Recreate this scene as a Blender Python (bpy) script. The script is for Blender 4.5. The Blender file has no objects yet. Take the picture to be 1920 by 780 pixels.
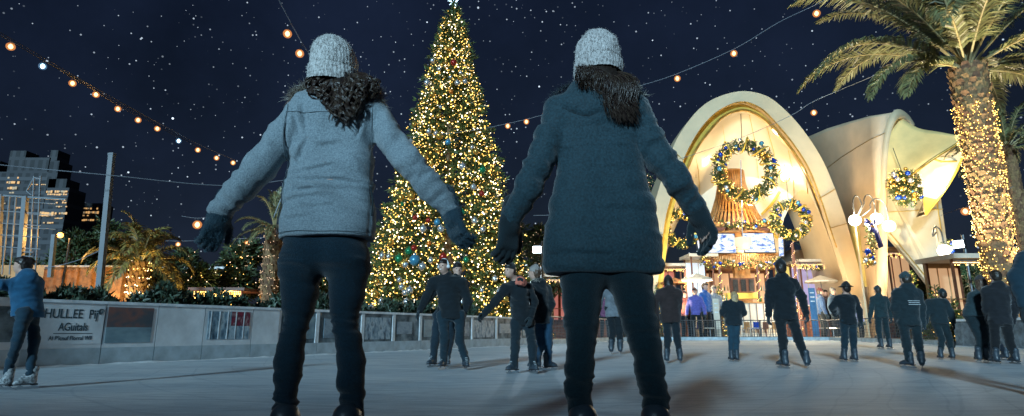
import bpy, math, random
import numpy as np
from mathutils import Vector, Matrix, Quaternion
R = math.radians
sc = bpy.context.scene
col = sc.collection
random.seed(7)
# ------------------------------------------------------------------ camera
CAMZ = 0.6; PITCH = R(12.1); FPX = 1072.0
cam_d = bpy.data.cameras.new('camera'); cam = bpy.data.objects.new('camera', cam_d); col.objects.link(cam)
cam.location = (0, 0, CAMZ); cam.rotation_euler = (R(90) + PITCH, 0, 0)
cam_d.sensor_width = 36; cam_d.lens = 36 * FPX / 1920; cam_d.clip_start = 0.05; cam_d.clip_end = 3000
sc.camera = cam
# ------------------------------------------------------------------ night sky and moon
W = bpy.data.worlds.new('World'); sc.world = W; W.use_nodes = True
nt = W.node_tree; nt.nodes.clear()
N = nt.nodes.new; L = nt.links.new
out = N('ShaderNodeOutputWorld')
sky = N('ShaderNodeTexSky'); sky.sky_type = 'NISHITA'; sky.sun_disc = False
MOON_EL, MOON_AZ = R(15), R(202)     # azimuth clockwise from +Y: behind the camera, to its left
sky.sun_elevation = MOON_EL; sky.sun_rotation = MOON_AZ
bgs = N('ShaderNodeBackground'); bgs.inputs[1].default_value = 0.0022
L(sky.outputs[0], bgs.inputs[0])
tc = N('ShaderNodeTexCoord')
# dusty band of faint light plus two sizes of stars
nz = N('ShaderNodeTexNoise'); nz.inputs['Scale'].default_value = 2.2; nz.inputs['Detail'].default_value = 8; nz.inputs['Roughness'].default_value = 0.62
L(tc.outputs['Generated'], nz.inputs['Vector'])
rmp = N('ShaderNodeValToRGB'); e = rmp.color_ramp.elements
e[0].position = 0.36; e[0].color = (0.0016, 0.0036, 0.0115, 1)
e[1].position = 0.74; e[1].color = (0.0075, 0.0135, 0.036, 1)
L(nz.outputs['Fac'], rmp.inputs[0])
bgn = N('ShaderNodeBackground'); bgn.inputs[1].default_value = 1.0; L(rmp.outputs[0], bgn.inputs[0])
def stars(scale, rad, strength, lo=0.0):
    v = N('ShaderNodeTexVoronoi'); v.voronoi_dimensions = '3D'; v.feature = 'F1'; v.inputs['Scale'].default_value = scale
    L(tc.outputs['Generated'], v.inputs['Vector'])
    sep = N('ShaderNodeSeparateColor'); L(v.outputs['Color'], sep.inputs[0])
    # radius and brightness differ star by star
    m = N('ShaderNodeMath'); m.operation = 'MULTIPLY_ADD'; m.inputs[1].default_value = rad * scale * 0.9; m.inputs[2].default_value = rad * scale * 0.55
    L(sep.outputs[0], m.inputs[0])
    lt = N('ShaderNodeMath'); lt.operation = 'LESS_THAN'; L(v.outputs['Distance'], lt.inputs[0]); L(m.outputs[0], lt.inputs[1])
    pw = N('ShaderNodeMath'); pw.operation = 'POWER'; pw.inputs[1].default_value = 2.2; L(sep.outputs[1], pw.inputs[0])
    mu = N('ShaderNodeMath'); mu.operation = 'MULTIPLY'; L(lt.outputs[0], mu.inputs[0]); L(pw.outputs[0], mu.inputs[1])
    m2 = N('ShaderNodeMath'); m2.operation = 'MULTIPLY'; m2.inputs[1].default_value = strength; L(mu.outputs[0], m2.inputs[0])
    b = N('ShaderNodeBackground'); b.inputs[0].default_value = (0.72, 0.86, 1, 1); L(m2.outputs[0], b.inputs[1])
    return b
def addsh(a, b):
    s = N('ShaderNodeAddShader'); L(a.outputs[0], s.inputs[0]); L(b.outputs[0], s.inputs[1]); return s
tot = addsh(addsh(bgs, bgn), addsh(stars(118, 0.0009, 0.8), stars(36, 0.0012, 1.9)))
L(tot.outputs[0], out.inputs[0])
W.cycles.sampling_method = 'MANUAL'; W.cycles.sample_map_resolution = 256
md = bpy.data.lights.new('moonlight', 'SUN'); md.energy = 3.6; md.angle = R(5); md.color = (0.50, 0.80, 1.0)
moon = bpy.data.objects.new('moonlight', md); col.objects.link(moon)
mdir = Vector((math.sin(MOON_AZ) * math.cos(MOON_EL), math.cos(MOON_AZ) * math.cos(MOON_EL), math.sin(MOON_EL)))
moon.rotation_euler = (-mdir).to_track_quat('-Z', 'Y').to_euler(); moon.location = (-6, -10, 12)
sc.view_settings.view_transform = 'Standard'; sc.view_settings.look = 'None'
sc.view_settings.exposure = 0; sc.view_settings.gamma = 1; sc.view_settings.use_curve_mapping = False
sc.render.engine = 'CYCLES'
sc.cycles.use_denoising = True
try: sc.cycles.denoiser = 'OPENIMAGEDENOISE'
except Exception: pass
sc.cycles.max_bounces = 5; sc.cycles.diffuse_bounces = 3; sc.cycles.glossy_bounces = 3; sc.cycles.transparent_max_bounces = 10
sc.cycles.transmission_bounces = 3; sc.cycles.sample_clamp_indirect = 4; sc.cycles.caustics_reflective = False; sc.cycles.caustics_refractive = False

# ------------------------------------------------------------------ pixel helpers (photo pixels -> world at a chosen distance)
CT, ST = math.cos(PITCH), math.sin(PITCH)
def ray(px, py):
    a = (px - 960) / FPX; b = (390 - py) / FPX
    return a, CT - b * ST, ST + b * CT
def at(px, py, Y):
    x, y, z = ray(px, py); s = Y / y
    return Vector((x * s, Y, CAMZ + z * s))
def on(px, py, z=0.0):
    x, y, zz = ray(px, py); s = (z - CAMZ) / zz
    return Vector((x * s, y * s, z))
def proj(p):
    zc = p[1] * CT + (p[2] - CAMZ) * ST; yc = (p[2] - CAMZ) * CT - p[1] * ST
    return 960 + FPX * p[0] / zc, 390 - FPX * yc / zc

# ------------------------------------------------------------------ mesh builder
class MB:
    def __init__(s): s.v = []; s.f = []
    def add(s, vs, fs):
        o = len(s.v); s.v.extend([tuple(v) for v in vs]); s.f.extend([tuple(i + o for i in f) for f in fs]); return s
    def box(s, c, d, M=None):
        x, y, z = d[0] / 2, d[1] / 2, d[2] / 2; c = Vector(c)
        vs = [Vector((i * x, j * y, k * z)) for i in (-1, 1) for j in (-1, 1) for k in (-1, 1)]
        if M: vs = [M @ v for v in vs]
        return s.add([v + c for v in vs], [(0, 1, 3, 2), (4, 6, 7, 5), (0, 4, 5, 1), (2, 3, 7, 6), (0, 2, 6, 4), (1, 5, 7, 3)])
    def bbox(s, a, b):
        return s.box([(a[i] + b[i]) / 2 for i in range(3)], [abs(b[i] - a[i]) for i in range(3)])
    def tube(s, pts, r, n=8, cap=True):
        pts = [Vector(p) for p in pts]; m = len(pts); rs = r if isinstance(r, (list, tuple)) else [r] * m
        vs = []; up = None
        for i, p in enumerate(pts):
            t = (pts[min(i + 1, m - 1)] - pts[max(i - 1, 0)])
            t = t.normalized() if t.length > 1e-9 else Vector((0, 0, 1))
            if up is None: up = t.orthogonal().normalized()
            u = up - t * up.dot(t); u = u.normalized() if u.length > 1e-6 else t.orthogonal().normalized(); up = u
            w = t.cross(u)
            for k in range(n):
                a = 2 * math.pi * k / n; vs.append(p + (u * math.cos(a) + w * math.sin(a)) * rs[i])
        fs = [(i * n + k, i * n + (k + 1) % n, (i + 1) * n + (k + 1) % n, (i + 1) * n + k) for i in range(m - 1) for k in range(n)]
        if cap: fs += [tuple(range(n - 1, -1, -1)), tuple(range((m - 1) * n, m * n))]
        return s.add(vs, fs)
    def lathe(s, prof, c=(0, 0, 0), n=24, M=None):
        vs = []; m = len(prof); c = Vector(c)
        for r, z in prof:
            for k in range(n):
                a = 2 * math.pi * k / n; v = Vector((r * math.cos(a), r * math.sin(a), z))
                vs.append((M @ v if M else v) + c)
        fs = [(i * n + k, i * n + (k + 1) % n, (i + 1) * n + (k + 1) % n, (i + 1) * n + k) for i in range(m - 1) for k in range(n)]
        return s.add(vs, fs)
    def ball(s, c, r, n=10, m=6, sq=(1, 1, 1)):
        prof = [(max(r * math.sin(math.pi * i / m), 1e-4), -r * math.cos(math.pi * i / m)) for i in range(m + 1)]
        M = Matrix.Diagonal(sq)
        return s.lathe(prof, c, n, M)
    def octa(s, c, r):
        c = Vector(c)
        vs = [c + Vector(d) * r for d in ((1, 0, 0), (-1, 0, 0), (0, 1, 0), (0, -1, 0), (0, 0, 1), (0, 0, -1))]
        return s.add(vs, [(0, 2, 4), (2, 1, 4), (1, 3, 4), (3, 0, 4), (2, 0, 5), (1, 2, 5), (3, 1, 5), (0, 3, 5)])
    def grid(s, rows):      # rows: list of lists of points
        n = len(rows[0]); vs = [p for r in rows for p in r]
        return s.add(vs, [(i * n + k, i * n + k + 1, (i + 1) * n + k + 1, (i + 1) * n + k) for i in range(len(rows) - 1) for k in range(n - 1)])
    def slabgrid(s, rows, th):   # a grid with thickness pushed along +Y-ish normal th (Vector)
        th = Vector(th); m, n = len(rows), len(rows[0]); o = [Vector(p) for r in rows for p in r]
        vs = o + [p + th for p in o]; K = m * n
        fs = [(i * n + k, i * n + k + 1, (i + 1) * n + k + 1, (i + 1) * n + k) for i in range(m - 1) for k in range(n - 1)]
        fs += [tuple(K + j for j in reversed(f)) for f in fs]
        for k in range(n - 1):
            fs.append((k + 1, k, K + k, K + k + 1)); b = (m - 1) * n; fs.append((b + k, b + k + 1, K + b + k + 1, K + b + k))
        for i in range(m - 1):
            fs.append((i * n, (i + 1) * n, K + (i + 1) * n, K + i * n)); b = n - 1
            fs.append(((i + 1) * n + b, i * n + b, K + i * n + b, K + (i + 1) * n + b))
        return s.add(vs, fs)
    def prism(s, poly, th):      # closed polygon pushed by th
        th = Vector(th); n = len(poly); vs = [Vector(p) for p in poly] + [Vector(p) + th for p in poly]
        return s.add(vs, [tuple(range(n)), tuple(range(2 * n - 1, n - 1, -1))] + [((i + 1) % n, i, n + i, n + (i + 1) % n) for i in range(n)])
    def build(s, name, mat, parent=None, smooth=False, loc=None):
        me = bpy.data.meshes.new(name)
        vs = s.v
        if loc is not None: vs = [(v[0] - loc[0], v[1] - loc[1], v[2] - loc[2]) for v in vs]
        elif parent is not None:
            w = wloc(parent); vs = [(v[0] - w[0], v[1] - w[1], v[2] - w[2]) for v in vs]
        me.from_pydata(vs, [], s.f); me.update()
        if mat: me.materials.append(mat)
        if smooth: me.polygons.foreach_set('use_smooth', [True] * len(me.polygons))
        o = bpy.data.objects.new(name, me); col.objects.link(o)
        if parent: o.parent = parent
        if loc is not None: o.location = loc
        return o
def wloc(o):
    v = Vector((0, 0, 0))
    while o: v += o.location; o = o.parent
    return v
def tag(o, label=None, cat=None, group=None, kind=None):
    if label: o['label'] = label
    if cat: o['category'] = cat
    if group: o['group'] = group
    if kind: o['kind'] = kind
    return o
def empty(name, loc, label, cat, group=None):
    o = bpy.data.objects.new(name, None); o.location = loc; o.empty_display_size = 0.2; col.objects.link(o)
    return tag(o, label, cat, group)
def catmull(pts, n=6):
    P = [Vector(p) for p in pts]; out = []
    for i in range(len(P) - 1):
        a = P[max(i - 1, 0)]; b = P[i]; c = P[i + 1]; d = P[min(i + 2, len(P) - 1)]
        for k in range(n):
            t = k / n; out.append(0.5 * ((2 * b) + (c - a) * t + (2 * a - 5 * b + 4 * c - d) * t * t + (3 * b - a - 3 * c + d) * t ** 3))
    out.append(P[-1]); return out
def copy_tree(o, parent=None):
    c = o.copy(); col.objects.link(c)
    if parent: c.parent = parent
    for ch in list(o.children): copy_tree(ch, c)
    return c

# ------------------------------------------------------------------ materials
def mat(name, c, rough=0.7, metal=0.0, noise=0.0, nscale=8.0, bump=0.0, bscale=30.0, island=0.0, c2=None, coat=0.0, spec=0.5, sheen=0.0, trans=0.0, detail=4):
    m = bpy.data.materials.new(name); m.use_nodes = True; t = m.node_tree; n = t.nodes; l = t.links
    b = n['Principled BSDF']; b.inputs['Roughness'].default_value = rough; b.inputs['Metallic'].default_value = metal
    b.inputs['Specular IOR Level'].default_value = spec
    b.inputs['Coat Weight'].default_value = coat; b.inputs['Sheen Weight'].default_value = sheen
    b.inputs['Transmission Weight'].default_value = trans
    tcn = n.new('ShaderNodeTexCoord'); colr = None
    if c2 is None: c2 = tuple(min(1, x * (1 + noise * 1.2) + noise * 0.01) for x in c)
    c1 = tuple(x * (1 - noise) for x in c)
    if noise > 0:
        tn = n.new('ShaderNodeTexNoise'); tn.inputs['Scale'].default_value = nscale; tn.inputs['Detail'].default_value = detail; tn.inputs['Roughness'].default_value = 0.6
        l.new(tcn.outputs['Object'], tn.inputs['Vector'])
        r = n.new('ShaderNodeValToRGB'); r.color_ramp.elements[0].position = 0.32; r.color_ramp.elements[1].position = 0.68
        r.color_ramp.elements[0].color = (*c1, 1); r.color_ramp.elements[1].color = (*c2, 1)
        l.new(tn.outputs['Fac'], r.inputs[0]); colr = r.outputs[0]
        mr = n.new('ShaderNodeMapRange'); mr.inputs[3].default_value = max(0.02, rough - 0.12); mr.inputs[4].default_value = min(1, rough + 0.12)
        l.new(tn.outputs['Fac'], mr.inputs[0]); l.new(mr.outputs[0], b.inputs['Roughness'])
    else: b.inputs['Base Color'].default_value = (*c, 1)
    if island > 0:
        g = n.new('ShaderNodeNewGeometry'); hs = n.new('ShaderNodeHueSaturation')
        if colr: l.new(colr, hs.inputs['Color'])
        else: hs.inputs['Color'].default_value = (*c, 1)
        mr = n.new('ShaderNodeMapRange'); mr.inputs[3].default_value = 1 - island; mr.inputs[4].default_value = 1 + island
        l.new(g.outputs['Random Per Island'], mr.inputs[0]); l.new(mr.outputs[0], hs.inputs['Value'])
        mr2 = n.new('ShaderNodeMapRange'); mr2.inputs[3].default_value = 0.5 - island * 0.06; mr2.inputs[4].default_value = 0.5 + island * 0.06
        l.new(g.outputs['Random Per Island'], mr2.inputs[0]); l.new(mr2.outputs[0], hs.inputs['Hue'])
        colr = hs.outputs[0]
    if colr: l.new(colr, b.inputs['Base Color'])
    if bump > 0:
        bn = n.new('ShaderNodeTexNoise'); bn.inputs['Scale'].default_value = bscale; bn.inputs['Detail'].default_value = 5
        l.new(tcn.outputs['Object'], bn.inputs['Vector'])
        bb = n.new('ShaderNodeBump'); bb.inputs['Strength'].default_value = bump; bb.inputs['Distance'].default_value = 0.02
        l.new(bn.outputs['Fac'], bb.inputs['Height']); l.new(bb.outputs[0], b.inputs['Normal'])
    return m
def emis(name, c, s, sample=True):
    m = bpy.data.materials.new(name); m.use_nodes = True; b = m.node_tree.nodes['Principled BSDF']
    b.inputs['Base Color'].default_value = (*[x * 0.4 for x in c], 1); b.inputs['Emission Color'].default_value = (*c, 1); b.inputs['Emission Strength'].default_value = s
    b.inputs['Roughness'].default_value = 0.3
    if not sample: m.cycles.emission_sampling = 'NONE'
    return m
def light(name, loc, power, c, parent=None, rad=0.15, kind='POINT', target=None, spot=60, blend=0.6):
    d = bpy.data.lights.new(name, kind); d.energy = power; d.color = c; d.shadow_soft_size = rad
    if kind == 'SPOT': d.spot_size = R(spot); d.spot_blend = blend
    o = bpy.data.objects.new(name, d); col.objects.link(o); w = wloc(parent) if parent else Vector((0, 0, 0))
    o.location = Vector(loc) - w
    if parent: o.parent = parent
    if target is not None: o.rotation_euler = (Vector(target) - Vector(loc)).to_track_quat('-Z', 'Y').to_euler()
    return o
M = {}
M['steel'] = mat('steel', (0.16, 0.17, 0.18), 0.4, 0.8, 0.3, 6)
M['dark_steel'] = mat('dark_steel', (0.035, 0.038, 0.042), 0.45, 0.6, 0.3, 6)
M['concrete'] = mat('concrete', (0.30, 0.30, 0.30), 0.85, 0, 0.25, 1.2, 0.3, 25)
M['shell'] = mat('shell', (0.66, 0.52, 0.33), 0.6, 0, 0.10, 0.45, 0.10, 5, detail=10)
M['shell_in'] = mat('shell_in', (0.80, 0.72, 0.56), 0.6, 0, 0.05, 0.5, 0.05, 3)
M['gold'] = mat('gold', (0.42, 0.26, 0.06), 0.35, 0.7, 0.3, 3)
M['gold_paint'] = mat('gold_paint', (0.70, 0.48, 0.08), 0.5, 0.1, 0.15, 2)
M['wood'] = mat('wood', (0.40, 0.19, 0.06), 0.5, 0, 0.35, 2.5, 0.1, 20)
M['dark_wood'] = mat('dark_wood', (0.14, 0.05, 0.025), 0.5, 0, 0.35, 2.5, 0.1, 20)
M['needle'] = mat('needle', (0.085, 0.115, 0.028), 0.55, 0, 0, island=0.55)
M['palm_leaf'] = mat('palm_leaf', (0.19, 0.19, 0.085), 0.4, 0, 0.0, island=0.45)
M['leaf'] = mat('leaf', (0.06, 0.09, 0.035), 0.55, 0, 0, island=0.6)
M['hedge'] = mat('hedge', (0.045, 0.075, 0.045), 0.5, 0, 0, island=0.7)
M['bark'] = mat('bark', (0.22, 0.13, 0.065), 0.9, 0, 0.4, 9, 0.5, 20, island=0.3)
M['glow_warm'] = emis('glow_warm', (1, 0.62, 0.17), 7)
M['glow_gold'] = emis('glow_gold', (1, 0.58, 0.12), 4.2)
M['glow_white'] = emis('glow_white', (1, 0.86, 0.62), 9)
M['bulb'] = emis('bulb', (1, 0.50, 0.20), 6)
M['bulb_cool'] = emis('bulb_cool', (0.45, 0.8, 1), 14)
M['flood'] = emis('flood', (0.75, 0.9, 1), 14)
M['globe'] = emis('globe', (1, 0.86, 0.62), 12)
M['window_lit'] = emis('window_lit', (1, 0.55, 0.20), 0.7, False)
M['window_dim'] = emis('window_dim', (1, 0.72, 0.42), 0.25, False)
M['blue_ball'] = mat('blue_ball', (0.012, 0.06, 0.42), 0.15, 0.3)
M['gold_ball'] = mat('gold_ball', (0.85, 0.48, 0.10), 0.2, 0.7)
M['silver_ball'] = mat('silver_ball', (0.75, 0.75, 0.76), 0.18, 0.7)
M['red_ball'] = mat('red_ball', (0.40, 0.03, 0.02), 0.2, 0.3)
M['green_ball'] = mat('green_ball', (0.02, 0.24, 0.10), 0.2, 0.3)
M['teal_ball'] = mat('teal_ball', (0.08, 0.30, 0.45), 0.25, 0.3)
M['orange_ball'] = mat('orange_ball', (0.8, 0.2, 0.02), 0.2, 0.3)
M['ribbon'] = mat('ribbon', (0.80, 0.52, 0.08), 0.35, 0.4, 0.2, 4)
M['blue_ribbon'] = mat('blue_ribbon', (0.03, 0.04, 0.22), 0.4, 0, 0.2, 4)
M['cable'] = mat('cable', (0.22, 0.24, 0.27), 0.6)
M['pole_white'] = mat('pole_white', (0.18, 0.20, 0.22), 0.6, 0, 0.15, 2)
M['sodium'] = emis('sodium', (1, 0.42, 0.08), 6)
M['facade'] = mat('facade', (0.04, 0.045, 0.055), 0.7, 0, 0.2, 0.1)
M['facade_b'] = mat('facade_b', (0.055, 0.06, 0.07), 0.7, 0, 0.2, 0.1)
M['rust'] = mat('rust', (0.20, 0.085, 0.028), 0.85, 0, 0.5, 4, 0.5, 12)
M['tan'] = mat('tan', (0.42, 0.28, 0.14), 0.85, 0, 0.2, 2)
M['stem'] = mat('stem', (0.02, 0.03, 0.015), 0.9)
M['cream'] = mat('cream', (0.62, 0.56, 0.46), 0.6, 0, 0.12, 2)
M['roof_brown'] = mat('roof_brown', (0.28, 0.20, 0.14), 0.7, 0, 0.15, 1)
M['lamp_shade'] = emis('lamp_shade', (1, 0.80, 0.55), 0.8)
M['panel_cool'] = emis('panel_cool', (0.75, 0.88, 1), 0.9)
M['panel_lav'] = emis('panel_lav', (0.62, 0.52, 0.85), 0.5)
M['panel_red'] = emis('panel_red', (0.9, 0.30, 0.25), 0.45)
M['panel_warm'] = emis('panel_warm', (1, 0.60, 0.32), 0.55)
M['panel_yellow'] = emis('panel_yellow', (1, 0.78, 0.22), 0.9)
M['banner_blue'] = mat('banner_blue', (0.05, 0.16, 0.32), 0.5, 0, .2, 3)
M['shell_tan'] = mat('shell_tan', (0.58, 0.43, 0.28), 0.6, 0, 0.11, 0.5, 0.10, 5, detail=10)
M['awning'] = mat('awning', (0.80, 0.58, 0.24), 0.7, 0, 0.1, 0.8, 0.08, 3)
M['wedge'] = mat('wedge', (0.62, 0.54, 0.20), 0.6, 0, 0.1, 0.8)
M['glow_pale'] = emis('glow_pale', (1, 0.68, 0.42), 3.0)
# ================================================================== ground, ice
def ice_material():
    m = bpy.data.materials.new('ice'); m.use_nodes = True; t = m.node_tree; n = t.nodes; l = t.links; b = n['Principled BSDF']
    tcn = n.new('ShaderNodeTexCoord')
    def noise(sx, sy, scale, det=6, dist=0.0, rough=0.65):
        mp = n.new('ShaderNodeMapping'); mp.inputs['Scale'].default_value = (sx, sy, 1); l.new(tcn.outputs['Object'], mp.inputs[0])
        tn = n.new('ShaderNodeTexNoise'); tn.inputs['Scale'].default_value = scale; tn.inputs['Detail'].default_value = det
        tn.inputs['Distortion'].default_value = dist; tn.inputs['Roughness'].default_value = rough; l.new(mp.outputs[0], tn.inputs['Vector']); return tn.outputs['Fac']
    a = noise(0.35, 1, 0.55, 8, 1.2); c = noise(0.16, 0.8, 4.0, 8, 3.2); d = noise(1, 1, 60, 3); e_ = noise(0.5, 0.25, 3.5, 8, 4.5)
    def ramp(fac, p0, c0, p1, c1):
        r = n.new('ShaderNodeValToRGB'); r.color_ramp.elements[0].position = p0; r.color_ramp.elements[0].color = (*c0, 1)
        r.color_ramp.elements[1].position = p1; r.color_ramp.elements[1].color = (*c1, 1); l.new(fac, r.inputs[0]); return r.outputs[0]
    base = ramp(a, 0.35, (0.52, 0.62, 0.68), 0.66, (0.76, 0.83, 0.85))
    scr = ramp(c, 0.36, (0.70, 0.73, 0.76), 0.56, (1, 1, 1)); scr2 = ramp(e_, 0.30, (0.90, 0.91, 0.92), 0.46, (1, 1, 1)); sp = ramp(d, 0.38, (0.85, 0.86, 0.88), 0.62, (1.0, 1.0, 1.0))
    cur = base
    def cuts(off, scale, dist, rot):
        mp = n.new('ShaderNodeMapping'); mp.inputs['Location'].default_value = off; mp.inputs['Rotation'].default_value = (0, 0, rot); mp.inputs['Scale'].default_value = (1, .45, 1); l.new(tcn.outputs['Object'], mp.inputs[0])
        w = n.new('ShaderNodeTexWave'); w.wave_type = 'RINGS'; w.rings_direction = 'Z'; w.inputs['Scale'].default_value = scale; w.inputs['Distortion'].default_value = dist; w.inputs['Detail'].default_value = 2; w.inputs['Detail Scale'].default_value = .35; l.new(mp.outputs[0], w.inputs['Vector'])
        return w.outputs['Fac']
    w1_, w2_, w3_ = cuts((3, -9, 0), .8, 5, .3), cuts((-11, -21, 0), .6, 7, -.5), cuts((17, -2, 0), 1.1, 6, 1.1)
    lines_ = [ramp(w_, 0.0, (0.84, 0.87, 0.89), 0.012, (1, 1, 1)) for w_ in (w1_, w2_, w3_)]
    for s_ in (scr, scr2, sp, *lines_):
        mx = n.new('ShaderNodeMix'); mx.data_type = 'RGBA'; mx.blend_type = 'MULTIPLY'; mx.inputs[0].default_value = 0.85
        l.new(cur, mx.inputs[6]); l.new(s_, mx.inputs[7]); cur = mx.outputs[2]
    l.new(cur, b.inputs['Base Color'])
    rr = n.new('ShaderNodeMapRange'); rr.inputs[3].default_value = 0.55; rr.inputs[4].default_value = 0.8; l.new(c, rr.inputs[0]); l.new(rr.outputs[0], b.inputs['Roughness'])
    b.inputs['Specular IOR Level'].default_value = 0.32
    ad = n.new('ShaderNodeMath'); ad.operation = 'ADD'; l.new(c, ad.inputs[0]); l.new(e_, ad.inputs[1])
    ad2 = n.new('ShaderNodeMath'); ad2.operation = 'MULTIPLY_ADD'; ad2.inputs[1].default_value = 0.5; l.new(d, ad2.inputs[0]); l.new(ad.outputs[0], ad2.inputs[2])
    bb = n.new('ShaderNodeBump'); bb.inputs['Strength'].default_value = 0.35; bb.inputs['Distance'].default_value = 0.012
    l.new(ad2.outputs[0], bb.inputs['Height']); l.new(bb.outputs[0], b.inputs['Normal'])
    return m
M['ice'] = ice_material()
M['plaza'] = mat('plaza', (0.06, 0.062, 0.065), 0.85, 0, 0.3, 0.6, 0.2, 8)
g = MB().grid([[(-900, -120, -0.12), (900, -120, -0.12)], [(-900, 1500, -0.12), (900, 1500, -0.12)]]).build('plaza_ground', M['plaza']); tag(g, kind='structure')
RINK = [(-13, -8), (-10.2, 3), (-8.1, 9.4), (-5.9, 13.0), (-2.7, 18.3), (1.6, 26), (5.5, 33), (8.5, 36), (19.5, 36), (18.4, 29), (17.2, 23), (16.8, 17), (16, 5), (14, -8)]
bot = [(x, y, -0.11) for x, y in RINK]
ice = MB().prism([(x, y, 0) for x, y in reversed(RINK)][::-1], (0, 0, -0.11)).build('ice', M['ice']); tag(ice, kind='structure')
# a low, snow-dusted kerb of shaved ice at the foot of the boards
# ================================================================== rink boards on the left
M['board'] = mat('board', (0.62, 0.66, 0.68), 0.5, 0, 0.18, 1.8, 0.15, 6)
M['kick'] = mat('kick', (0.36, 0.44, 0.48), 0.6, 0, 0.25, 2.5, 0.1, 8)
M['cap'] = mat('cap', (0.66, 0.70, 0.72), 0.5, 0, 0.2, 3)
M['text_dark'] = mat('text_dark', (0.03, 0.06, 0.075), 0.6)
def picture_mat(name, cols, sx=3.0, sy=3.0):
    m = bpy.data.materials.new(name); m.use_nodes = True; t = m.node_tree; n = t.nodes; l = t.links; b = n['Principled BSDF']
    tcn = n.new('ShaderNodeTexCoord'); mp = n.new('ShaderNodeMapping'); mp.inputs['Scale'].default_value = (sx, sx, sy); l.new(tcn.outputs['Object'], mp.inputs[0])
    v = n.new('ShaderNodeTexNoise'); v.inputs['Scale'].default_value = 2.2; v.inputs['Detail'].default_value = 6; l.new(mp.outputs[0], v.inputs['Vector'])
    r = n.new('ShaderNodeValToRGB'); r.color_ramp.interpolation = 'LINEAR'
    while len(r.color_ramp.elements) < len(cols): r.color_ramp.elements.new(0.5)
    for i, c in enumerate(cols): r.color_ramp.elements[i].position = 0.3 + 0.42 * i / (len(cols) - 1); r.color_ramp.elements[i].color = (*c, 1)
    l.new(v.outputs['Fac'], r.inputs[0]); l.new(r.outputs[0], b.inputs['Base Color']); b.inputs['Roughness'].default_value = 0.35
    return m
M['photo_a'] = picture_mat('photo_a', [(0.05, 0.08, 0.10), (0.09, 0.09, 0.10), (0.22, 0.10, 0.08), (0.06, 0.08, 0.10)], 1.1, 1.6)
M['photo_a2'] = picture_mat('photo_a2', [(0.10, 0.17, 0.21), (0.2, 0.30, 0.34), (0.28, 0.38, 0.42)], 1.0, 2)
M['photo_b'] = picture_mat('photo_b', [(0.02, 0.05, 0.08), (0.15, 0.25, 0.32), (0.40, 0.5, 0.55), (0.06, 0.1, 0.13)], 4, 2)
M['photo_red'] = picture_mat('photo_red', [(0.30, 0.02, 0.05), (0.12, 0.02, 0.04), (0.45, 0.30, 0.30)], 5, 4)
M['photo_c'] = picture_mat('photo_c', [(0.09, 0.14, 0.18), (0.16, 0.23, 0.28), (0.26, 0.34, 0.39), (0.12, 0.18, 0.22)], 1.6, 2.6)
M['glass_panel'] = mat('glass_panel', (0.10, 0.15, 0.18), 0.22, 0, 0.6, 3.0, 0, c2=(0.24, 0.31, 0.34))
BH = 1.12
def board_run(a, b, banner=None, label='', clear=False, name='rink_board'):
    a = Vector((*a, 0)); b = Vector((*b, 0)); d = (b - a); L_ = d.length; u = d.normalized(); nn = Vector((u.y, -u.x, 0))   # nn points to the ice
    if nn.dot(Vector((0, 0, 0)) - a) < 0: nn = -nn
    ang = math.atan2(u.y, u.x); Mr = Matrix.Rotation(ang, 3, 'Z')
    root = empty(name, a, label, 'rink board', 'boards around the ice rink')
    def slab(c_along, z0, z1, length, thick, off):
        c = a + u * c_along + nn * off; mb = MB(); mb.box((c.x, c.y, (z0 + z1) / 2), (length, thick, z1 - z0), Mr); return mb
    slab(L_ / 2, -0.1, 0.30, L_ - 0.012, 0.11, 0).build('kickplate', M['kick'], root)
    if clear:
        slab(L_ / 2, 0.30, BH - 0.06, L_ - 0.05, 0.02, 0).build('pane', M['glass_panel'], root)
        for s_ in (0.03, L_ - 0.03): slab(s_, 0.30, BH - 0.06, 0.05, 0.07, 0.0).build('post', M['cap'], root)
        slab(L_ / 2, BH - 0.06, BH, L_ - 0.004, 0.10, 0).build('cap_rail', M['cap'], root)
    else:
        slab(L_ / 2, 0.30, BH - 0.05, L_ - 0.014, 0.09, 0).build('panel', M['board'], root)
        slab(L_ / 2, BH - 0.05, BH, L_ - 0.004, 0.13, 0).build('cap_rail', M['cap'], root)
    return root, a, u, nn, Mr, L_, slab
def pick(px):            # where the wall of boards stands at a photo column
    xd = (px - 960) / FPX
    for i in range(0, 8):
        p, q = Vector(RINK[i]), Vector(RINK[i + 1])
        # solve for a point with x = xd * zc at z = 0
        def f(w): return w.x - xd * (w.y * CT - CAMZ * ST)
        if f(p) * f(q) <= 0 and p.y > -1:
            t = f(p) / (f(p) - f(q)); return p + (q - p) * t
    return None
joints = [-130, 0 - 60, 30, 182, 283, 373, 465, 516, 590, 676, 735, 786, 840, 884, 930, 975, 1012]
def jp(px):
    if px < 0: 
        p, q = Vector(RINK[1]), Vector(RINK[2]); return q + (p - q) * ((-px) / 300.0)
    return pick(px)
lab = {2: 'white rink board carrying the lettered sponsor panel behind the blue jacket skater', 3: 'rink board with a dim banner photo of faces on a blue field',
       4: 'plain white rink board between the two picture banners', 5: 'rink board with a banner photo of a shopfront and red panel', 6: 'short blank rink board just right of the red shopfront banner',
       0: 'first rink board at the far left edge', 1: 'rink board with grey panel behind the left skater arm'}
LET = {}
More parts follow.
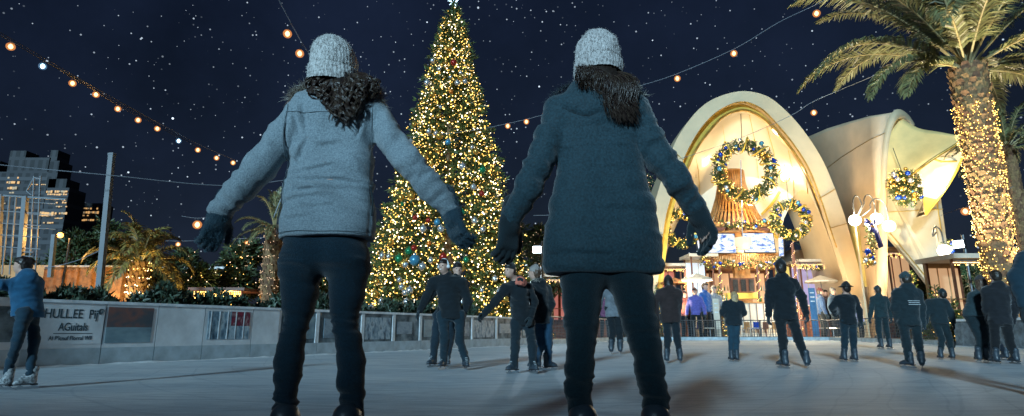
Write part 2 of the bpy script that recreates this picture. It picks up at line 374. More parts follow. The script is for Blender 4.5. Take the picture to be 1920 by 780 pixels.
for i in range(len(joints) - 1):
    a, b = jp(joints[i]), jp(joints[i + 1])
    # keep to the corner points of the rink
    clear = joints[i] >= 516
    lb = lab.get(i, 'clear rink board, ' + ['', '', '', '', '', '', '', 'first after the blank boards', 'seen between the legs of the woman in the grey jacket', 'just right of the grey jacket woman legs', 'below the left skirt of the Christmas tree', 'left of the grinning man in the headband', 'behind the legs of the grinning man', 'right of the grinning man', 'behind the bending man hand', 'behind the bending man legs', 'x'][i])
    root, o, u, nn, Mr, L_, slab = board_run(a, b, label=lb, clear=clear)
    if clear:
        # posters behind the clear panes and reflections in them
        w_ = [.72, .86, .55, .8][i % 4]; slab(L_ * [.5, .46, .4, .52][i % 4], [.42, .36, .5, .40][i % 4], [.90, .96, .86, .94][i % 4], L_ * w_, 0.012, 0.018).build('poster', M[['photo_c', 'photo_b', 'photo_c', 'photo_a2'][i % 4]], root)
    if i == 3:
        slab(L_ * 0.47, 0.66, 1.02, L_ * 0.86, 0.008, 0.051).build('banner', M['photo_a'], root)
        slab(L_ * 0.47, 0.38, 0.66, L_ * 0.86, 0.008, 0.051).build('banner', M['photo_a2'], root)
    if i == 5:
        slab(L_ * 0.30, 0.42, 1.0, L_ * 0.46, 0.008, 0.051).build('banner', M['photo_b'], root)
        slab(L_ * 0.73, 0.70, 1.0, L_ * 0.40, 0.008, 0.051).build('banner', M['photo_red'], root)
        slab(L_ * 0.73, 0.42, 0.70, L_ * 0.40, 0.008, 0.051).build('banner', M['photo_b'], root)
        for k in range(5): slab(L_ * (0.12 + 0.17 * k), 0.42, 1.0, 0.02, 0.008, 0.056).build('banner_stripe', M['cap'], root)
    if i == 1:
        slab(L_ * 0.5, 0.42, 0.98, L_ * 0.8, 0.008, 0.051).build('banner', M['glass_panel'], root)
    if i == 2:
        slab(L_ * 0.55, 0.37, 1.03, L_ * 0.86, 0.006, 0.051).build('banner', M['board'], root)
        slab(L_ * 0.60, 0.545, 0.556, L_ * 0.50, 0.004, 0.056).build('banner_rule', M['text_dark'], root)
        def word(s_, along, z, size, wid=None, shear=0):
            fc = bpy.data.curves.new('lettering', 'FONT'); fc.body = s_; fc.size = size; fc.align_x = 'LEFT'; fc.offset = size * 0.012; fc.shear = shear; fc.extrude = 0.001
            ob = bpy.data.objects.new('t', fc); col.objects.link(ob); dg = bpy.context.evaluated_depsgraph_get(); dg.update()
            me = bpy.data.meshes.new_from_object(ob.evaluated_get(dg)); bpy.data.objects.remove(ob)
            xs = [v.co.x for v in me.vertices]; k = (wid / (max(xs) - min(xs))) if wid else 1
            mb = MB(); base = o + u * along + nn * 0.057
            # thin serifs drawn as small feet under and over each upright are in the letter stems themselves
            mb.add([base + u * (v.co.x * k) + Vector((0, 0, z + v.co.y)) + nn * v.co.z for v in me.vertices], [tuple(p.vertices) for p in me.polygons])
            w = mb.build('lettering', M['text_dark'], root)
            w['label'] = 'dark teal lettering'
        word('HULL.EE  Pij', L_ * 0.20, 0.81, 0.22, L_ * 0.68)
        word('AGuitals', L_ * 0.40, 0.60, 0.19, L_ * 0.38)
        word("Al P'icnuf Florral Wll", L_ * 0.30, 0.44, 0.10, L_ * 0.55)
        mb = MB(); c0 = o + u * (L_ * 0.93) + nn * 0.057 + Vector((0, 0, 0.93))
        for k in range(3):
            mb.tube([c0 + u * ((0.045 - 0.012 * k) * math.cos(t_)) + Vector((0, 0, (0.05 - 0.014 * k) * math.sin(t_))) for t_ in [j * 0.5 + k for j in range(11)]], 0.005, 4)
        mb.build('emblem', M['text_dark'], root)
# snow ridge along boards
M['snow'] = mat('snow', (0.72, 0.76, 0.78), 0.8, 0, 0.15, 6, 0.6, 30)
mb = MB()
def ridge(pts, w=0.10, h=0.035):
    pts = [Vector((*p, 0)) for p in pts]; rows = []
    for i in range(len(pts) - 1):
        d = pts[i + 1] - pts[i]; m_ = max(2, int(d.length / 0.15)); u = d.normalized(); nn = Vector((u.y, -u.x, 0)); 
        if nn.dot(Vector((4, 15, 0)) - pts[i]) < 0: nn = -nn
        for k in range(m_):
            p = pts[i] + d * (k / m_) + nn * 0.06; hh = h * random.uniform(0.5, 1.3); ww = w * random.uniform(0.7, 1.5)
            rows.append([p + Vector((0, 0, 0.004)), p + nn * 0.01 + Vector((0, 0, hh)), p + nn * ww * 0.5 + Vector((0, 0, hh * 0.6)), p + nn * ww + Vector((0, 0, 0.004))])
    return rows
mb.grid(ridge([RINK[1], RINK[2], RINK[3], RINK[4], RINK[5], RINK[6], RINK[7], RINK[8], RINK[9], RINK[10], RINK[11]]))
tag(mb.build('snow', M['snow'], smooth=True), 'shaved snow piled thinly along the foot of the boards', 'snow', kind='stuff')

# ================================================================== metal mesh railing at the far end and on the right
M['mesh'] = mat('mesh', (0.10, 0.11, 0.12), 0.5, 0.5)
def rail_panel(p, q, label, h=1.22, wood=True):
    a = Vector((*p, 0)); b = Vector((*q, 0)); d = b - a; L_ = d.length; u = d.normalized()
    root = empty('railing', a, label, 'railing', 'mesh railings round the far side of the rink')
    for k, z in enumerate((h, 0.22)): MB().tube([a + u * 0.03 + Vector((0, 0, z)), b - u * 0.03 + Vector((0, 0, z))], 0.032 if k == 0 else 0.02, 6).build('rail', M['steel'], root)
    for s_ in (0.0, L_ / 2): MB().box(a + u * s_ + Vector((0, 0, h / 2 - .05)), (0.07, 0.07, h + 0.1)).build('post', M['steel'], root)
    mb = MB(); nv = int(L_ / 0.16); 
    for i in range(1, nv): mb.box(a + u * (L_ * i / nv) + Vector((0, 0, (h + .22) / 2)), (0.014, 0.014, h - 0.24))
    for i in range(1, 7): mb.tube([a + u * .05 + Vector((0, 0, .22 + (h - .22) * i / 7)), b - u * .05 + Vector((0, 0, .22 + (h - .22) * i / 7))], 0.008, 4)
    mb.build('mesh_infill', M['mesh'], root)
    MB().box(a + u * (L_ / 2) + Vector((0, 0, 0.06)), (L_ - .01, 0.10, 0.30), Matrix.Rotation(math.atan2(u.y, u.x), 3, 'Z')).build('kickplate', M['kick'], root)
    return root
M['kick_blue'] = mat('kick_blue', (0.16, 0.27, 0.34), 0.5, 0, 0.3, 3)
fr = [RINK[5], RINK[6], RINK[7], (11.2, 36), (13.9, 36), (16.7, 36), (19.5, 36), RINK[9], RINK[10]]
names = ['beside the tall tree seen past the dark coat', 'behind the dark coated woman', 'behind the hooded skater in the brown coat', 'behind the small skater in blue jeans', 'behind the tall skater with arms held out', 'behind the skater in the brimmed hat', 'between the pavilion foot and the skaters on the right', 'behind the skater with writing on the back']
for i in range(len(fr) - 1):
    rail_panel(fr[i], fr[i + 1], 'steel mesh railing ' + names[i])
# low dark stone planter on the right
M['planter'] = mat('planter', (0.14, 0.17, 0.19), 0.8, 0, 0.5, 4, 0.3, 20)
def planter(p, q, label):
    a = Vector((*p, 0)); b = Vector((*q, 0)); u = (b - a).normalized(); Mr = Matrix.Rotation(math.atan2(u.y, u.x), 3, 'Z'); c = (a + b) / 2
    root = empty('planter_wall', a, label, 'planter', 'low stone planters on the right')
    MB().box(c + Vector((0, 0, .42)), ((b - a).length, 0.5, 1.04), Mr).build('wall', M['planter'], root)
    MB().box(c + Vector((0, 0, .985)), ((b - a).length + .04, 0.6, 0.09), Mr).build('coping', M['snow'], root)
    MB().box(c + Vector((-.02, -.30, .12)), ((b - a).length, 0.1, 0.30), Mr).build('kickplate', M['kick_blue'], root)
planter((17.35, 22.6), (17.0, 18.2), 'speckled dark planter wall with pale coping below the lit palm')
planter((17.0, 17.9), (16.6, 10), 'speckled dark planter wall with pale coping at the right edge')
# added unseen blocker behind the camera, keeps the moon off the near ice
M['blocker'] = mat('blocker', (0.10, 0.11, 0.12), 0.8, 0, 0.3, 2)
root = empty('moon_blocker', (0, -12.3, 0), 'added unseen blocker wall shading the near end of the rink', 'light blocker')
MB().box((-8, -12.3, 2.3), (76, 0.4, 5.2)).build('back_wall', M['blocker'], root)
for k in range(4): MB().box((0, -11.7 + 0.6 * k, 0.9 - 0.22 * k), (40, 0.5, 0.06)).build('bench', M['dark_wood'], root)
# ================================================================== foliage helpers
rnd = random.Random(11)
def rdir(r=rnd):
    z = r.uniform(-1, 1); a = r.uniform(0, 2 * math.pi); s = math.sqrt(1 - z * z); return Vector((s * math.cos(a), s * math.sin(a), z))
def sprig(mb, p, d, L_, w, n=5, r=rnd, spread=0.55):
    d = Vector(d).normalized()
    for k in range(n):
        dd = (d + rdir(r) * spread).normalized(); s = dd.cross(rdir(r)); s = s.normalized() * w * r.uniform(0.6, 1.2); l = L_ * r.uniform(0.5, 1.1)
        a = p + rdir(r) * L_ * 0.15
        mb.add([a - s * 0.3, a + s * 0.3, a + dd * l * 0.55 + s * 0.5, a + dd * l, a + dd * l * 0.55 - s * 0.5], [(0, 1, 2, 3, 4)])
def lights_on(root, pts, rad, mats, nmax=100, name='fairy_light', stuff='fairy_lights', jitter=0.35, r=rnd):
    # the most visible ones are parts of their own (nearest the viewer), the rest one part
    pts = sorted(pts, key=lambda p: (p - Vector((0, 0, CAMZ))).length - r.uniform(0, 0.5)); o = wloc(root)
    protos = []
    for m_ in mats:
        me = MB().octa((0, 0, 0), rad * 1.25).v; mb = MB(); mb.octa((0, 0, 0), rad * 1.25); me = bpy.data.meshes.new(name); me.from_pydata(mb.v, [], mb.f); me.materials.append(m_); protos.append(me)
    for p in pts[:nmax]:
        ob = bpy.data.objects.new(name, r.choice(protos)); col.objects.link(ob); ob.parent = root; ob.location = p - o
    by = {}
    for p in pts[nmax:]:
        i = r.randrange(len(mats)); by.setdefault(i, MB()).octa(p, rad * r.uniform(1 - jitter, 1 + jitter))
    for i, mb in by.items(): mb.build(stuff, mats[i], root)['kind'] = 'stuff'

# ================================================================== the Christmas tree
TX, TY, TH, TR = -3.05, 27.0, 17.5, 4.45
tree = empty('christmas_tree', (TX, TY, -0.12), 'towering Christmas tree covered in warm fairy lights and baubles', 'Christmas tree')
MB().tube([(TX, TY, -0.12), (TX, TY, TH - 1)], [0.35, 0.06], 10).build('trunk', M['bark'], tree)
def cone_r(z, lump=1.0):
    t = z / TH; return TR * (1 - t) ** 0.86 + 0.10
mb = MB(); lpts = []
NB = 3300
for i in range(NB):
    # branches get denser to the bottom where the cone is wide
    t = 1 - math.sqrt(rnd.random()) if rnd.random() < 0.8 else rnd.random()
    z = 0.35 + t * (TH - 0.9); a = rnd.uniform(0, 2 * math.pi)
    tier = 0.86 + 0.14 * abs(math.sin(z * 2.3 + math.sin(a * 3) * 0.8)); rr = cone_r(z) * tier * rnd.uniform(0.80, 1.06)
    d = Vector((math.cos(a), math.sin(a), rnd.uniform(-0.15, 0.25)))
    base = Vector((TX, TY, z - 0.15)); L_ = 0.9 if rr > 1.3 else rr * 0.7
    tipp = base + Vector((math.cos(a) * rr, math.sin(a) * rr, rnd.uniform(-0.25, 0.2)))
    st = tipp - Vector((math.cos(a), math.sin(a), -0.12)) * L_
    sag = Vector((0, 0, 1))
    for k in range(4):
        p = st.lerp(tipp, k / 3.3) + rdir() * 0.07
        sprig(mb, p, d * 0.8 + rdir() * 0.7 + Vector((0, 0, 0.15)), 0.32, 0.05, 7)
    for _ in range(2): lpts.append(tipp.lerp(st, rnd.uniform(-.05, .35)) + rdir() * 0.14)
    if rnd.random() < 0.8: lpts.append(st.lerp(tipp, 0.6) + rdir() * 0.15)
for i in range(40):
    sprig(mb, Vector((TX, TY, TH - 0.9 + rnd.uniform(0, 0.9))), Vector((0, 0, 1)) + rdir() * 0.8, 0.35, 0.05, 5)
mb.build('foliage', M['needle'], tree)
lights_on(tree, lpts, 0.027, [M['glow_warm'], M['glow_gold'], M['glow_gold'], M['glow_white']], jitter=.55)
bcols = ['gold_ball', 'silver_ball'] * 6 + ['red_ball', 'green_ball', 'orange_ball']
def bauble_at(px, py, rad, m_, root=tree):
    # found on the front of the cone
    best = None
    for i in range(200):
        Y = TY - TR - 1 + i * 0.03; p = at(px, py, Y); r_ = cone_r(max(p.z, 0)); 
        if math.hypot(p.x - TX, p.y - TY) < r_ * 1.0: best = p; break
    if best is None: return
    b_ = MB().ball(best, rad, 14, 9)
    b_.tube([best + Vector((0, 0, rad * .9)), best + Vector((0, 0, rad * 1.25))], rad * 0.2, 6)
    b_.build('bauble', m_, root, True)
special = [(778, 488, .30, 'teal_ball'), (778, 408, .14, 'red_ball'), (776, 465, .16, 'red_ball'), (874, 487, .17, 'green_ball'), (803, 413, .14, 'red_ball'), (820, 417, .19, 'teal_ball'), (867, 312, .2, 'silver_ball'),
           (903, 363, .16, 'red_ball'), (846, 172, .13, 'orange_ball'), (810, 50, .16, 'green_ball'), (814, 58, .12, 'green_ball'), (765, 218, .16, 'orange_ball'), (904, 318, .22, 'green_ball'), (840, 267, .18, 'teal_ball'), (864, 137, .13, 'silver_ball'),
           (748, 485, .22, 'green_ball'), (760, 548, .18, 'silver_ball'), (762, 566, .18, 'silver_ball'), (890, 414, .18, 'silver_ball'), (905, 430, .16, 'silver_ball')]
for px, py, rad, k in special: bauble_at(px, py, rad * .8, M[k])
for i in range(75):
    py = rnd.uniform(30, 590) ** 1.0; py = 590 - (590 - 30) * (1 - math.sqrt(rnd.random()))
    half = 12 + (py - 0) * 0.27; px = 843 + rnd.uniform(-half, half) * 0.9
    bauble_at(px, py, rnd.uniform(0.09, 0.17), M[rnd.choice(bcols)])
tops = Vector((TX, TY, TH - 0.05)); 
top = MB()
for k in range(11):
    a = 2 * math.pi * k / 11; d = Vector((math.cos(a) * (1 if k % 2 else .6), math.sin(a * 3) * 0.35, math.sin(a) * (1 if k % 2 else .6)))
    top.tube([tops, tops + d * 0.34], [0.028, 0.004], 5)
M['star'] = emis('star', (0.55, 0.8, 1), 6); top.build('star_topper', M['star'], tree)

# ================================================================== palms
def frond(mb_r, mb_l, base, d0, L_, droop, leaflet, r, nl=48, w=0.035, rr=0.035, side=None):
    d = d0.normalized(); p = base.copy(); pts = [p.copy()]; dirs = [d.copy()]; n = 16
    for i in range(n):
        t = i / n; d = (d + Vector((0, 0, -1)) * droop * (0.35 + t * 1.3) / n * (1 + t)).normalized(); p = p + d * (L_ / n); pts.append(p.copy()); dirs.append(d.copy())
    mb_r.tube(pts, [rr * (1 - 0.85 * i / n) for i in range(n + 1)], 5)
    for i in range(nl):
        t = 0.14 + 0.86 * i / nl; f = t * n; k = min(int(f), n - 1); p = pts[k].lerp(pts[k + 1], f - k); d = dirs[k]
        s = d.cross(Vector((0, 0, 1))); s = s.normalized() if s.length > 0.05 else Vector((1, 0, 0)); up = s.cross(d)
        ll = leaflet * (math.sin(math.pi * min(1, t * 0.85 + 0.12)) ** 0.6) * r.uniform(0.8, 1.15) * (1 if t < .9 else .75)
        for sg in (-1, 1):
            ld = (s * sg * 0.78 + d * (0.62 + 0.3 * t) + up * (0.28 - 0.15 * t) + rdir(r) * 0.17).normalized()
            a = p; b_ = p + ld * ll * 0.5 + Vector((0, 0, 0.01)); c = p + (ld + Vector((0, 0, -0.42)) ).normalized() * ll
            wv = ld.cross(up + rdir(r) * 0.5); wv = wv.normalized() * w
            mb_l.add([a - wv * .5, a + wv * .5, b_ + wv, c, b_ - wv], [(0, 1, 4), (1, 2, 4), (2, 3, 4)])
def palm(base, top, r0, r1, fronds, label, L_, leaflet, seed, group=None, lights=0, lrad=0.03, lmats=None, leafmat=None, nl=48, light_z=(0, 1), w=0.035, rr=0.035, trunk_mat=None, boots=True, droop=1.0):
    r = random.Random(seed); base = Vector(base); top = Vector(top); root = empty('palm_tree', base, label, 'palm tree', group)
    mb = MB(); n = 24; ax = top - base
    mb.tube([base.lerp(top, i / n) for i in range(n + 1)], [r0 + (r1 - r0) * i / n for i in range(n + 1)], 14)
    if boots:
        rows = int(ax.length / 0.21)
        for i in range(rows):
            t = i / rows; rad = r0 + (r1 - r0) * t; nn_ = 12
            for k in range(nn_):
                a = 2 * math.pi * (k + 0.5 * (i % 2)) / nn_ + r.uniform(-.1, .1); o = Vector((math.cos(a), math.sin(a), 0)); tg = Vector((-math.sin(a), math.cos(a), 0)); c = base + ax * t + o * rad * 0.96
                h = 0.24 * r.uniform(.8, 1.2); ww = rad * 0.30; ou = rad * r.uniform(0.10, 0.26)
                mb.add([c - tg * ww, c + tg * ww, c + tg * ww * .55 + o * ou + Vector((0, 0, h)), c - tg * ww * .55 + o * ou + Vector((0, 0, h)), c + Vector((0, 0, h * .9)) - o * .02], [(0, 1, 2, 3), (3, 2, 4), (0, 3, 4), (1, 4, 2)])
    mb.build('trunk', trunk_mat or M['bark'], root)
    lm = leafmat or M['palm_leaf']
    for (az, el, lf, dr) in fronds:
        d = Vector((math.cos(az) * math.cos(el), math.sin(az) * math.cos(el), math.sin(el)))
        mr, ml = MB(), MB(); frond(mr, ml, top + d * r1 * 0.5 + Vector((0, 0, -0.1)), d, L_ * lf, dr * droop, leaflet, r, nl, w, rr)
        ml.build('frond', lm, root); f = mr.build('rachis', M['rachis'], root); f.parent = root.children[-1] if False else root
    if lights:
        pts = []
        for i in range(lights):
            t = light_z[0] + (light_z[1] - light_z[0]) * r.random(); a = r.uniform(0, 2 * math.pi); rad = (r0 + (r1 - r0) * t) * r.uniform(1.06, 1.28)
            t = round(t * ax.length / 0.32) * 0.32 / ax.length + r.uniform(-.012, .012)
            pts.append(base + ax * t + Vector((math.cos(a), math.sin(a), 0)) * rad)
        lights_on(root, pts, lrad, lmats or [M['glow_warm'], M['glow_white']], r=r)
    return root
M['rachis'] = mat('rachis', (0.42, 0.34, 0.17), 0.5, 0, 0.2, 4)
pb = at(1897, 640, 20.5); pb.z = -0.12; pt = at(1822, 128, 20.5)
pt.x = pb.x + 0.15
rp = random.Random(5); fr_ = []
# azimuth 180 = towards the left of the picture
for az, el, lf, dr in [(182, 28, 1.0, 1.15), (172, 52, 1.12, 1.0), (190, 12, 0.78, 1.15), (200, 40, 1.05, 1.0), (165, 72, 1.0, .7), (215, 62, 1.0, .9), (230, 30, .9, 1.2), (150, 35, .95, 1.1), (262, 70, 1.0, .9), (90, 75, 1.0, .7), (285, 55, 1.0, 1.0),
                       (20, 60, 1.0, 1.0), (0, 34, 1.0, 1.1), (-12, 14, .85, 1.1), (-30, 50, 1.0, 1.0), (40, 30, 1, 1.1), (60, 55, 1, 1), (110, 45, 1, 1.1), (130, 60, 1.05, .9), (250, 45, .9, 1.1), (310, 25, .9, 1.1), (330, 68, 1, .8), (198, 68, 1.1, .8), (178, 86, 1.0, .5), (240, 82, 1, .6), (300, 80, 1.0, .6), (205, 5, .62, 1.1), (-5, 2, .6, 1.0)]:
    fr_.append((R(az + rp.uniform(-4, 4)), R(el), lf, dr))
big = palm(pb, pt, 0.42, 0.57, fr_, 'tall date palm with light-wrapped trunk at the right', 6.6, 0.92, 3, lights=1900, lrad=0.021, lmats=[M['glow_warm'], M['glow_gold'], M['glow_gold']], light_z=(0.03, 0.86), nl=125, w=0.036, rr=0.05, boots=True)
# up-light that reaches the crown: a small ground flood at the foot of the palm
def ground_flood(p, target, power, c, label, spot=55):
    root = empty('flood_lamp', p, label, 'flood lamp', 'ground floodlights'); p = Vector(p)
    d = (Vector(target) - p).normalized(); q = d.to_track_quat('Z', 'Y').to_matrix()
    MB().lathe([(0.001, 0), (.10, 0), (.15, .12), (.16, .2), (.15, .2)], p + Vector((0, 0, .15)), 14, q).build('housing', M['dark_steel'], root, True)
    MB().lathe([(.001, .185), (.14, .185)], p + Vector((0, 0, .15)), 14, q).build('lens', M['flood_warm'], root)
    MB().box(p + Vector((0, 0, .07)), (.06, .2, .16)).build('bracket', M['dark_steel'], root)
    light('flood_beam', p + Vector((0, 0, .15)) + d * 0.3, power, c, root, 0.1, 'SPOT', target, spot)
M['flood_warm'] = emis('flood_warm', (1, 0.8, 0.5), 15)
ground_flood(pb + Vector((-2.6, -0.6, 0)), pt + Vector((-1.8, 0, 0)), 7500, (1, 0.86, 0.55), 'ground floodlight washing the big palm from its left', 60)
ground_flood(pb + Vector((1.8, -1.5, 0)), pt + Vector((0, 0, .5)), 4500, (1, 0.84, 0.5), 'ground floodlight at the right of the big palm foot', 60)
def ring(n, els, lf=1, dr=1, seed=1):
    r = random.Random(seed); return [(2 * math.pi * i / n + r.uniform(-.2, .2), R(els[i % len(els)] + r.uniform(-6, 6)), lf * r.uniform(.85, 1.1), dr * r.uniform(.85, 1.15)) for i in range(n)]
# dim palm behind at the right edge
p0 = at(1950, 600, 30); p0.z = -.12; p1 = at(1925, 275, 30); p1.x = p0.x
palm(p0, p1, .35, .3, ring(22, [10, 35, 60, 25, -5, 70], 1, 1, 4), 'dim palm behind the big one at the right edge', 2.9, 0.5, 8, 'smaller palms in the gardens', nl=40)
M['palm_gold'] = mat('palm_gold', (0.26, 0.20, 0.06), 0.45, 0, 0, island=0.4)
# gold-lit palm, left
p0 = at(250, 590, 24); p0.z = -.12; p1 = at(248, 492, 24); p1.x = p0.x
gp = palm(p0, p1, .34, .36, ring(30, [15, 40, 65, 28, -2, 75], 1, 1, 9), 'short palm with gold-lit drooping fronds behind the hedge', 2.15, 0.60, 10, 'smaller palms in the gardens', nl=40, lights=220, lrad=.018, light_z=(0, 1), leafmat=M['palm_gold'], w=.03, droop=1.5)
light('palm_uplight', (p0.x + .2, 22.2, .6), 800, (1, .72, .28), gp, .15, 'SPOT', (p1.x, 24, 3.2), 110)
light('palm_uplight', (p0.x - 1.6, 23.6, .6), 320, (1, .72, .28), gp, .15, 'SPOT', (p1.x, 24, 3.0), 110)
# slim palm between the glove and the jacket
p0 = at(500, 600, 25); p0.z = -.12; p1 = at(505, 425, 25); p1.x = p0.x
sp = palm(p0, p1, .36, .34, ring(22, [5, 30, 78, 20, -8, 84], 1, 1.1, 6), 'slim palm with tiny lights on its trunk beside the grey jacket', 1.75, .32, 12, 'smaller palms in the gardens', nl=34, lights=420, lrad=.011, light_z=(0, .98), lmats=[M['glow_pale']] if 'glow_pale' in M else [M['glow_warm']], w=.018)
light('palm_uplight', (p0.x - .9, 23.9, .7), 60, (1, .75, .5), sp, .1, 'SPOT', (p1.x, 25, 4.5), 100)

# ================================================================== pavilion
def P(px, py, Y): return at(px, py, Y)
arch = empty('arch_pavilion', P(1400, 600, 42).xy.to_3d(), 'cream arched pavilion shell with gold-lined rim over the bar', 'pavilion')
def crv(px, Y, n=5):
    c = [P(a, b, Y) for a, b in px]; c[0].z = -0.12; c[-1].z = -0.12; return catmull(c, n)
O_ = [(1190, 600), (1215, 440), (1238, 345), (1258, 286), (1276, 249), (1307, 208), (1341, 184), (1388, 171), (1430, 177), (1461, 196), (1500, 236), (1538, 292), (1565, 352), (1588, 419), (1612, 510), (1636, 600)]
I_ = [(1222, 600), (1243, 440), (1260, 362), (1278, 308), (1294, 272), (1317, 236), (1347, 207), (1388, 190), (1424, 200), (1453, 226), (1489, 269), (1518, 315), (1541, 373), (1561, 435), (1587, 515), (1614, 600)]
J_ = [(1229, 600), (1251, 440), (1268, 368), (1287, 316), (1303, 282), (1326, 250), (1353, 222), (1388, 210), (1417, 219), (1444, 240), (1479, 281), (1507, 325), (1530, 380), (1552, 438), (1579, 518), (1606, 600)]
B_ = [(1222, 600), (1244, 500), (1264, 432), (1285, 394), (1312, 369), (1338, 350), (1365, 338), (1400, 331), (1435, 338), (1463, 351), (1488, 369), (1508, 386), (1523, 403), (1546, 441), (1566, 490), (1597, 600)]
nO, nI, nJ, nB = crv(O_, 42), crv(I_, 41.9), crv(J_, 42.9), crv(B_, 48)
Mid = [(a * 0.45 + b * 0.55) + Vector((0, 0, 0.55 * math.sin(math.pi * i / (len(nJ) - 1)))) for i, (a, b) in enumerate(zip(nJ, nB))]
Mid = [Vector((p.x, 45.4, p.z)) for p in Mid]
Ob = [Vector((p.x * 1.0, 44.2, p.z)) for p in nO]; Ob2 = [Vector((p.x * 1.02, 50, p.z * 0.9)) for p in nO]
MB().grid([nI, nO]).build('rim', M['shell'], arch, True)
MB().grid([nO, Ob, Ob2]).build('outer_shell', M['shell'], arch, True)
MB().grid([Vector((p.x, 42.45, p.z)) for p in nI][i:i + 1] * 1 for i in ()) if False else None
MB().grid([nI, [Vector((p.x, 42.5, p.z)) for p in nI]]).build('rim_return', M['shell'], arch, True)
MB().grid([[Vector((p.x, 42.5, p.z)) for p in nI], [Vector((p.x, 42.55, p.z)) for p in nJ]]).build('gold_recess', M['gold_paint'], arch, True)
def trim_band(cv, Y, r, i0, i1): return MB().tube([Vector((p.x, Y, p.z)) for p in cv[i0:i1]], r, 6)
trim_band(nJ, 42.5, .11, 12, 64).build('gold_trim', M['gold'], arch, True)
trim_band(nI, 42.0, .07, 8, 68).build('gold_trim', M['gold'], arch, True)
MB().grid([nJ, Mid, nB]).build('vault', M['shell_in'], arch, True)
MB().grid([nB, [Vector((p.x, 48.6, p.z)) for p in nB], [p for p in Ob2]]).build('rear_shell', M['shell_in'], arch, True)
# seams of the rim and the petals of the vault
mb = MB()
for a, b in (((1261, 281), (1281, 300)), ((1566, 354), (1535, 373)), ((1588, 419), (1556, 428)), ((1215, 440), (1243, 440))): mb.tube([P(*a, 41.86), P(*b, 41.86)], .03, 4)
mb.build('panel_joint', M['gold'], arch)
mb = MB()
for k in (12, 20, 30, 38, 44, 50, 56, 62): mb.tube([nJ[k] + Vector((0, .1, -.04)), Mid[k] + Vector((0, 0, -.05)), nB[k] + Vector((0, -.05, -.04))], .025, 4)
mb.build('vault_joint', M['gold_paint'], arch)
# ceiling lamps of the pavilion: round downlights, lit
def ring_lamp(px, py, Y, power, root):
    p = P(px, py, Y)
    l_ = MB().ball(p, .28, 14, 8, (1, .6, 1)).build('lamp', M['globe'], root, True)
    MB().tube([p + Vector((.42 * math.cos(t), -.1, .42 * math.sin(t) - .1)) for t in [k * .45 for k in range(15)]], .05, 6).build('lamp_ring', M['gold'], l_).location = (0, 0, 0)
    light('lamp_light', p + Vector((0, -.7, -.3)), power, (1, .80, .50), root, .3)
for px, py, Y, pw in ((1317, 262, 44.6, 450), (1452, 248, 44.6, 550), (1318, 300, 46, 350), (1470, 330, 46.5, 350)): ring_lamp(px, py, Y, pw, arch)
light('vault_light', P(1400, 470, 44.5), 2300, (1, .85, .60), arch, .6)
light('vault_light', P(1300, 520, 40.5), 900, (1, .80, .52), arch, .6)
light('vault_light', P(1500, 560, 40.5), 1200, (1, .80, .52), arch, .6)

# second vault, running back to the right with a scoop awning
v2 = empty('barrel_vault', P(1650, 600, 40).xy.to_3d(), 'cream barrel vault with yellow scoop awning beside the big palm', 'pavilion')
left = [P(1516, 256, 46.5), P(1545, 305, 45.5), P(1568, 360, 44.6), P(1590, 420, 43.8), P(1606, 480, 43.2), P(1622, 545, 42.8), P(1630, 600, 42.6)]
right = [P(1673, 211, 38), P(1661, 240, 38), P(1653, 300, 38), P(1651, 380, 38), P(1650, 450, 38), P(1648, 520, 38.2), P(1645, 600, 38.4)]
for l_ in (left, right): l_[-1].z = -.12
lc, rc = catmull(left, 5), catmull(right, 5)
mids = [a.lerp(b, .5) + Vector((0, -.9 * math.sin(math.pi * i / (len(lc) - 1)) * .6, .25 * (1 - i / len(lc)))) for i, (a, b) in enumerate(zip(lc, rc))]
q1 = [a.lerp(m_, .5) + Vector((0, -.12, .08)) for a, m_ in zip(lc, mids)]; q2 = [b.lerp(m_, .5) + Vector((0, -.12, .08)) for b, m_ in zip(rc, mids)]
MB().slabgrid([lc, q1, mids, q2, rc], (0.1, .5, -.1)).build('vault', M['shell_tan'] if 'shell_tan' in M else M['shell'], v2, True)
mb = MB(); k = 6; mb.tube([x[k] + Vector((0, -.03, 0)) for x in (lc, q1, mids, q2, rc)], .03, 4)
k = 20; mb.tube([x[k] + Vector((0, -.03, 0)) for x in (lc, q1, mids, q2, rc)], .03, 4); mb.build('panel_joint', M['gold'], v2)
# rim of the second arch, seen nearly edge-on
ro = catmull([P(1645, 600, 38), P(1648, 520, 38), P(1650, 450, 38), P(1651, 380, 38), P(1653, 300, 38), P(1660, 242, 38), P(1673, 211, 38), P(1688, 205, 38.3), P(1704, 216, 38.8), P(1716, 234, 39.3)], 5)
ri = catmull([P(1664, 600, 37.7), P(1664, 520, 37.7), P(1664, 450, 37.7), P(1662, 380, 37.7), P(1664, 300, 37.7), P(1670, 252, 37.7), P(1679, 228, 37.7), P(1689, 220, 38), P(1700, 226, 38.5), P(1710, 240, 39)], 5)
ro[0].z = ri[0].z = -.12
MB().slabgrid([ro, ri], (0.15, .7, 0)).build('rim', M['shell'], v2, True)
MB().grid([[p + Vector((.06, .35, -.03)) for p in ri[12:]], [p + Vector((1.0, 1.5, -.25)) for p in ri[12:]]]).build('rim_return', M['shell'], v2, True)
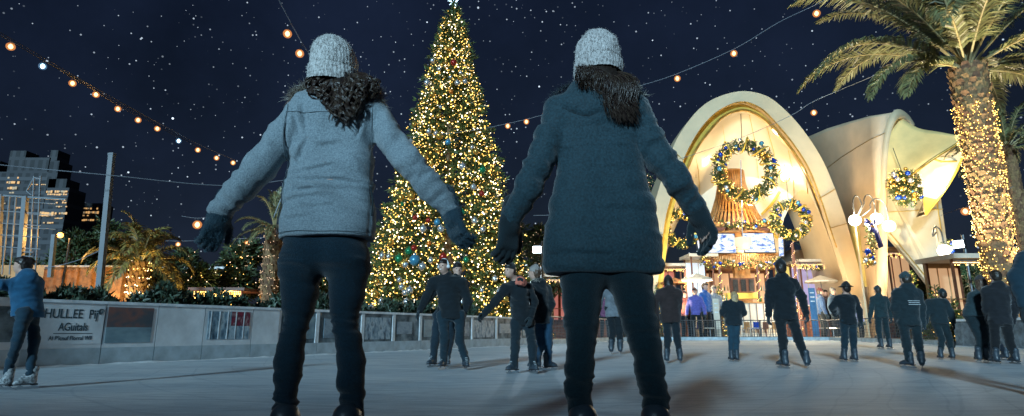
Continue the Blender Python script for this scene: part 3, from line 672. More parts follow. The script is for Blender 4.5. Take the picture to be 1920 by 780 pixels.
# awning: top skin and underside
A = lambda px, py, Y: P(px, py, Y)
rows = []
topE = catmull([A(1690, 221, 38.4), A(1722, 240, 37.6), A(1760, 247, 36.6), A(1812, 257, 35.2)], 4)
botE = catmull([A(1661, 352, 37.6), A(1700, 334, 36.9), A(1745, 300, 36.0), A(1812, 258.5, 35.19)], 4)
lefE = catmull([A(1690, 221, 38.4), A(1664, 258, 38.3), A(1658, 300, 38.2), A(1658, 352, 38.0)], 4)
n = len(topE)
for i in range(n):
    t = i / (n - 1); row = []
    for k in range(9):
        s_ = k / 8; a = topE[i].lerp(botE[i], s_); lq = lefE[min(int(s_ * 12), 12)]; b0 = topE[0].lerp(botE[0], s_)
        row.append(a + (lq - b0) * (1 - t) ** 1.5 + Vector((0, .35 * math.sin(math.pi * s_) * math.sin(math.pi * t), 0)))
    rows.append(row)
MB().slabgrid(rows, (0, .12, -.03)).build('awning', M['awning'], v2, True)
MB().tube([p + Vector((0, -.02, -.03)) for p in botE], .09, 6).build('awning_edge', M['gold'], v2, True)
und_l = catmull([A(1700, 334, 37.05), A(1722, 325, 37.4), A(1730, 350, 38), A(1733, 378, 38), A(1735, 402, 37.6)], 3)
und_r = catmull([A(1812, 260, 35.22), A(1811, 275, 35.6), A(1795, 318, 36.3), A(1768, 362, 37.0), A(1735.5, 403, 37.55)], 3)
MB().slabgrid([und_l, [a.lerp(b, .5) + Vector((0, .8, 0)) for a, b in zip(und_l, und_r)], und_r], (0, .12, 0)).build('awning_lining', M['shell_in'], v2, True)
MB().tube([p + Vector((0, -.02, 0)) for p in und_r], .07, 6).build('awning_edge', M['gold_paint'], v2, True)
MB().tube([A(1741, 295, 36.4), A(1765, 303, 36.6), A(1800, 302, 36.2)], .06, 6).build('awning_edge', M['gold_paint'], v2, True)
MB().slabgrid([[A(1731, 368, 37.2), A(1731, 368, 37.3)], [A(1735, 402, 37.3), A(1757, 374, 37.1)]], (0, .06, 0)).build('awning_tip', M['gold_paint'], v2)
# triangular far leg
leg = [A(1661, 350, 40.4), A(1740, 300, 40.4), A(1764, 372, 40.4), A(1776, 460, 40.2), A(1790, 560, 40), A(1796, 604, 40), A(1770, 604, 40), A(1756, 553, 40), A(1715, 500, 40.2), A(1659, 434, 40.4)]
MB().prism(leg[::-1], (0, .3, 0)).build('leg', M['shell_in'], v2)
mb = MB(); mb.tube([A(1659, 398, 40.3), A(1768, 392, 40.3)], .03, 4); mb.tube([A(1668, 436, 40.3), A(1758, 545, 39.9)], .03, 4); mb.tube([A(1757, 380, 40.3), A(1782, 545, 39.9)], .03, 4); mb.build('panel_joint', M['gold_paint'], v2)
# yellow inner wedge under the vault between the two legs
MB().prism([A(1596, 420, 42), A(1650, 420, 42), A(1648, 530, 42), A(1622, 538, 42)][::-1], (0, .3, 0)).build('wedge', M['wedge'], v2)
light('awning_light', A(1770, 352, 36.4), 170, (1, .86, .60), v2, .2)
light('awning_light', A(1700, 300, 35.0), 160, (1, .75, .30), v2, .3)

fl = lambda px, Y: Vector((at(px, 600, Y).x, Y, -.12))  # the four floods below are added to warm the pavilion shells and awning
ground_flood(fl(1262, 38.6), P(1270, 260, 42), 3200, (1, .74, .42), 'added floodlight warming the left of the arch rim', 70)
ground_flood(fl(1560, 38.4), P(1480, 230, 42), 3200, (1, .74, .42), 'added floodlight warming the right of the arch rim', 75)
ground_flood(fl(1640, 36.9), P(1610, 330, 42), 1700, (1, .76, .44), 'added floodlight warming the barrel vault from below', 80)
ground_flood(fl(1730, 35.2), P(1720, 270, 38), 6000, (1, .80, .40), 'added floodlight warming the yellow awning from below', 70)
# cream trumpet wall behind the slatted tower, part of the big shell
pw = [P(1308, 372, 48), P(1312, 330, 48), P(1360, 300, 48), P(1400, 290, 48), P(1440, 300, 48), P(1490, 332, 48), P(1486, 376, 48), P(1470, 410, 48), P(1462, 445, 48), P(1458, 500, 48), P(1340, 500, 48), P(1334, 440, 48)]
MB().prism(pw[::-1], (0, .5, 0)).build('rear_shell', M['shell_in'], arch)
mb = MB(); mb.tube(catmull([P(1428, 402, 47.5), P(1445, 385, 47.4), P(1462, 360, 47.3)], 4), .12, 6); mb.build('brace', M['gold_paint'], arch, True)
mb = MB(); mb.tube(catmull([P(1446, 425, 47.5), P(1452, 440, 47.4), P(1466, 452, 47.3)], 4), .12, 6); mb.build('brace', M['gold_paint'], arch, True)

# ------------------------------------------------------------------ wreaths and garlands
def garland_mesh(root, path, r0, dens, balls, seed, lit=1.0, needle='needle', closed=False, ballr=(.11, .19), leaf=.26, lrad=.03, lmat=('glow_warm', 'glow_gold')):
    r = random.Random(seed); mb = MB(); n = len(path); lp = []; o = wloc(root)
    for i in range(n - (0 if closed else 1)):
        a = Vector(path[i]); b = Vector(path[(i + 1) % n]); d = (b - a); k = max(1, int(d.length * dens))
        rr = r0[i] if isinstance(r0, list) else r0
        for j in range(k):
            c = a + d * r.random(); q = rdir(r); p = c + q * rr * r.uniform(.2, .8)
            sprig(mb, p, q + d.normalized() * .3 * r.choice((-1, 1)), leaf, leaf * .2, 5, r)
            if r.random() < .22 * lit: lp.append(c + q * rr * r.uniform(.85, 1.15) + Vector((0, -.05, 0)))
    mb.build('foliage', M[needle], root)
    lights_on(root, lp, lrad, [M[m_] for m_ in lmat], nmax=50, r=r)
    for i in range(balls):
        j = r.randrange(n - 1); c = Vector(path[j]).lerp(Vector(path[j + 1]), r.random()); rr = r0[j] if isinstance(r0, list) else r0
        q = (rdir(r) + Vector((0, -1.1, 0))).normalized(); p = c + q * rr * .9; br = r.uniform(*ballr)
        m_ = M[r.choice(['blue_ball', 'blue_ball', 'gold_ball', 'gold_ball', 'teal_ball', 'silver_ball'])]
        MB().ball(p, br, 12, 8).build('bauble', m_, root, True)
def wreath(px, py, rpx, Y, tube, label, seed, balls=22, dens=34, tilt=0.0, ribbon=True, group='hanging wreaths of the pavilion', sqx=1.0):
    c = P(px, py, Y); zc = c.y * CT + (c.z - CAMZ) * ST; rad = rpx * zc / FPX; root = empty('wreath', c, label, 'wreath', group)
    path = [c + Vector((math.cos(t) * rad * sqx, math.cos(t) * rad * tilt, math.sin(t) * rad)) for t in [2 * math.pi * k / 30 for k in range(31)]]
    garland_mesh(root, path, tube, dens, balls, seed)
    if ribbon:
        mb = MB(); n = 150
        rows = [[], []]
        for k in range(n + 1):
            t = 2 * math.pi * k / n; w = t * 9; cc = c + Vector((math.cos(t) * rad * sqx, math.cos(t) * rad * tilt, math.sin(t) * rad)); out = Vector((math.cos(t) * sqx, 0, math.sin(t)))
            p = cc + (out * math.cos(w) + Vector((0, -1, 0)) * math.sin(w)) * tube * 1.12
            tg = Vector((-math.sin(t), 0, math.cos(t))); rows[0].append(p - tg * .06); rows[1].append(p + tg * .06)
        mb.grid(rows).build('ribbon', M['ribbon'], root, True)
    return root, c, rad
w1, c1, r1 = wreath(1396, 320, 50, 41.2, .60, 'largest wreath, hanging in the mouth of the cream arch', 21, 30, 130)
top = P(1389, 214, 42.4); MB().tube([top, c1 + Vector((0, 0, r1 + .3))], .03, 5).build('hanging_cable', M['dark_steel'], w1)
w2, c2_, r2 = wreath(1482, 412, 30, 43.4, .42, 'small dense wreath at the right inside the arch', 22, 16, 100)
MB().tube([c2_ + Vector((0, 0, r2)), c2_ + Vector((0, 0, r2 + 3.2))], .02, 4).build('hanging_cable', M['dark_steel'], w2)
w3, c3_, r3 = wreath(1276, 428, 29, 43.4, .42, 'small wreath beside the dark coated woman right glove', 23, 14, 100)
MB().tube([c3_ + Vector((0, 0, r3)), c3_ + Vector((0, 0, r3 + 3.2))], .02, 4).build('hanging_cable', M['dark_steel'], w3)
w4, c4_, r4 = wreath(1697, 352, 22, 37.0, .62, 'wreath hanging under the yellow scoop awning', 24, 22, 150, sqx=.75, ribbon=False)
MB().tube([c4_ + Vector((0, 0, r4)), c4_ + Vector((0, .6, r4 + 2.2))], .02, 4).build('hanging_cable', M['dark_steel'], w4)

# ------------------------------------------------------------------ slatted wooden tower, screens, bar
tc_ = P(1393, 600, 45); tower = empty('slatted_tower', (tc_.x, 45, -.12), 'flared timber slat tower rising behind the biggest wreath', 'tower')
def zat(py, Y=45): return P(1393, py, Y).z
def wat(px_half, py, Y=45): p = P(1393, py, Y); return px_half * (Y * CT + (p.z - CAMZ) * ST) / FPX
cx = tc_.x
prof = [(322, 24), (345, 26), (370, 32), (400, 43), (425, 56), (440, 63)]
ring_pts = [(zat(py), wat(h, py)) for py, h in prof]
for k in range(40):
    a = 2 * math.pi * k / 40
    if math.sin(a) > 0.25: continue
    mb = MB(); prev = None; rows = []
    for z, w_ in ring_pts:
        o = Vector((math.cos(a), math.sin(a) * .75, 0)); tg = Vector((-math.sin(a), math.cos(a) * .75, 0)); c = Vector((cx, 45, z)) + o * w_
        hw = .055 * (1 + w_ * .22); rows.append([c - tg * hw, c + tg * hw])
    mb.slabgrid(rows, Vector((-math.cos(a), -math.sin(a), 0)) * .08).build('slat', M['wood'], tower)
for z, w_ in (ring_pts[0], ring_pts[1], ring_pts[3], ring_pts[5]):
    MB().tube([(cx + math.cos(t) * w_ * .93, 45 + math.sin(t) * w_ * .70, z) for t in [k * 2 * math.pi / 28 for k in range(29)]], .08, 6).build('hoop', M['wood'], tower)
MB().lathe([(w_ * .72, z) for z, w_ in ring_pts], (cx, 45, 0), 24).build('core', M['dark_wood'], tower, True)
light('tower_light', (cx, 41.9, zat(395)), 600, (1, .72, .36), tower, .2)
# lower skirt of slats under the screens
for k in range(34):
    x0 = -62 + 124 * k / 33
    a = P(1390 + x0, 477, 44.2); b = P(1390 + x0 * 1.12, 497, 43.8)
    MB().slabgrid([[a - Vector((.045, 0, 0)), a + Vector((.045, 0, 0))], [b - Vector((.06, 0, 0)), b + Vector((.06, 0, 0))]], (0, .08, 0)).build('slat', M['wood'], tower)
MB().bbox(P(1326, 479, 44.3), P(1456, 474, 44.6)).build('beam', M['wood'], tower)
MB().bbox(P(1385, 600, 44.5), P(1396, 430, 44.9)).build('post', M['wood'], tower)
def tv(pxa, pya, pxb, pyb, Y, label, yaw=0, seed=0):
    a = P(pxa, pya, Y); b = P(pxb, pyb, Y); b.y = Y; c = (a + b) / 2; w = abs(b.x - a.x); h = abs(a.z - b.z); root = empty('screen', c, label, 'screen', 'screens round the slatted tower')
    Mr = Matrix.Rotation(yaw, 3, 'Z') @ Matrix.Rotation(R(-6), 3, 'X')
    MB().box(c, (w, .12, h), Mr).build('casing', M['dark_steel'], root)
    MB().box(c + Mr @ Vector((0, -.07, 0)), (w * .95, .02, h * .92), Mr).build('display', M['tvA' if seed % 2 else 'tvB'], root)
    return root, c, w, h
def tvmat(name, redness, seed):
    m = bpy.data.materials.new(name); m.use_nodes = True; t = m.node_tree; n = t.nodes; l = t.links; b = n['Principled BSDF']
    tcn = n.new('ShaderNodeTexCoord'); mp = n.new('ShaderNodeMapping'); mp.inputs['Location'].default_value = (seed, seed, seed); mp.inputs['Scale'].default_value = (2.2, 2.2, 5); l.new(tcn.outputs['Object'], mp.inputs[0])
    v = n.new('ShaderNodeTexNoise'); v.inputs['Scale'].default_value = .85; v.inputs['Detail'].default_value = 5; v.inputs['Roughness'].default_value = .75; l.new(mp.outputs[0], v.inputs['Vector'])
    r = n.new('ShaderNodeValToRGB')
    for _ in range(2): r.color_ramp.elements.new(.5)
    for i, (p_, c) in enumerate(((.36, (.02, .06, .45)), (.44, (.25, .45, .85)), (.50, (.85, .9, 1)), (.62, (1, 1, 1)))): r.color_ramp.elements[i].position = p_; r.color_ramp.elements[i].color = (*c, 1)
    l.new(v.outputs['Fac'], r.inputs[0]); l.new(r.outputs[0], b.inputs['Emission Color']); b.inputs['Emission Strength'].default_value = 1.25; b.inputs['Base Color'].default_value = (.02, .02, .02, 1); b.inputs['Roughness'].default_value = .2
    return m
M['tvA'] = tvmat('tvA', 0, 3.1); M['tvB'] = tvmat('tvB', .1, 9.7)
tv(1321, 437, 1381, 476, 43.8, 'left of the two big bright screens under the slat tower', 0, 1)
tv(1391, 436, 1454, 475, 43.8, 'right of the two big bright screens under the slat tower', 0, 0)
tv(1302, 444, 1316, 482, 43.6, 'narrow angled screen at the left corner of the slat tower', R(55), 0)
tv(1459, 444, 1472, 482, 43.6, 'narrow angled screen at the right corner of the slat tower', R(-55), 1)
for i, (x, l_) in enumerate(((1342, 'tilted brown loudspeaker box above the left big screen'), (1428, 'tilted brown loudspeaker box above the right big screen'))):
    c = P(x, 424, 43.3); root = empty('loudspeaker', c, l_, 'loudspeaker', 'loudspeakers above the screens')
    Mr = Matrix.Rotation(R(-20), 3, 'X'); MB().box(c, (1.3, .5, .55), Mr).build('cabinet', M['dark_wood'], root); MB().box(c + Mr @ Vector((0, -.27, 0)), (1.15, .03, .42), Mr).build('grille', M['wood'], root)
# garlands hung on the tower
def garland(pts, Y, r0, label, seed, balls=12, dens=38, group='garlands on the pavilion tower', lit=1, ballr=(.08, .15)):
    path = catmull([P(x, y, Y) for x, y in pts], 4); root = empty('garland', path[0], label, 'garland', group); garland_mesh(root, path, r0, dens, balls, seed, lit, ballr=ballr); return root
garland([(1352, 418), (1370, 425), (1390, 420), (1412, 424), (1434, 418), (1452, 428), (1462, 412)], 43.0, .26, 'garland swagged above the big screens', 31, 14)
garland([(1318, 492), (1340, 499), (1365, 492), (1388, 500), (1410, 492), (1434, 498), (1462, 488)], 43.2, .30, 'garland swagged under the big screens', 32, 18)
garland([(1304, 430), (1316, 442), (1322, 470), (1318, 492)], 43.0, .22, 'garland dropping down beside the left small screen', 33, 5)
garland([(1500, 500), (1530, 503), (1560, 499), (1590, 503)], 47.2, .20, 'long pale garland on the terrace roof edge', 34, 3, lit=1.6)
# drum pendant on a rod in front of the wreath
pc = P(1393, 455, 41.6); root = empty('pendant_lamp', pc, 'cream drum lamp hanging on a long white rod in front of the screens', 'pendant lamp')
MB().tube([P(1389, 300, 41.6), pc + Vector((0, 0, .4))], .035, 6).build('rod', M['silver_ball'], root)
w_ = .60; MB().lathe([(w_, .36), (w_, -.22), (w_ * .7, -.30), (w_ * .7, -.5), (w_ * .66, -.5), (w_ * .66, -.3), (.01, -.3)], pc, 24).build('shade', M['lamp_shade'], root, True)
light('pendant_light', pc + Vector((0, -.8, -.9)), 60, (1, .8, .5), root, .2)

# ------------------------------------------------------------------ lamp posts with hooked arms and globes
def hook_lamp(px, pygl, Y, globes, label, power, top=368):
    b = P(px, 600, Y); b.z = -.12; root = empty('lamp_post', b, label, 'lamp post', 'lamp posts with hooked globe arms')
    ztop = P(px, pygl - 5, Y).z; MB().tube([b, (b.x, b.y, ztop + .4)], .06, 10).build('pole', M['shell'], root)
    for (gx, gy, hx) in globes:
        g = P(gx, gy, Y - .3); tp = P(gx, top + (gy - 415) * .5, Y - .3); dx = (b.x - g.x); tp.z
        s_ = 1 if dx > 0 else -1; w_ = max(.55, abs(dx) * .55)
        pts = [g + Vector((0, 0, .3)), g + Vector((0, 0, (tp.z - g.z) * .6))]
        for k in range(9):
            t = math.pi * k / 8; pts.append(Vector((g.x + s_ * w_ * (1 - math.cos(t)) * .5, g.y, g.z + (tp.z - g.z) * (.6 + .4 * math.sin(t)))))
        pts.append(Vector((b.x, b.y, ztop)))
        MB().tube(catmull(pts, 2), .045, 6).build('arm', M['steel'], root, True)
        MB().ball(g, .36, 18, 12).build('globe', M['globe'], root, True)
        light('globe_light', g + Vector((0, -.55, 0)), power, (1, .82, .55), root, .3)
    return root
hook_lamp(1626, 420, 36.6, [(1603, 413, 0), (1643, 410, 0), (1667, 424, 0)], 'lamp post with three glowing globes on hooked arms before the vault', 750)
hook_lamp(1782, 440, 34, [(1771, 470, 0)], 'second lamp post with a hooked arm left of the lit palm', 40, 398)
g1 = garland([(1626, 412), (1630, 428), (1636, 450), (1632, 475), (1629, 494)], 36.0, .34, 'hanging garland with baubles and bow on the globe lamp post', 41, 16, 60, group='garlands on lamp posts', ballr=(.12, .2))
bow = MB(); bc = P(1632, 418, 35.6)
for s_ in (-1, 1):
    bow.slabgrid([[bc, bc + Vector((0, 0, -.05))], [bc + Vector((s_ * .35, -.1, .3)), bc + Vector((s_ * .45, -.1, -.02))], [bc + Vector((s_ * .1, -.2, .1)), bc + Vector((s_ * .1, -.2, -.12))]], (0, .02, 0))
bow.slabgrid([[bc, bc + Vector((.3, 0, 0))], [P(1640, 440, 35.5), P(1648, 436, 35.5)], [P(1648, 466, 35.5), P(1657, 462, 35.5)]], (0, .02, 0))
bow.slabgrid([[bc, bc + Vector((.25, 0, 0))], [P(1632, 436, 35.55), P(1640, 434, 35.55)]], (0, .02, 0)); bow.build('bow', M['blue_ribbon'], g1, True)
garland([(1776, 452), (1781, 470), (1779, 488), (1782, 500)], 33.6, .24, 'small blue garland on the lamp post left of the lit palm', 42, 10, 40, group='garlands on lamp posts', ballr=(.1, .15))

# ------------------------------------------------------------------ bar counters, shelves, furniture under the arch
def bxp(mb, x0, y0, x1, y1, Y, dep=.6): a = P(x0, y0, Y); b = P(x1, y1, Y); return mb.bbox((a.x, Y, a.z), (b.x, Y + dep, b.z))
def counter(x0, x1, yt, Y, label, m_, topm):
    a = P(x0, yt, Y); b = P(x1, yt, Y); root = empty('bar_counter', ((a.x + b.x) / 2, Y, -.12), label, 'counter', 'bar counters under the arch')
    MB().bbox((a.x, Y, -.12), (b.x, Y + .8, a.z - .08)).build('front', m_, root); MB().bbox((a.x - .1, Y - .15, a.z - .08), (b.x + .1, Y + .9, a.z)).build('worktop', topm, root)
    mb = MB(); n = int((b.x - a.x) / .5)
    for k in range(n + 1): x = a.x + (b.x - a.x) * k / n; mb.bbox((x - .02, Y - .03, 0), (x + .02, Y, a.z - .1))
    mb.build('battens', M['dark_wood'], root)
M['brick'] = mat('brick', (0.22, 0.08, 0.045), 0.8, 0, 0.5, 5, .3, 12)
counter(1300, 1470, 566, 41.5, 'long bar counter in front of the slatted tower', M['cream'], M['wood'])
counter(1236, 1300, 576, 41, 'short bar counter beside the hooded skater', M['brick'], M['wood'])
counter(1480, 1590, 572, 43.5, 'pale counter under the terrace roof', M['brick'], M['cream'])
rc_ = random.Random(77)
# back-bar cabinet with three dark doors under the tower
a = P(1372, 522, 42.6); root = empty('cabinet', (P(1396, 600, 42.6).x, 42.6, 0), 'dark red wooden bar cabinet with three bottle niches', 'cabinet')
mb = MB(); bxp(mb, 1371, 521, 1417, 548, 42.6, .5).build('carcass', M['dark_wood'], root)
for k in range(3): mb = MB(); bxp(mb, 1374 + 15 * k, 524, 1385 + 15 * k, 546, 42.54, .05).build('door', M['dark_steel'], root)
mb = MB(); bxp(mb, 1364, 549, 1425, 560, 42.4, .8).build('plinth', M['gold_paint'], root)
def bottles(x0, x1, y, Y, n, grp, seed):
    r = random.Random(seed)
    for k in range(n):
        x = x0 + (x1 - x0) * k / max(1, n - 1) + r.uniform(-1, 1); p = P(x, y, Y); s_ = r.uniform(.8, 1.25)
        o = MB().lathe([(.01, 0), (.05 * s_, 0), (.05 * s_, .24 * s_), (.018, .32 * s_), (.018, .42 * s_), (.001, .42 * s_)], (0, 0, 0), 8).build('bottle', M[(bc_ := r.choice(['bt1', 'bt2', 'bt3', 'bt4']))], None, True, loc=None)
        o.location = p; tag(o, 'small ' + dict(bt1='green', bt2='amber', bt3='blue', bt4='pale')[bc_] + ' bottle lined up on the ' + ('back bar shelf' if 'shelf' in grp else 'long bar counter'), 'bottle', grp)
for i_, (n_, c) in enumerate((('bt1', (.02, .12, .05)), ('bt2', (.3, .12, .02)), ('bt3', (.05, .15, .4)), ('bt4', (.6, .6, .55)))): M[n_] = mat(n_, c, .15)
bottles(1306, 1362, 565.5, 41.9, 14, 'bottles on the bar counter', 1); bottles(1425, 1466, 565.5, 41.9, 10, 'bottles on the bar counter', 2)
# lit kiosks: fridge, menu boards, stalls
def kiosk(x0, y0, x1, y1, Y, label, m_wall, m_glow, roof=M['cream'], n=3, items=True):
    a, b = P(x0, y0, Y), P(x1, y1, Y); root = empty('kiosk', ((a.x + b.x) / 2, Y, -.12), label, 'kiosk')
    za, zb = a.z, -.12; w = b.x - a.x
    MB().bbox((a.x, Y + 1.8, zb), (b.x, Y + 2, za)).build('back_wall', m_wall, root)
    for x in (a.x, b.x):
        for y in (Y + .05, Y + 1.75): MB().bbox((x - .05, y - .05, zb), (x + .05, y + .05, za)).build('post', M['dark_wood'], root)
    MB().bbox((a.x - .3, Y - .5, za), (b.x + .3, Y + 2.1, za + .22)).build('roof', roof, root)
    MB().bbox((a.x, Y - .02, zb), (b.x, Y + .5, 1.0)).build('counter', m_wall, root)
    for k in range(n):
        x = a.x + w * (k + .5) / n; MB().bbox((x - w / n * .40, Y + 1.74, 1.35), (x + w / n * .40, Y + 1.79, za - .25)).build('lit_panel', M[m_glow], root)
    for k in range(2): MB().bbox((a.x + .1, Y + 1.3, 1.5 + .6 * k), (b.x - .1, Y + 1.7, 1.54 + .6 * k)).build('shelf', M['wood'], root)
    return root
kiosk(1296, 482, 1344, 600, 43.2, 'white lit kiosk at the left of the tower under the small garland', M['cream'], 'panel_cool', n=3)
kiosk(1500, 492, 1592, 600, 47.6, 'terrace stall with lavender back panels right of the tower', M['cream'], 'panel_lav', n=5)
kiosk(1226, 500, 1282, 600, 44.5, 'dark kiosk with red and violet lights behind the hooded skater', M['brick'], 'panel_red', n=4)
kiosk(1664, 470, 1752, 600, 42.5, 'brick kiosk seen between the two legs of the barrel vault', M['brick'], 'panel_warm', roof=M['roof_brown'], n=4)
kiosk(1000, 520, 1080, 600, 39.5, 'brick stall trimmed with red lights seen between the dark coated woman legs', M['brick'], 'panel_red', n=3)
kiosk(1100, 515, 1165, 600, 42.5, 'pink lit stall framed by the dark coated woman legs', M['brick'], 'panel_red', n=3)
kiosk(1785, 486, 1868, 600, 27, 'low snack kiosk with pale sloped roof left of the lit palm trunk', M['tan'], 'panel_warm', roof=M['cream'], n=3)
kiosk(1330, 503, 1460, 600, 45.8, 'lit back bar with shelves right under the slatted tower', M['dark_wood'], 'panel_warm', roof=M['wood'], n=7)
bottles(1336, 1456, 545, 47.0, 22, 'bottles on the back bar shelf', 5)
# terrace building with broad roof, right of the tower
a, b = P(1478, 470, 52), P(1625, 492, 52); root = empty('terrace_building', ((a.x + b.x) / 2, 52, -.12), 'terrace building with a broad brown roof seen through the arch', 'building')
MB().bbox((a.x, 51.5, b.z), (b.x, 58, a.z)).build('roof', M['roof_brown'], root); MB().bbox((a.x, 55, -.12), (b.x, 55.3, b.z)).build('wall', M['cream'], root)
for k in range(6): x = a.x + (b.x - a.x) * k / 5; MB().bbox((x - .1, 51.8, -.12), (x + .1, 52, b.z)).build('column', M['cream'], root)
mb = MB(); mb.bbox((a.x, 54.9, P(1478, 512, 52).z), (b.x, 54.95, P(1478, 494, 52).z)); mb.build('lit_strip', M['panel_yellow'], root)
light('terrace_light', ((a.x + b.x) / 2, 50.6, 4.2), 250, (1, .78, .5), root, .4)
# small Christmas trees and shrubs beyond the railing
def small_tree(px, pyb, pyt, Y, label, wpx, seed, lit=1.0, grp='small lit firs round the plaza'):
    b = P(px, pyb, Y); b.z = -.12; t_ = P(px, pyt, Y); h = t_.z + .12; w_ = wpx * Y / FPX / 2; r = random.Random(seed); root = empty('fir_tree', b, label, 'fir tree', grp)
    MB().tube([b, b + Vector((0, 0, h * .9))], [.07, .02], 6).build('trunk', M['bark'], root); mb = MB(); lp = []
    for i in range(int(120 + h * 40)):
        t = 1 - math.sqrt(r.random()); z = .15 + t * (h - .3); a = r.uniform(0, 6.283); rr = w_ * (1 - t) * r.uniform(.5, 1.05)
        p = b + Vector((math.cos(a) * rr, math.sin(a) * rr, z)); sprig(mb, p, (math.cos(a), math.sin(a), .1), .26, .05, 5, r)
        if r.random() < .25 * lit: lp.append(p + Vector((math.cos(a), math.sin(a), 0)) * .06)
    mb.build('foliage', M['needle'], root); lights_on(root, lp, .022, [M['glow_warm'], M['glow_gold']], nmax=30, r=r); return root
small_tree(1352, 590, 520, 40.6, 'small fir with red ornaments by the bar counter', 26, 51)
small_tree(1762, 600, 520, 24.5, 'dark fir behind the low planter left of the lit palm', 44, 52, .3)
small_tree(1790, 600, 545, 23.6, 'smaller fir with orange lights next to the snack kiosk', 26, 53, 1)
small_tree(1722, 600, 500, 38, 'fir standing between the barrel vault legs', 30, 54, .8)
small_tree(1590, 600, 540, 40, 'little fir behind the skater in the brimmed hat', 22, 55, .8)
small_tree(1236, 600, 520, 40, 'fir just left of the hooded skater', 28, 56, .5)
small_tree(1018, 600, 500, 34, 'fir with white lights beside the floodlit shelter', 40, 57, 1.0)
# tables with chairs on the terrace under the arch
def chair_set(px, Y, label):
    c = P(px, 600, Y); root = empty('cafe_table', (c.x, Y, -.12), label, 'table', 'cafe tables behind the railing')
    MB().lathe([(.01, .86), (.42, .86), (.42, .90), (.01, .90)], (c.x, Y, -.12), 18).build('tabletop', M['cream'], root)
    MB().tube([(c.x, Y, -.12), (c.x, Y, .74)], .04, 8).build('leg', M['steel'], root); MB().lathe([(.01, .04), (.28, .03), (.28, 0), (.01, 0)], (c.x, Y, -.12), 14).build('foot', M['steel'], root)
for k, (x, l_) in enumerate(((1330, 'round cafe table left of the small skater'), (1412, 'round cafe table between the small skater and the tall one'), (1530, 'round cafe table just right of the tall skater'), (1560, 'round cafe table left of the skater in the hat'))): chair_set(x, 39, l_)
def stool(px, Y, label, mm):
    c = P(px, 600, Y); root = empty('bar_stool', (c.x, Y, -.12), label, 'bar stool', 'bar stools at the counter')
    MB().box((c.x, Y, .74), (.4, .4, .06)).build('seat', mm, root); MB().box((c.x, Y - .19, .98), (.4, .04, .42)).build('backrest', mm, root)
    for sx in (-.17, .17):
        for sy in (-.17, .17): MB().tube([(c.x + sx, Y + sy, .72), (c.x + sx * 1.15, Y + sy * 1.15, -.12)], .02, 5).build('leg', M['steel'], root)
for k in range(9): stool(1310 + 17.5 * k, 40.7, ['blue', 'dark brown', 'light wooden'][k % 3] + ' bar stool in the row at the long counter', M[['blue_ball', 'dark_wood', 'wood'][k % 3]])
# blue pull-up banner and an advertising screen
for x0, x1, y0, y1, Y, l_, mm in ((1515, 1533, 540, 592, 38.4, 'tall light blue pull-up banner right of the tall skater', 'banner_blue'), (1336, 1350, 560, 596, 38, 'white and blue sail banner behind the railing', 'cream')):
    a, b = P(x0, y0, Y), P(x1, y1, Y); root = empty('banner_stand', ((a.x + b.x) / 2, Y, -.12), l_, 'banner'); MB().bbox((a.x, Y, .1), (b.x, Y + .03, a.z)).build('sheet', M[mm], root); MB().bbox((a.x - .03, Y - .15, -.12), (b.x + .03, Y + .18, .1)).build('base', M['steel'], root)
    for k in range(3): MB().bbox((a.x + .08, Y - .012, a.z - .35 - .28 * k), (b.x - .08, Y - .004, a.z - .28 - .28 * k)).build('printed_line', M['cap'], root)
# festoon bulbs along the dark kiosk
# ================================================================== string lights and guy wires
def string_light(pts, bulbs, label, Yf, rc=.010, rb=.045, drop=.16, group='festoon strings over the rink'):
    """pts: photo columns of the cable; Yf(px) gives its distance; bulbs: (px, py, material)."""
    path = catmull([P(x, y, Yf(x)) for x, y in pts], 6); root = empty('string_light', path[0], label, 'string lights', group)
    MB().tube(path, rc, 5).build('cable', M['cable'], root)
    for x, y, m_ in bulbs:
        Y = Yf(x); p = P(x, y, Y)
        c = min(path, key=lambda q: (q - p).length + abs(q.x - p.x) * 3); c = Vector((p.x, p.y, max(c.z, p.z + rb * 2)))
        # find the height of the cable over this bulb
        for a, b in zip(path, path[1:]):
            if (a.x - p.x) * (b.x - p.x) <= 0 and abs(b.x - a.x) > 1e-6: t = (p.x - a.x) / (b.x - a.x); q = a.lerp(b, t); c = Vector((p.x, q.y, q.z)); break
        if c.z < p.z + rb: c.z = p.z + rb * 1.6
        M.setdefault('amber', bulb_halo()); b_ = MB(); b_.lathe([(.001, -rb * 1.35), (rb * .55, -rb * 1.1), (rb, -rb * .3), (rb * .9, rb * .35), (rb * .45, rb * 1.0), (rb * .4, rb * 1.2)], p, 12); bo = b_.build('bulb', M[m_], root, True); MB().ball(p + Vector((0, 0, -rb * .1)), rb * 1.9, 14, 10).build('halo_shell', M['amber' if m_ == 'bulb' else 'cool_halo'], bo, True)  # outer ball imitates a glow halo round the bulb
        s_ = MB(); s_.tube([p + Vector((0, 0, rb * 1.1)), p + Vector((0, 0, rb * 2.1))], rb * .5, 8); s_.tube([p + Vector((0, 0, rb * 2)), c], rc * .8, 4); s_.build('socket', M['dark_steel'], bo).location = Vector((0, 0, 0))
    return root
M['window_mid'] = emis('window_mid', (1, 0.60, 0.26), 0.4, False)
W_, C_ = 'bulb', 'bulb_cool'
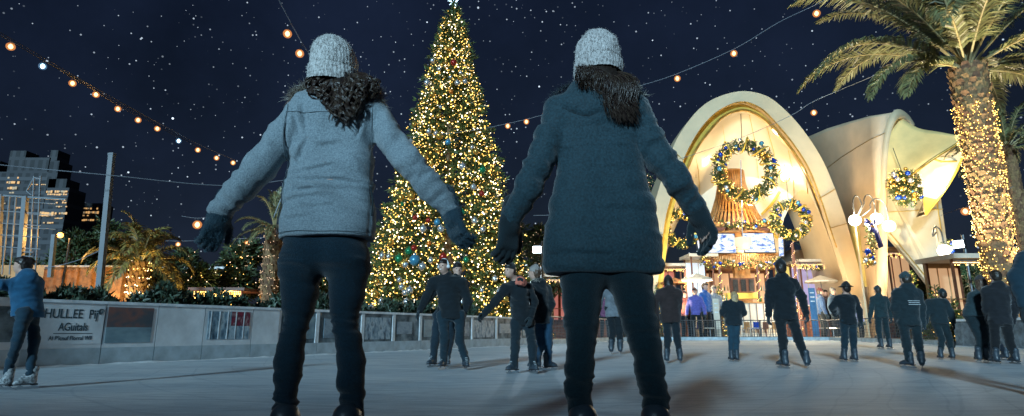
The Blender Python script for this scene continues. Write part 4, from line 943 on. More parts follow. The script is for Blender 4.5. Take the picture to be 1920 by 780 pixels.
def bulb_halo(name='bulb_halo', c=(1, .36, .10), s=1.3, a=.30):  # see-through emission, paints the halo colour onto a shell
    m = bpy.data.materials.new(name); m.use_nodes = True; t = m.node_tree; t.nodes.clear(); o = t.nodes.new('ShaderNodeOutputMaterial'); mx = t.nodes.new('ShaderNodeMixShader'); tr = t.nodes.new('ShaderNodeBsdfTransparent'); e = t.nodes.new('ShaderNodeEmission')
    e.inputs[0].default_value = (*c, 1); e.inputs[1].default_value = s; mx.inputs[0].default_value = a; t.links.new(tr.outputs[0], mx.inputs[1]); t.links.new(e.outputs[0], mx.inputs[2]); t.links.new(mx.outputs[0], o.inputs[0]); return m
M['amber'] = bulb_halo(); M['cool_halo'] = bulb_halo('cool_halo', (.3, .6, 1), .5, .3)
string_light([(-60, 40), (0, 66), (80, 112), (180, 166), (300, 232), (371, 270), (440, 300)], [(20, 87, W_), (80, 124, C_), (136, 156, W_), (180, 177, W_), (221, 204, W_), (259, 225, W_), (295, 241, W_), (335, 264, C_), (371, 281, W_), (406, 296, W_), (437, 305, W_)],
             'long festoon string falling to the right across the left sky', lambda x: 11 + 11 * (x + 60) / 500, rb=.05)
string_light([(505, -40), (523, 0), (545, 42), (566, 80), (583, 106), (600, 140)], [(539, 63, W_), (562, 100, W_)], 'steep festoon string going down behind the grey knit hat', lambda x: 11.0 + (x - 505) * .02, rb=.05)
string_light([(700, 262), (860, 248), (950, 232), (1030, 212), (1200, 161), (1270, 138), (1376, 92), (1460, 42), (1531, 8), (1600, -30)], [(952, 236, W_), (987, 228, W_), (1270, 147, W_), (1376, 100, W_), (1531, 25, W_)], 'festoon string crossing behind the dark coated woman shoulders', lambda x: 26 - 10 * (x - 700) / 840, rb=.06)
string_light([(1262, 302), (1380, 262), (1480, 218), (1526, 190), (1620, 150), (1700, 118), (1790, 104)], [(1526, 211, W_)], 'thin cable across the arch up to the palm crown with one bulb', lambda x: 28 - 8 * (x - 1262) / 530, rb=.07, rc=.012)
string_light([(1764, 404), (1835, 378), (1900, 350)], [(1810, 396, W_)], 'short cable with a single bulb just left of the palm trunk', lambda x: 24, rb=.09)
string_light([(225, 448), (334, 452), (440, 448), (540, 443)], [(334, 458, W_), (295, 454, W_), (463, 455, W_)], 'level string of small bulbs above the gardens', lambda x: 27, rb=.06, rc=.012)
string_light([(340, 405), (370, 409), (400, 405)], [(370, 421, W_)], 'single bulb on a short wire left of the dark glove', lambda x: 20, rb=.08, rc=.008)
def wire(pts, label, r=.014):
    path = catmull([P(*p) for p in pts], 6); o = MB().tube(path, r, 5).build('wire', M['cable'], None, loc=path[0]); tag(o, label, 'wire', 'thin wires over the gardens')
wire([(-40, 305, 18), (60, 315, 18.5), (200, 328, 19), (420, 348, 21), (560, 334, 22)], 'thin wire from the left edge past the leaning pole')
wire([(85, 503, 21), (140, 490, 20.5), (187, 470, 20)], 'thin stay wire sloping up to the foot of the leaning pole')
wire([(1000, 404, 30), (1100, 402, 30)], 'short level wire behind the dark coated woman arm')
# leaning pole
a, b = P(190, 560, 20), P(210, 290, 20); a.z = -.12
root = empty('mast', a, 'tall pale square mast leaning over the gardens', 'mast'); d = (b - a)
MB().tube([a, b], [.125, .12], 4).build('shaft', M['pole_white'], root); MB().tube([b - d.normalized() * .02, b + d.normalized() * .05], .135, 4).build('cap', M['pole_white'], root)
# steel lattice frame at the far left
root = empty('steel_lattice', P(60, 600, 22).xy.to_3d(), 'pale steel lattice frame standing left of the street lamp', 'steel frame')
def bar(x0, y0, x1, y1, r, Y=22, nm='bar'): MB().tube([P(x0, y0, Y), P(x1, y1, Y)], r, 4).build(nm, M['pole_white'], root)
bar(-6, 520, 2, 365, .10); bar(36, 520, 48, 368, .12, nm='post'); bar(94, 520, 102, 440, .10, nm='post')
bar(-6, 366, 124, 374, .045); bar(50, 358, 64, 333, .03); bar(50, 358, 60, 366, .03); bar(64, 333, 76, 336, .03)
for x0, x1 in ((4, 18), (18, 30), (54, 64), (66, 76)): bar(x0, 515, x1, 330 if x0 > 50 else 368, .03)
for y in (395, 418, 440, 462): bar(-4, y, 76, y + 5, .022)
for y in (378, 400, 426): bar(40, y, 104, y + 4, .018)
for y in (472, 480): bar(40, y, 62, y + 1, .03)
# street lamp
b = P(113, 560, 23); b.z = -.12; g = P(113, 441, 23); root = empty('street_lamp', b, 'street lamp glowing orange in front of the dark trees', 'street lamp')
MB().tube([b, Vector((b.x, b.y, g.z - .12))], [.06, .04], 8).build('pole', M['dark_steel'], root); MB().ball(g, .11, 14, 10).build('lamp', M['sodium'], root, True); light('lamp_light', g + Vector((0, -.3, 0)), 230, (1, .5, .14), root, .2)
# ================================================================== far buildings
def facade_mat():
    m = M['facade']; t = m.node_tree; n = t.nodes; l = t.links; b = n['Principled BSDF']; tcn = n.new('ShaderNodeTexCoord'); mp = n.new('ShaderNodeMapping'); mp.inputs['Rotation'].default_value = (R(90), 0, 0); l.new(tcn.outputs['Object'], mp.inputs[0])
    br = n.new('ShaderNodeTexBrick'); br.offset = 0; br.inputs['Scale'].default_value = 1; br.inputs['Brick Width'].default_value = 1.9; br.inputs['Row Height'].default_value = 3.4; br.inputs['Mortar Size'].default_value = .42; br.inputs['Mortar Smooth'].default_value = .05
    br.inputs['Color1'].default_value = (.005, .008, .012, 1); br.inputs['Color2'].default_value = (.010, .013, .018, 1); br.inputs['Mortar'].default_value = (.034, .038, .046, 1); l.new(mp.outputs[0], br.inputs['Vector']); l.new(br.outputs['Color'], b.inputs['Base Color'])
facade_mat()
def tower_block(x0, x1, ytop, Y, label, winspec, depth=5, crown=None, name='office_tower'):
    a, b = P(x0, ytop, Y), P(x1, ytop, Y); base = Vector(((a.x + b.x) / 2, Y, -.12)); root = empty(name, base, label, 'building', 'city buildings on the skyline')
    MB().bbox((a.x, Y, -.12), (b.x, Y + depth, a.z)).build('wall', M['facade'], root); zt = a.z
    for (cx0, cx1, cy) in crown or []: c, d = P(cx0, cy, Y), P(cx1, cy, Y); MB().bbox((c.x, Y + .6, zt), (d.x, Y + depth - .6, c.z)).build('parapet', M['facade'], root)
    z = zt - 2.2; k = 0
    mb = MB()
    while z > 8: mb.bbox((a.x - .12, Y - .15, z), (b.x + .12, Y - .004, z + .9)); z -= 3.4
    mb.build('floor_band', M['facade_b'], root)
    r = random.Random(len(label))
    for (wx0, wx1, wy, h, m_) in winspec:
        n = max(1, int((wx1 - wx0) / 4)); 
        for i in range(n):
            if r.random() < .22: continue
            c = P(wx0 + (wx1 - wx0) * (i + r.uniform(0, .12)) / n, wy + r.uniform(0, h * .25), Y); d = P(wx0 + (wx1 - wx0) * (i + r.uniform(.55, .85)) / n, wy + h * r.uniform(.7, 1), Y); m_ = r.choice(['window_lit', 'window_lit', 'window_dim', 'window_mid'])
            MB().bbox((c.x, Y - .22, c.z), (d.x, Y - .16, d.z)).build('window', M[m_], root)
    return root
tower_block(-30, 92, 322, 130, 'broad dark office block with a few lit floors at the left edge', [(16, 38, 331, 5, 'window_lit'), (14, 38, 340, 5, 'window_lit'), (15, 34, 350, 6, 'window_lit'), (14, 28, 360, 3, 'window_dim'), (32, 44, 388, 4, 'window_lit'), (52, 62, 411, 4, 'window_dim'), (-10, 12, 380, 3, 'window_dim'), (60, 90, 345, 2.5, 'window_dim')],
            crown=[(-30, -4, 300), (16, 46, 281), (44, 92, 294), (92, 106, 280)])
tower_block(88, 130, 352, 120, 'rounded glass office tower with bright bands of lit windows', [(88, 128, 357, 5, 'window_lit'), (90, 128, 363, 4, 'window_lit'), (106, 130, 378, 5, 'window_lit'), (76, 102, 397, 10, 'window_lit'), (104, 128, 398, 5, 'window_lit'), (82, 110, 416, 4, 'window_lit'), (106, 128, 386, 3, 'window_dim'), (104, 120, 408, 3, 'window_dim')], crown=[(88, 122, 334), (90, 108, 300)])
tower_block(153, 189, 381, 150, 'small distant office block with warm lit floors', [(154, 186, 389, 4, 'window_lit'), (153, 187, 396, 5, 'window_lit'), (152, 172, 403, 3, 'window_lit'), (153, 186, 411, 4, 'window_lit')])
# ================================================================== gardens behind the boards
def leafy(px, pyb, pyt, Y, wpx, label, seed, mat_='leaf', n=900, trunk=.16, lit=0, sprl=.4, grp='garden trees behind the hedge', lrad=.022, lm=('glow_pale', 'glow_gold'), sq=1.0):
    b = P(px, pyb, Y); b.z = -.12; t_ = P(px, pyt, Y); h = t_.z; w_ = wpx * Y / FPX / 2; r = random.Random(seed); root = empty('tree', b, label, 'tree', grp)
    mb = MB(); c0 = b + Vector((0, 0, h * .35)); mb.tube([b, c0], [trunk, trunk * .8], 7)
    cl = []
    for k in range(11):
        e_ = b + Vector((r.uniform(-1, 1) * w_ * .8, r.uniform(-1, 1) * w_ * .7, h * r.uniform(.45, .92))); cl.append((e_, r.uniform(.22, .42) * w_ + .2)); mb.tube([c0, c0.lerp(e_, .5) + rdir(r) * .2, e_], [trunk * .5, trunk * .3, .03], 5)
    mb.build('trunk', M['bark'], root); mf = MB(); lp = []
    for i in range(n):
        c, rr = r.choice(cl); q = rdir(r); p = c + q * rr * (r.random() ** .4); p.z = min(p.z, h + .1); sprig(mf, p, q, sprl, sprl * .22, 4, r, .9)
        if r.random() < lit: lp.append(p + q * .1)
    mf.build('foliage', M[mat_], root)
    if lp: lights_on(root, lp, lrad, [M[k] for k in lm], nmax=60, r=r)
    return root
leafy(110, 590, 428, 30, 90, 'dark tree behind the street lamp', 61); leafy(160, 590, 408, 31, 100, 'dark rounded tree between the street lamp and the mast', 62); leafy(215, 590, 440, 32, 70, 'dark tree just right of the mast', 63)
leafy(20, 590, 470, 28, 90, 'bare looking brown tree behind the steel lattice', 64, 'leaf', 500); leafy(65, 590, 478, 27, 60, 'low tree under the steel lattice', 71, 'leaf', 400)
leafy(345, 590, 462, 30, 90, 'dim tree with scattered lights right of the gold-lit palm', 65, lit=.05); leafy(440, 590, 448, 29, 110, 'tree strung with pale lights below the dark glove', 66, lit=.28, n=900); leafy(395, 590, 505, 27, 90, 'low tree strung with gold lights', 67, lit=.20)
leafy(560, 590, 480, 28, 110, 'tree with tiny lights behind the grey jacket woman legs', 68, lit=.12); leafy(640, 590, 475, 30, 90, 'dark tree left of the Christmas tree', 69, lit=.16); leafy(300, 590, 500, 28, 50, 'low dark tree beside the gold-lit palm', 70)
leafy(985, 590, 400, 36, 70, 'tall bare tree wrapped in white pinprick lights', 72, n=600, lit=.22, lrad=.016, lm=('glow_pale',)); leafy(1215, 590, 300, 52, 60, 'tree sparkling with lights left of the arch', 73, n=700, lit=.5, lrad=.03, lm=('glow_pale',)); leafy(1035, 590, 420, 40, 70, 'tree seen under the dark coated woman left arm', 74, n=600, lit=.12, lm=('glow_pale',))
leafy(1520, 590, 448, 60, 70, 'bare tree behind the small right wreath', 75, n=200, lit=.0); leafy(1850, 590, 470, 33, 100, 'dark shrubby tree behind the lit palm trunk', 76, n=700, lit=.03)
leafy(1745, 590, 455, 45, 60, 'dark tree behind the snack kiosk', 77, n=500, lit=.02)
# brown lit low building / hedge wall
a, b = P(84, 501, 23.5), P(226, 545, 23.5); root = empty('garden_wall', ((a.x + b.x) / 2, 23.5, -.12), 'low rust coloured garden wall glowing in lamp light', 'garden wall')
MB().bbox((a.x, 23.5, -.12), (b.x, 24, a.z)).build('wall', M['rust'], root); MB().bbox((a.x, 23.44, a.z), (b.x, 24.06, a.z + .07)).build('coping', M['concrete'], root)
a2 = P(-40, 498, 24.5); MB().bbox((a2.x, 24.3, -.12), (a.x - .05, 24.6, a2.z)).build('side_wall', M['tan'], root)
light('wall_light', (P(150, 530, 22.7).x, 22.5, .9), 90, (1, .5, .16), root, .12); light('wall_light', (P(205, 530, 22.7).x, 22.6, .9), 50, (1, .5, .16), root, .12)
light('wall_light', (P(20, 530, 22.7).x, 22.9, 1.6), 60, (1, .6, .25), root, .12)
# lit pergola in the gardens
a, b = P(366, 545, 24), P(450, 575, 24); root = empty('pergola', ((a.x + b.x) / 2, 24, -.12), 'small pergola hung with a curtain of gold icicle lights', 'pergola')
for x in (a.x, b.x): 
    for y in (24, 26): MB().bbox((x - .06, y - .06, -.12), (x + .06, y + .06, a.z)).build('post', M['dark_wood'], root)
MB().bbox((a.x - .2, 23.8, a.z), (b.x + .2, 26.2, a.z + .12)).build('roof', M['dark_wood'], root)
pts = []; r = random.Random(9)
for k in range(34):
    x = a.x + (b.x - a.x) * k / 33; n = r.randrange(3, 9)
    for j in range(n): pts.append(Vector((x + r.uniform(-.02, .02), 23.85, a.z - .06 - j * .085)))
lights_on(root, pts, .026, [M['glow_gold'], M['glow_warm']], r=r)
light('pergola_light', ((a.x + b.x) / 2, 24.8, a.z - .3), 60, (1, .6, .2), root, .2)
# dark low building with a white roof edge behind
a, b = P(285, 506, 30), P(420, 530, 30); root = empty('garden_pavilion', ((a.x + b.x) / 2, 30, -.12), 'low dark garden pavilion with a thin pale roof edge', 'building')
MB().bbox((a.x, 30, -.12), (b.x, 33, a.z)).build('wall', M['dark_steel'], root); MB().bbox((a.x - .3, 29.7, a.z), (b.x + .3, 33.2, a.z + .14)).build('roof', M['cap'], root)
for k in range(8): x = a.x + (b.x - a.x) * (k + .5) / 8; MB().bbox((x - .14, 29.96, a.z - .9), (x + .14, 29.99, a.z - .4)).build('window', M['window_dim'], root)
# hedge behind the boards
root = empty('hedge', (-7, 14.5, -.12), 'clipped dark green hedge running behind the white rink boards', 'hedge'); mb = MB(); r = random.Random(3)
hp = [Vector((*p, 0)) for p in ((-14, 7.5), (-9.4, 11.2), (-6.9, 14.6), (-3.7, 19.6), (-1.6, 23))]
for i in range(len(hp) - 1):
    d = hp[i + 1] - hp[i]; n = int(d.length * 420)
    for k in range(n):
        t = r.random(); p = hp[i] + d * t; nn = Vector((d.y, -d.x, 0)).normalized(); off = r.uniform(-.55, .55); hh = 1.42 + .10 * math.sin(p.x * 3.1) + .12 * math.sin(p.y * 5.3 + 1) + .07 * math.sin(p.y * 13)
        zz = hh - abs(off) * .5 - (r.random() ** 2) * .7; sprig(mb, p + nn * off + Vector((0, 0, zz)), (r.uniform(-.5, .5), r.uniform(-.5, .5), 1), .17, .05, 4, r, .9)
mb.build('foliage', M['hedge'], root)
core = MB()
for i in range(len(hp) - 1):
    d = hp[i + 1] - hp[i]; core.box(hp[i] + d / 2 + Vector((0, 0, .45)), (d.length + .2, .5, 1.2), Matrix.Rotation(math.atan2(d.y, d.x), 3, 'Z'))
    for k in range(int(d.length)): q = hp[i] + d * ((k + .5) / d.length); 
core.build('stems', M['stem'], root)
# floodlights
def flood(px, py, Y, label, power, tgt):
    g = P(px, py, Y); b = Vector((g.x + .3, g.y, -.12)); root = empty('floodlight', b, label, 'floodlight', 'floodlights on poles'); MB().tube([b, Vector((b.x, b.y, g.z + .5))], .07, 8).build('pole', M['steel'], root)
    d = (Vector(tgt) - g).normalized(); q = d.to_track_quat('Z', 'Y').to_matrix(); MB().box(g - d * .1, (.55, .45, .18), q).build('housing', M['dark_steel'], root); MB().box(g + d * .0, (.48, .38, .03), q).build('lens', M['flood'], root)
    MB().tube([g, Vector((b.x, b.y, g.z))], .04, 6).build('bracket', M['steel'], root)
    light('flood_beam', g + d * .25, power, (.72, .88, 1), root, .15, 'SPOT', tgt, 80)
flood(1007, 468, 33, 'cold white floodlight on a pole beside the Christmas tree', 900, (-.5, 4, .5))
flood(1797, 458, 30, 'white floodlight on a pole right of the vault leg', 800, (-5, 14, .8))
# floodlit white shelter under the floodlight
a, b = P(988, 482, 36), P(1020, 540, 36); root = empty('marquee', ((a.x + b.x) / 2, 36, -.12), 'small floodlit white marquee beside the Christmas tree', 'marquee')
ap = P(1004, 470, 37.5); e_ = [(a.x, 36, a.z - .6), (b.x, 36, a.z - .6), (b.x, 39, a.z - .6), (a.x, 39, a.z - .6)]
MB().add([*e_, (ap.x, 37.5, a.z)], [(0, 1, 4), (1, 2, 4), (2, 3, 4), (3, 0, 4)]).build('roof', M['snow'], root)
for x in (a.x, b.x):
    for y in (36.02, 38.98): MB().tube([(x, y, -.12), (x, y, a.z - .6)], .05, 6).build('post', M['steel'], root)
MB().bbox((a.x, 38.9, 0), (b.x, 38.95, a.z - .62)).build('back_sheet', M['snow'], root); light('marquee_light', ((a.x + b.x) / 2, 36.6, a.z - 1), 260, (.7, .88, 1), root, .2)
# ---- wrapped posts, rooflights and umbrellas on the plaza under the arch
def lit_post(px, pyt, Y, label, seed):
    b = P(px, 600, Y); b.z = -.12; t_ = P(px, pyt, Y); root = empty('wrapped_post', b, label, 'post', 'posts wrapped in fairy lights under the arch'); MB().tube([b, (b.x, b.y, t_.z)], .10, 8).build('post', M['dark_wood'], root)
    r = random.Random(seed); pts = [b + Vector((.13 * math.cos(k * .8), .13 * math.sin(k * .8), .15 + (t_.z + .1) * k / 70)) for k in range(70)]; lights_on(root, pts, .024, [M['glow_warm'], M['glow_pale']], nmax=100, r=r)
for k, (x, y, Y, l_) in enumerate(((1428, 498, 42, 'light wrapped post right of the bottle cabinet'), (1446, 500, 42.4, 'light wrapped post second right of the bottle cabinet'), (1356, 500, 42.2, 'light wrapped post left of the bottle cabinet'), (1500, 455, 43, 'tall light wrapped post below the small right wreath'), (1575, 500, 46, 'light wrapped post near the arch foot'), (1290, 505, 41.5, 'light wrapped post below the small left wreath'))): lit_post(x, y, Y, l_, k)
def icicles(x0, x1, y, Y, label, n, seed, drop=5):
    a, b = P(x0, y, Y), P(x1, y, Y); root = empty('icicle_lights', a, label, 'string lights', 'icicle lights along eaves'); MB().tube([a, b], .012, 4).build('cable', M['cable'], root); r = random.Random(seed)
    lights_on(root, [a.lerp(b, k / n) + Vector((0, 0, -.08 - .11 * j)) for k in range(n) for j in range(r.randrange(1, drop))], .026, [M['glow_warm'], M['glow_pale']], nmax=60, r=r)
icicles(1484, 1600, 494, 46.8, 'icicle lights along the terrace roof', 46, 1); icicles(1228, 1284, 503, 43.8, 'icicle lights along the dark kiosk eaves', 24, 2, 3); icicles(1664, 1752, 473, 41.8, 'icicle lights on the brick kiosk between the vault legs', 36, 3); icicles(1787, 1866, 489, 26.3, 'icicle lights on the snack kiosk roof', 30, 4, 3); icicles(1002, 1080, 523, 38.8, 'icicle lights on the brick stall', 30, 5, 4); icicles(1102, 1164, 518, 41.8, 'icicle lights on the pink lit stall', 24, 6, 4)
def parasol(px, pyt, Y, w, label, m_):
    b = P(px, 600, Y); b.z = -.12; t_ = P(px, pyt, Y); root = empty('parasol', b, label, 'parasol', 'parasols on the plaza'); MB().tube([b, (b.x, b.y, t_.z)], .03, 6).build('pole', M['steel'], root)
    mb = MB(); n = 8; c = Vector((b.x, b.y, t_.z)); ring_ = [c + Vector((w * math.cos(2 * math.pi * k / n), w * math.sin(2 * math.pi * k / n), -w * .38)) for k in range(n)]
    for k in range(n): mb.add([c, ring_[k], ring_[(k + 1) % n], ring_[(k + 1) % n] + Vector((0, 0, -.12)), ring_[k] + Vector((0, 0, -.12))], [(0, 1, 2), (1, 4, 3, 2)])
    mb.build('canopy', m_, root)
parasol(1312, 512, 40.2, 1.1, 'white parasol left of the bar', M['cream']); parasol(1547, 516, 44.5, 1.2, 'cream parasol under the terrace roof', M['cream']); parasol(1268, 520, 42, 1.0, 'rust parasol behind the hooded skater', M['rust'])
# ================================================================== people: bodies and clothes grown as smooth surfaces
V3 = lambda *a: np.array(a, dtype=float)
_rng = np.random.RandomState(5); _lat = _rng.rand(32, 32, 32)
def vnoise(p):
    p = np.asarray(p, float); i = np.floor(p).astype(int); f = p - i; f = f * f * (3 - 2 * f); i &= 31; j = (i + 1) & 31
    L0 = _lat; x0, y0, z0 = i[:, 0], i[:, 1], i[:, 2]; x1, y1, z1 = j[:, 0], j[:, 1], j[:, 2]; fx, fy, fz = f[:, 0], f[:, 1], f[:, 2]
    a = L0[x0, y0, z0] * (1 - fx) + L0[x1, y0, z0] * fx; b = L0[x0, y1, z0] * (1 - fx) + L0[x1, y1, z0] * fx
    c = L0[x0, y0, z1] * (1 - fx) + L0[x1, y0, z1] * fx; d = L0[x0, y1, z1] * (1 - fx) + L0[x1, y1, z1] * fx
    return ((a * (1 - fy) + b * fy) * (1 - fz) + (c * (1 - fy) + d * fy) * fz) * 2 - 1
def fbm(p, o=3):
    s = 0; a = 1; p = np.asarray(p, float)
    for _ in range(o): s = s + a * vnoise(p); p = p * 2.03 + 7.1; a *= .5
    return s
# primitives: ('c', a, b, ra, rb, k)  tapered capsule;  ('e', centre, radii, rot3x3 or None, k)  ellipsoid;  flat: ('c', ..., k, squash) squeezes depth (y)
def cap(a, b, ra, rb=None, k=.03, sq=1.0): return ('c', np.array(a, float), np.array(b, float), ra, ra if rb is None else rb, k, sq)
def ell(c, r, k=.03, rot=None): return ('e', np.array(c, float), np.array(r, float), rot, k)
def pdist(pr, p):
    if pr[0] == 'c':
        _, a, b, ra, rb, k, sq = pr; q = p - a; ab = b - a; s = V3(1, 1 / sq, 1); q = q * s; ab2 = ab * s
        t = np.clip((q @ ab2) / max(ab2 @ ab2, 1e-9), 0, 1); d = np.linalg.norm(q - t[..., None] * ab2, axis=-1) - (ra + (rb - ra) * t)
        return d * min(1, sq) if sq < 1 else d
    _, c, r, rot, k = pr; q = p - c
    if rot is not None: q = q @ rot
    k0 = np.linalg.norm(q / r, axis=-1); k1 = np.linalg.norm(q / (r * r), axis=-1); return k0 * (k0 - 1) / np.maximum(k1, 1e-6)
def pk(pr): return pr[5] if pr[0] == 'c' else pr[4]
def pbb(pr):
    if pr[0] == 'c':
        m = max(pr[3], pr[4]) * max(1, pr[6]); return np.minimum(pr[1], pr[2]) - m, np.maximum(pr[1], pr[2]) + m
    m = pr[2].max(); return pr[1] - m, pr[1] + m
def grow(prims, res, cuts=(), sub=()):
    """smooth union of prims, minus sub, cut by half spaces (point, outward normal): returns vertices and quads"""
    bb = [pbb(p) for p in prims]; lo = np.min([b[0] for b in bb], 0) - res * 4; hi = np.max([b[1] for b in bb], 0) + res * 4
    n = np.ceil((hi - lo) / res).astype(int) + 1; F = np.full(n, 1.0)
    ax = [lo[i] + np.arange(n[i]) * res for i in range(3)]
    for pr, b in zip(prims, bb):
        k = pk(pr); m = k + res * 5; i0 = np.maximum(((b[0] - m - lo) / res).astype(int), 0); i1 = np.minimum(((b[1] + m - lo) / res).astype(int) + 2, n)
        X, Y, Z = np.meshgrid(ax[0][i0[0]:i1[0]], ax[1][i0[1]:i1[1]], ax[2][i0[2]:i1[2]], indexing='ij'); pts = np.stack([X, Y, Z], -1); d = pdist(pr, pts)
        S = F[i0[0]:i1[0], i0[1]:i1[1], i0[2]:i1[2]]; h = np.maximum(k - np.abs(S - d), 0) / max(k, 1e-6); F[i0[0]:i1[0], i0[1]:i1[1], i0[2]:i1[2]] = np.minimum(S, d) - h * h * k * .25
    if cuts or sub:
        X, Y, Z = np.meshgrid(*ax, indexing='ij'); pts = np.stack([X, Y, Z], -1)
        for c, nn in cuts: F = np.maximum(F, (pts - np.array(c)) @ np.array(nn))
        for pr in sub: F = np.maximum(F, -pdist(pr, pts))
    s = F < 0; c8 = [(0, 0, 0), (1, 0, 0), (0, 1, 0), (1, 1, 0), (0, 0, 1), (1, 0, 1), (0, 1, 1), (1, 1, 1)]
    sl = lambda A, o: A[o[0]:A.shape[0] - 1 + o[0], o[1]:A.shape[1] - 1 + o[1], o[2]:A.shape[2] - 1 + o[2]]
    cnt = sum(sl(s, o).astype(int) for o in c8); act = (cnt > 0) & (cnt < 8); idx = np.full(act.shape, -1); ii = np.argwhere(act); idx[act] = np.arange(len(ii))
    acc = np.zeros((len(ii), 3)); num = np.zeros(len(ii))
    for a in range(8):
        for b in range(a + 1, 8):
            oa, ob = np.array(c8[a]), np.array(c8[b])
            if np.abs(oa - ob).sum() != 1: continue
            fa = sl(F, oa)[act]; fb = sl(F, ob)[act]; m = (fa < 0) != (fb < 0); t = np.where(m, fa / np.where(m, fa - fb, 1), 0)
            acc += np.where(m[:, None], oa + t[:, None] * (ob - oa), 0); num += m
    v = (ii + acc / num[:, None]) * res + lo; faces = []
    for a in range(3):
        b, c = (a + 1) % 3, (a + 2) % 3; A = np.take(s, range(0, n[a] - 1), a); B = np.take(s, range(1, n[a]), a)
        for sign, msk in ((0, A & ~B), (1, ~A & B)):
            e_ = np.argwhere(msk); e_ = e_[(e_[:, b] > 0) & (e_[:, c] > 0) & (e_[:, b] < n[b] - 1) & (e_[:, c] < n[c] - 1)]
            if len(e_) == 0: continue
            def ix(db, dc): q = e_.copy(); q[:, b] -= db; q[:, c] -= dc; return idx[q[:, 0], q[:, 1], q[:, 2]]
            f = np.stack([ix(1, 1), ix(0, 1), ix(0, 0), ix(1, 0)], 1)
            faces.append(f if sign == 0 else f[:, ::-1])
    f = np.concatenate(faces); f = f[(f >= 0).all(1)]; return v, f
def vnormals(v, f):
    n = np.zeros_like(v); a, b, c, d = (v[f[:, i]] for i in range(4)); fn = np.cross(c - a, d - b)
    for i in range(4): np.add.at(n, f[:, i], fn)
    return n / np.maximum(np.linalg.norm(n, axis=1)[:, None], 1e-9)
def smoothv(v, f, it=2):
    for _ in range(it):
        acc = np.zeros_like(v); c = np.zeros(len(v))
        for i in range(4): np.add.at(acc, f[:, i], v[f[:, (i + 1) % 4]] + v[f[:, (i - 1) % 4]]); np.add.at(c, f[:, i], 2)
        v = v * .5 + acc / np.maximum(c, 1)[:, None] * .5
    return v
def fold(v, f, regions, amp):
    """cloth folds: regions = [(prims, axis, freq along, freq across, amplitude)]; blended where they meet"""
    nrm = vnormals(v, f); W = []; D = []
    for prs, axis, fa, fc, am in regions:
        d = np.min([pdist(p, v) for p in prs], 0); axis = np.array(axis, float); axis /= np.linalg.norm(axis)
        s = v @ axis; per = v - s[:, None] * axis; q = per * fc + (s * fa)[:, None] * axis; nz_ = vnoise(q + 11.3) ; nz2 = vnoise(q * 1.9 + 3.7); rid = (1 - np.abs(nz_) * 2) * .6 + nz2 * .4
        a_ = am(v) if callable(am) else am; D.append(rid * a_); W.append(np.exp(-np.maximum(d, -.02) / .015))
    W = np.array(W); W /= W.sum(0) + 1e-9; return v + nrm * ((np.array(D) * W).sum(0) * amp)[:, None]
def mesh_np(name, v, f, mat_, parent, origin, smooth=True):
    me = bpy.data.meshes.new(name); me.from_pydata((v - np.array(origin)).tolist(), [], f.tolist()); me.materials.append(mat_)
    me.polygons.foreach_set('use_smooth', [smooth] * len(me.polygons)); me.update(); o = bpy.data.objects.new(name, me); col.objects.link(o)
    if parent: o.parent = parent
    else: o.location = origin
    return o
def unit(a): a = np.array(a, float); return a / max(np.linalg.norm(a), 1e-9)
# a gloved hand: palm, four unequal bent fingers and a thumb
def hand_prims(w, d, pn, th, s=1.0, curl=.5, fr=.0105, spread=.06, pf=1.0):
    """w wrist, d towards the fingertips, pn palm normal (the side the fingers curl to), th side of the thumb"""
    d = unit(d); th = unit(np.array(th) - d * (np.array(th) @ d)); pn = unit(np.cross(d, th)) * (1 if np.cross(d, th) @ np.array(pn) > 0 else -1); P_ = []
    pl = .088 * s; c0 = w + d * .01 * s; 
    for i, u in enumerate((-.030, -.010, .010, .030)): P_.append(cap(c0 + th * u * s * .7, c0 + d * pl + th * u * s, .017 * s * pf, .0135 * s * pf, .012 * s))
    P_.append(cap(w - d * .03 * s, w + d * .02 * s, .029 * s * pf, .027 * s * pf, .02 * s))
    for i, (u, ln) in enumerate(((.031, .072), (.0105, .080), (-.0105, .075), (-.031, .058))):
        b = c0 + d * pl * (1 - .02 * abs(i - 1)) + th * u * s; a_ = curl * .55 + .06 * i; dd = unit(d * math.cos(a_) + pn * math.sin(a_) + th * u * spread * 25)
        for q, fl in enumerate((.45, .32, .23)):
            e_ = b + dd * ln * s * fl; r = fr * s * pf * (1 - .08 * q); P_.append(cap(b, e_, r, r * .94, .004 * s)); b = e_; a2 = curl * (.75 if q == 0 else .6); dd = unit(dd * math.cos(a2) + unit(pn - dd * (pn @ dd)) * math.sin(a2))
    b = c0 + d * .012 * s + th * .026 * s; dd = unit(d * .72 + th * .62 + pn * .25)
    for q, ln in enumerate((.042, .034, .026)):
        e_ = b + dd * ln * s; r = (.0145 - .0018 * q) * s * pf; P_.append(cap(b, e_, r, r * .92, .006 * s)); b = e_; dd = unit(dd + (d * .35 + pn * .18 - th * .12))
    return P_
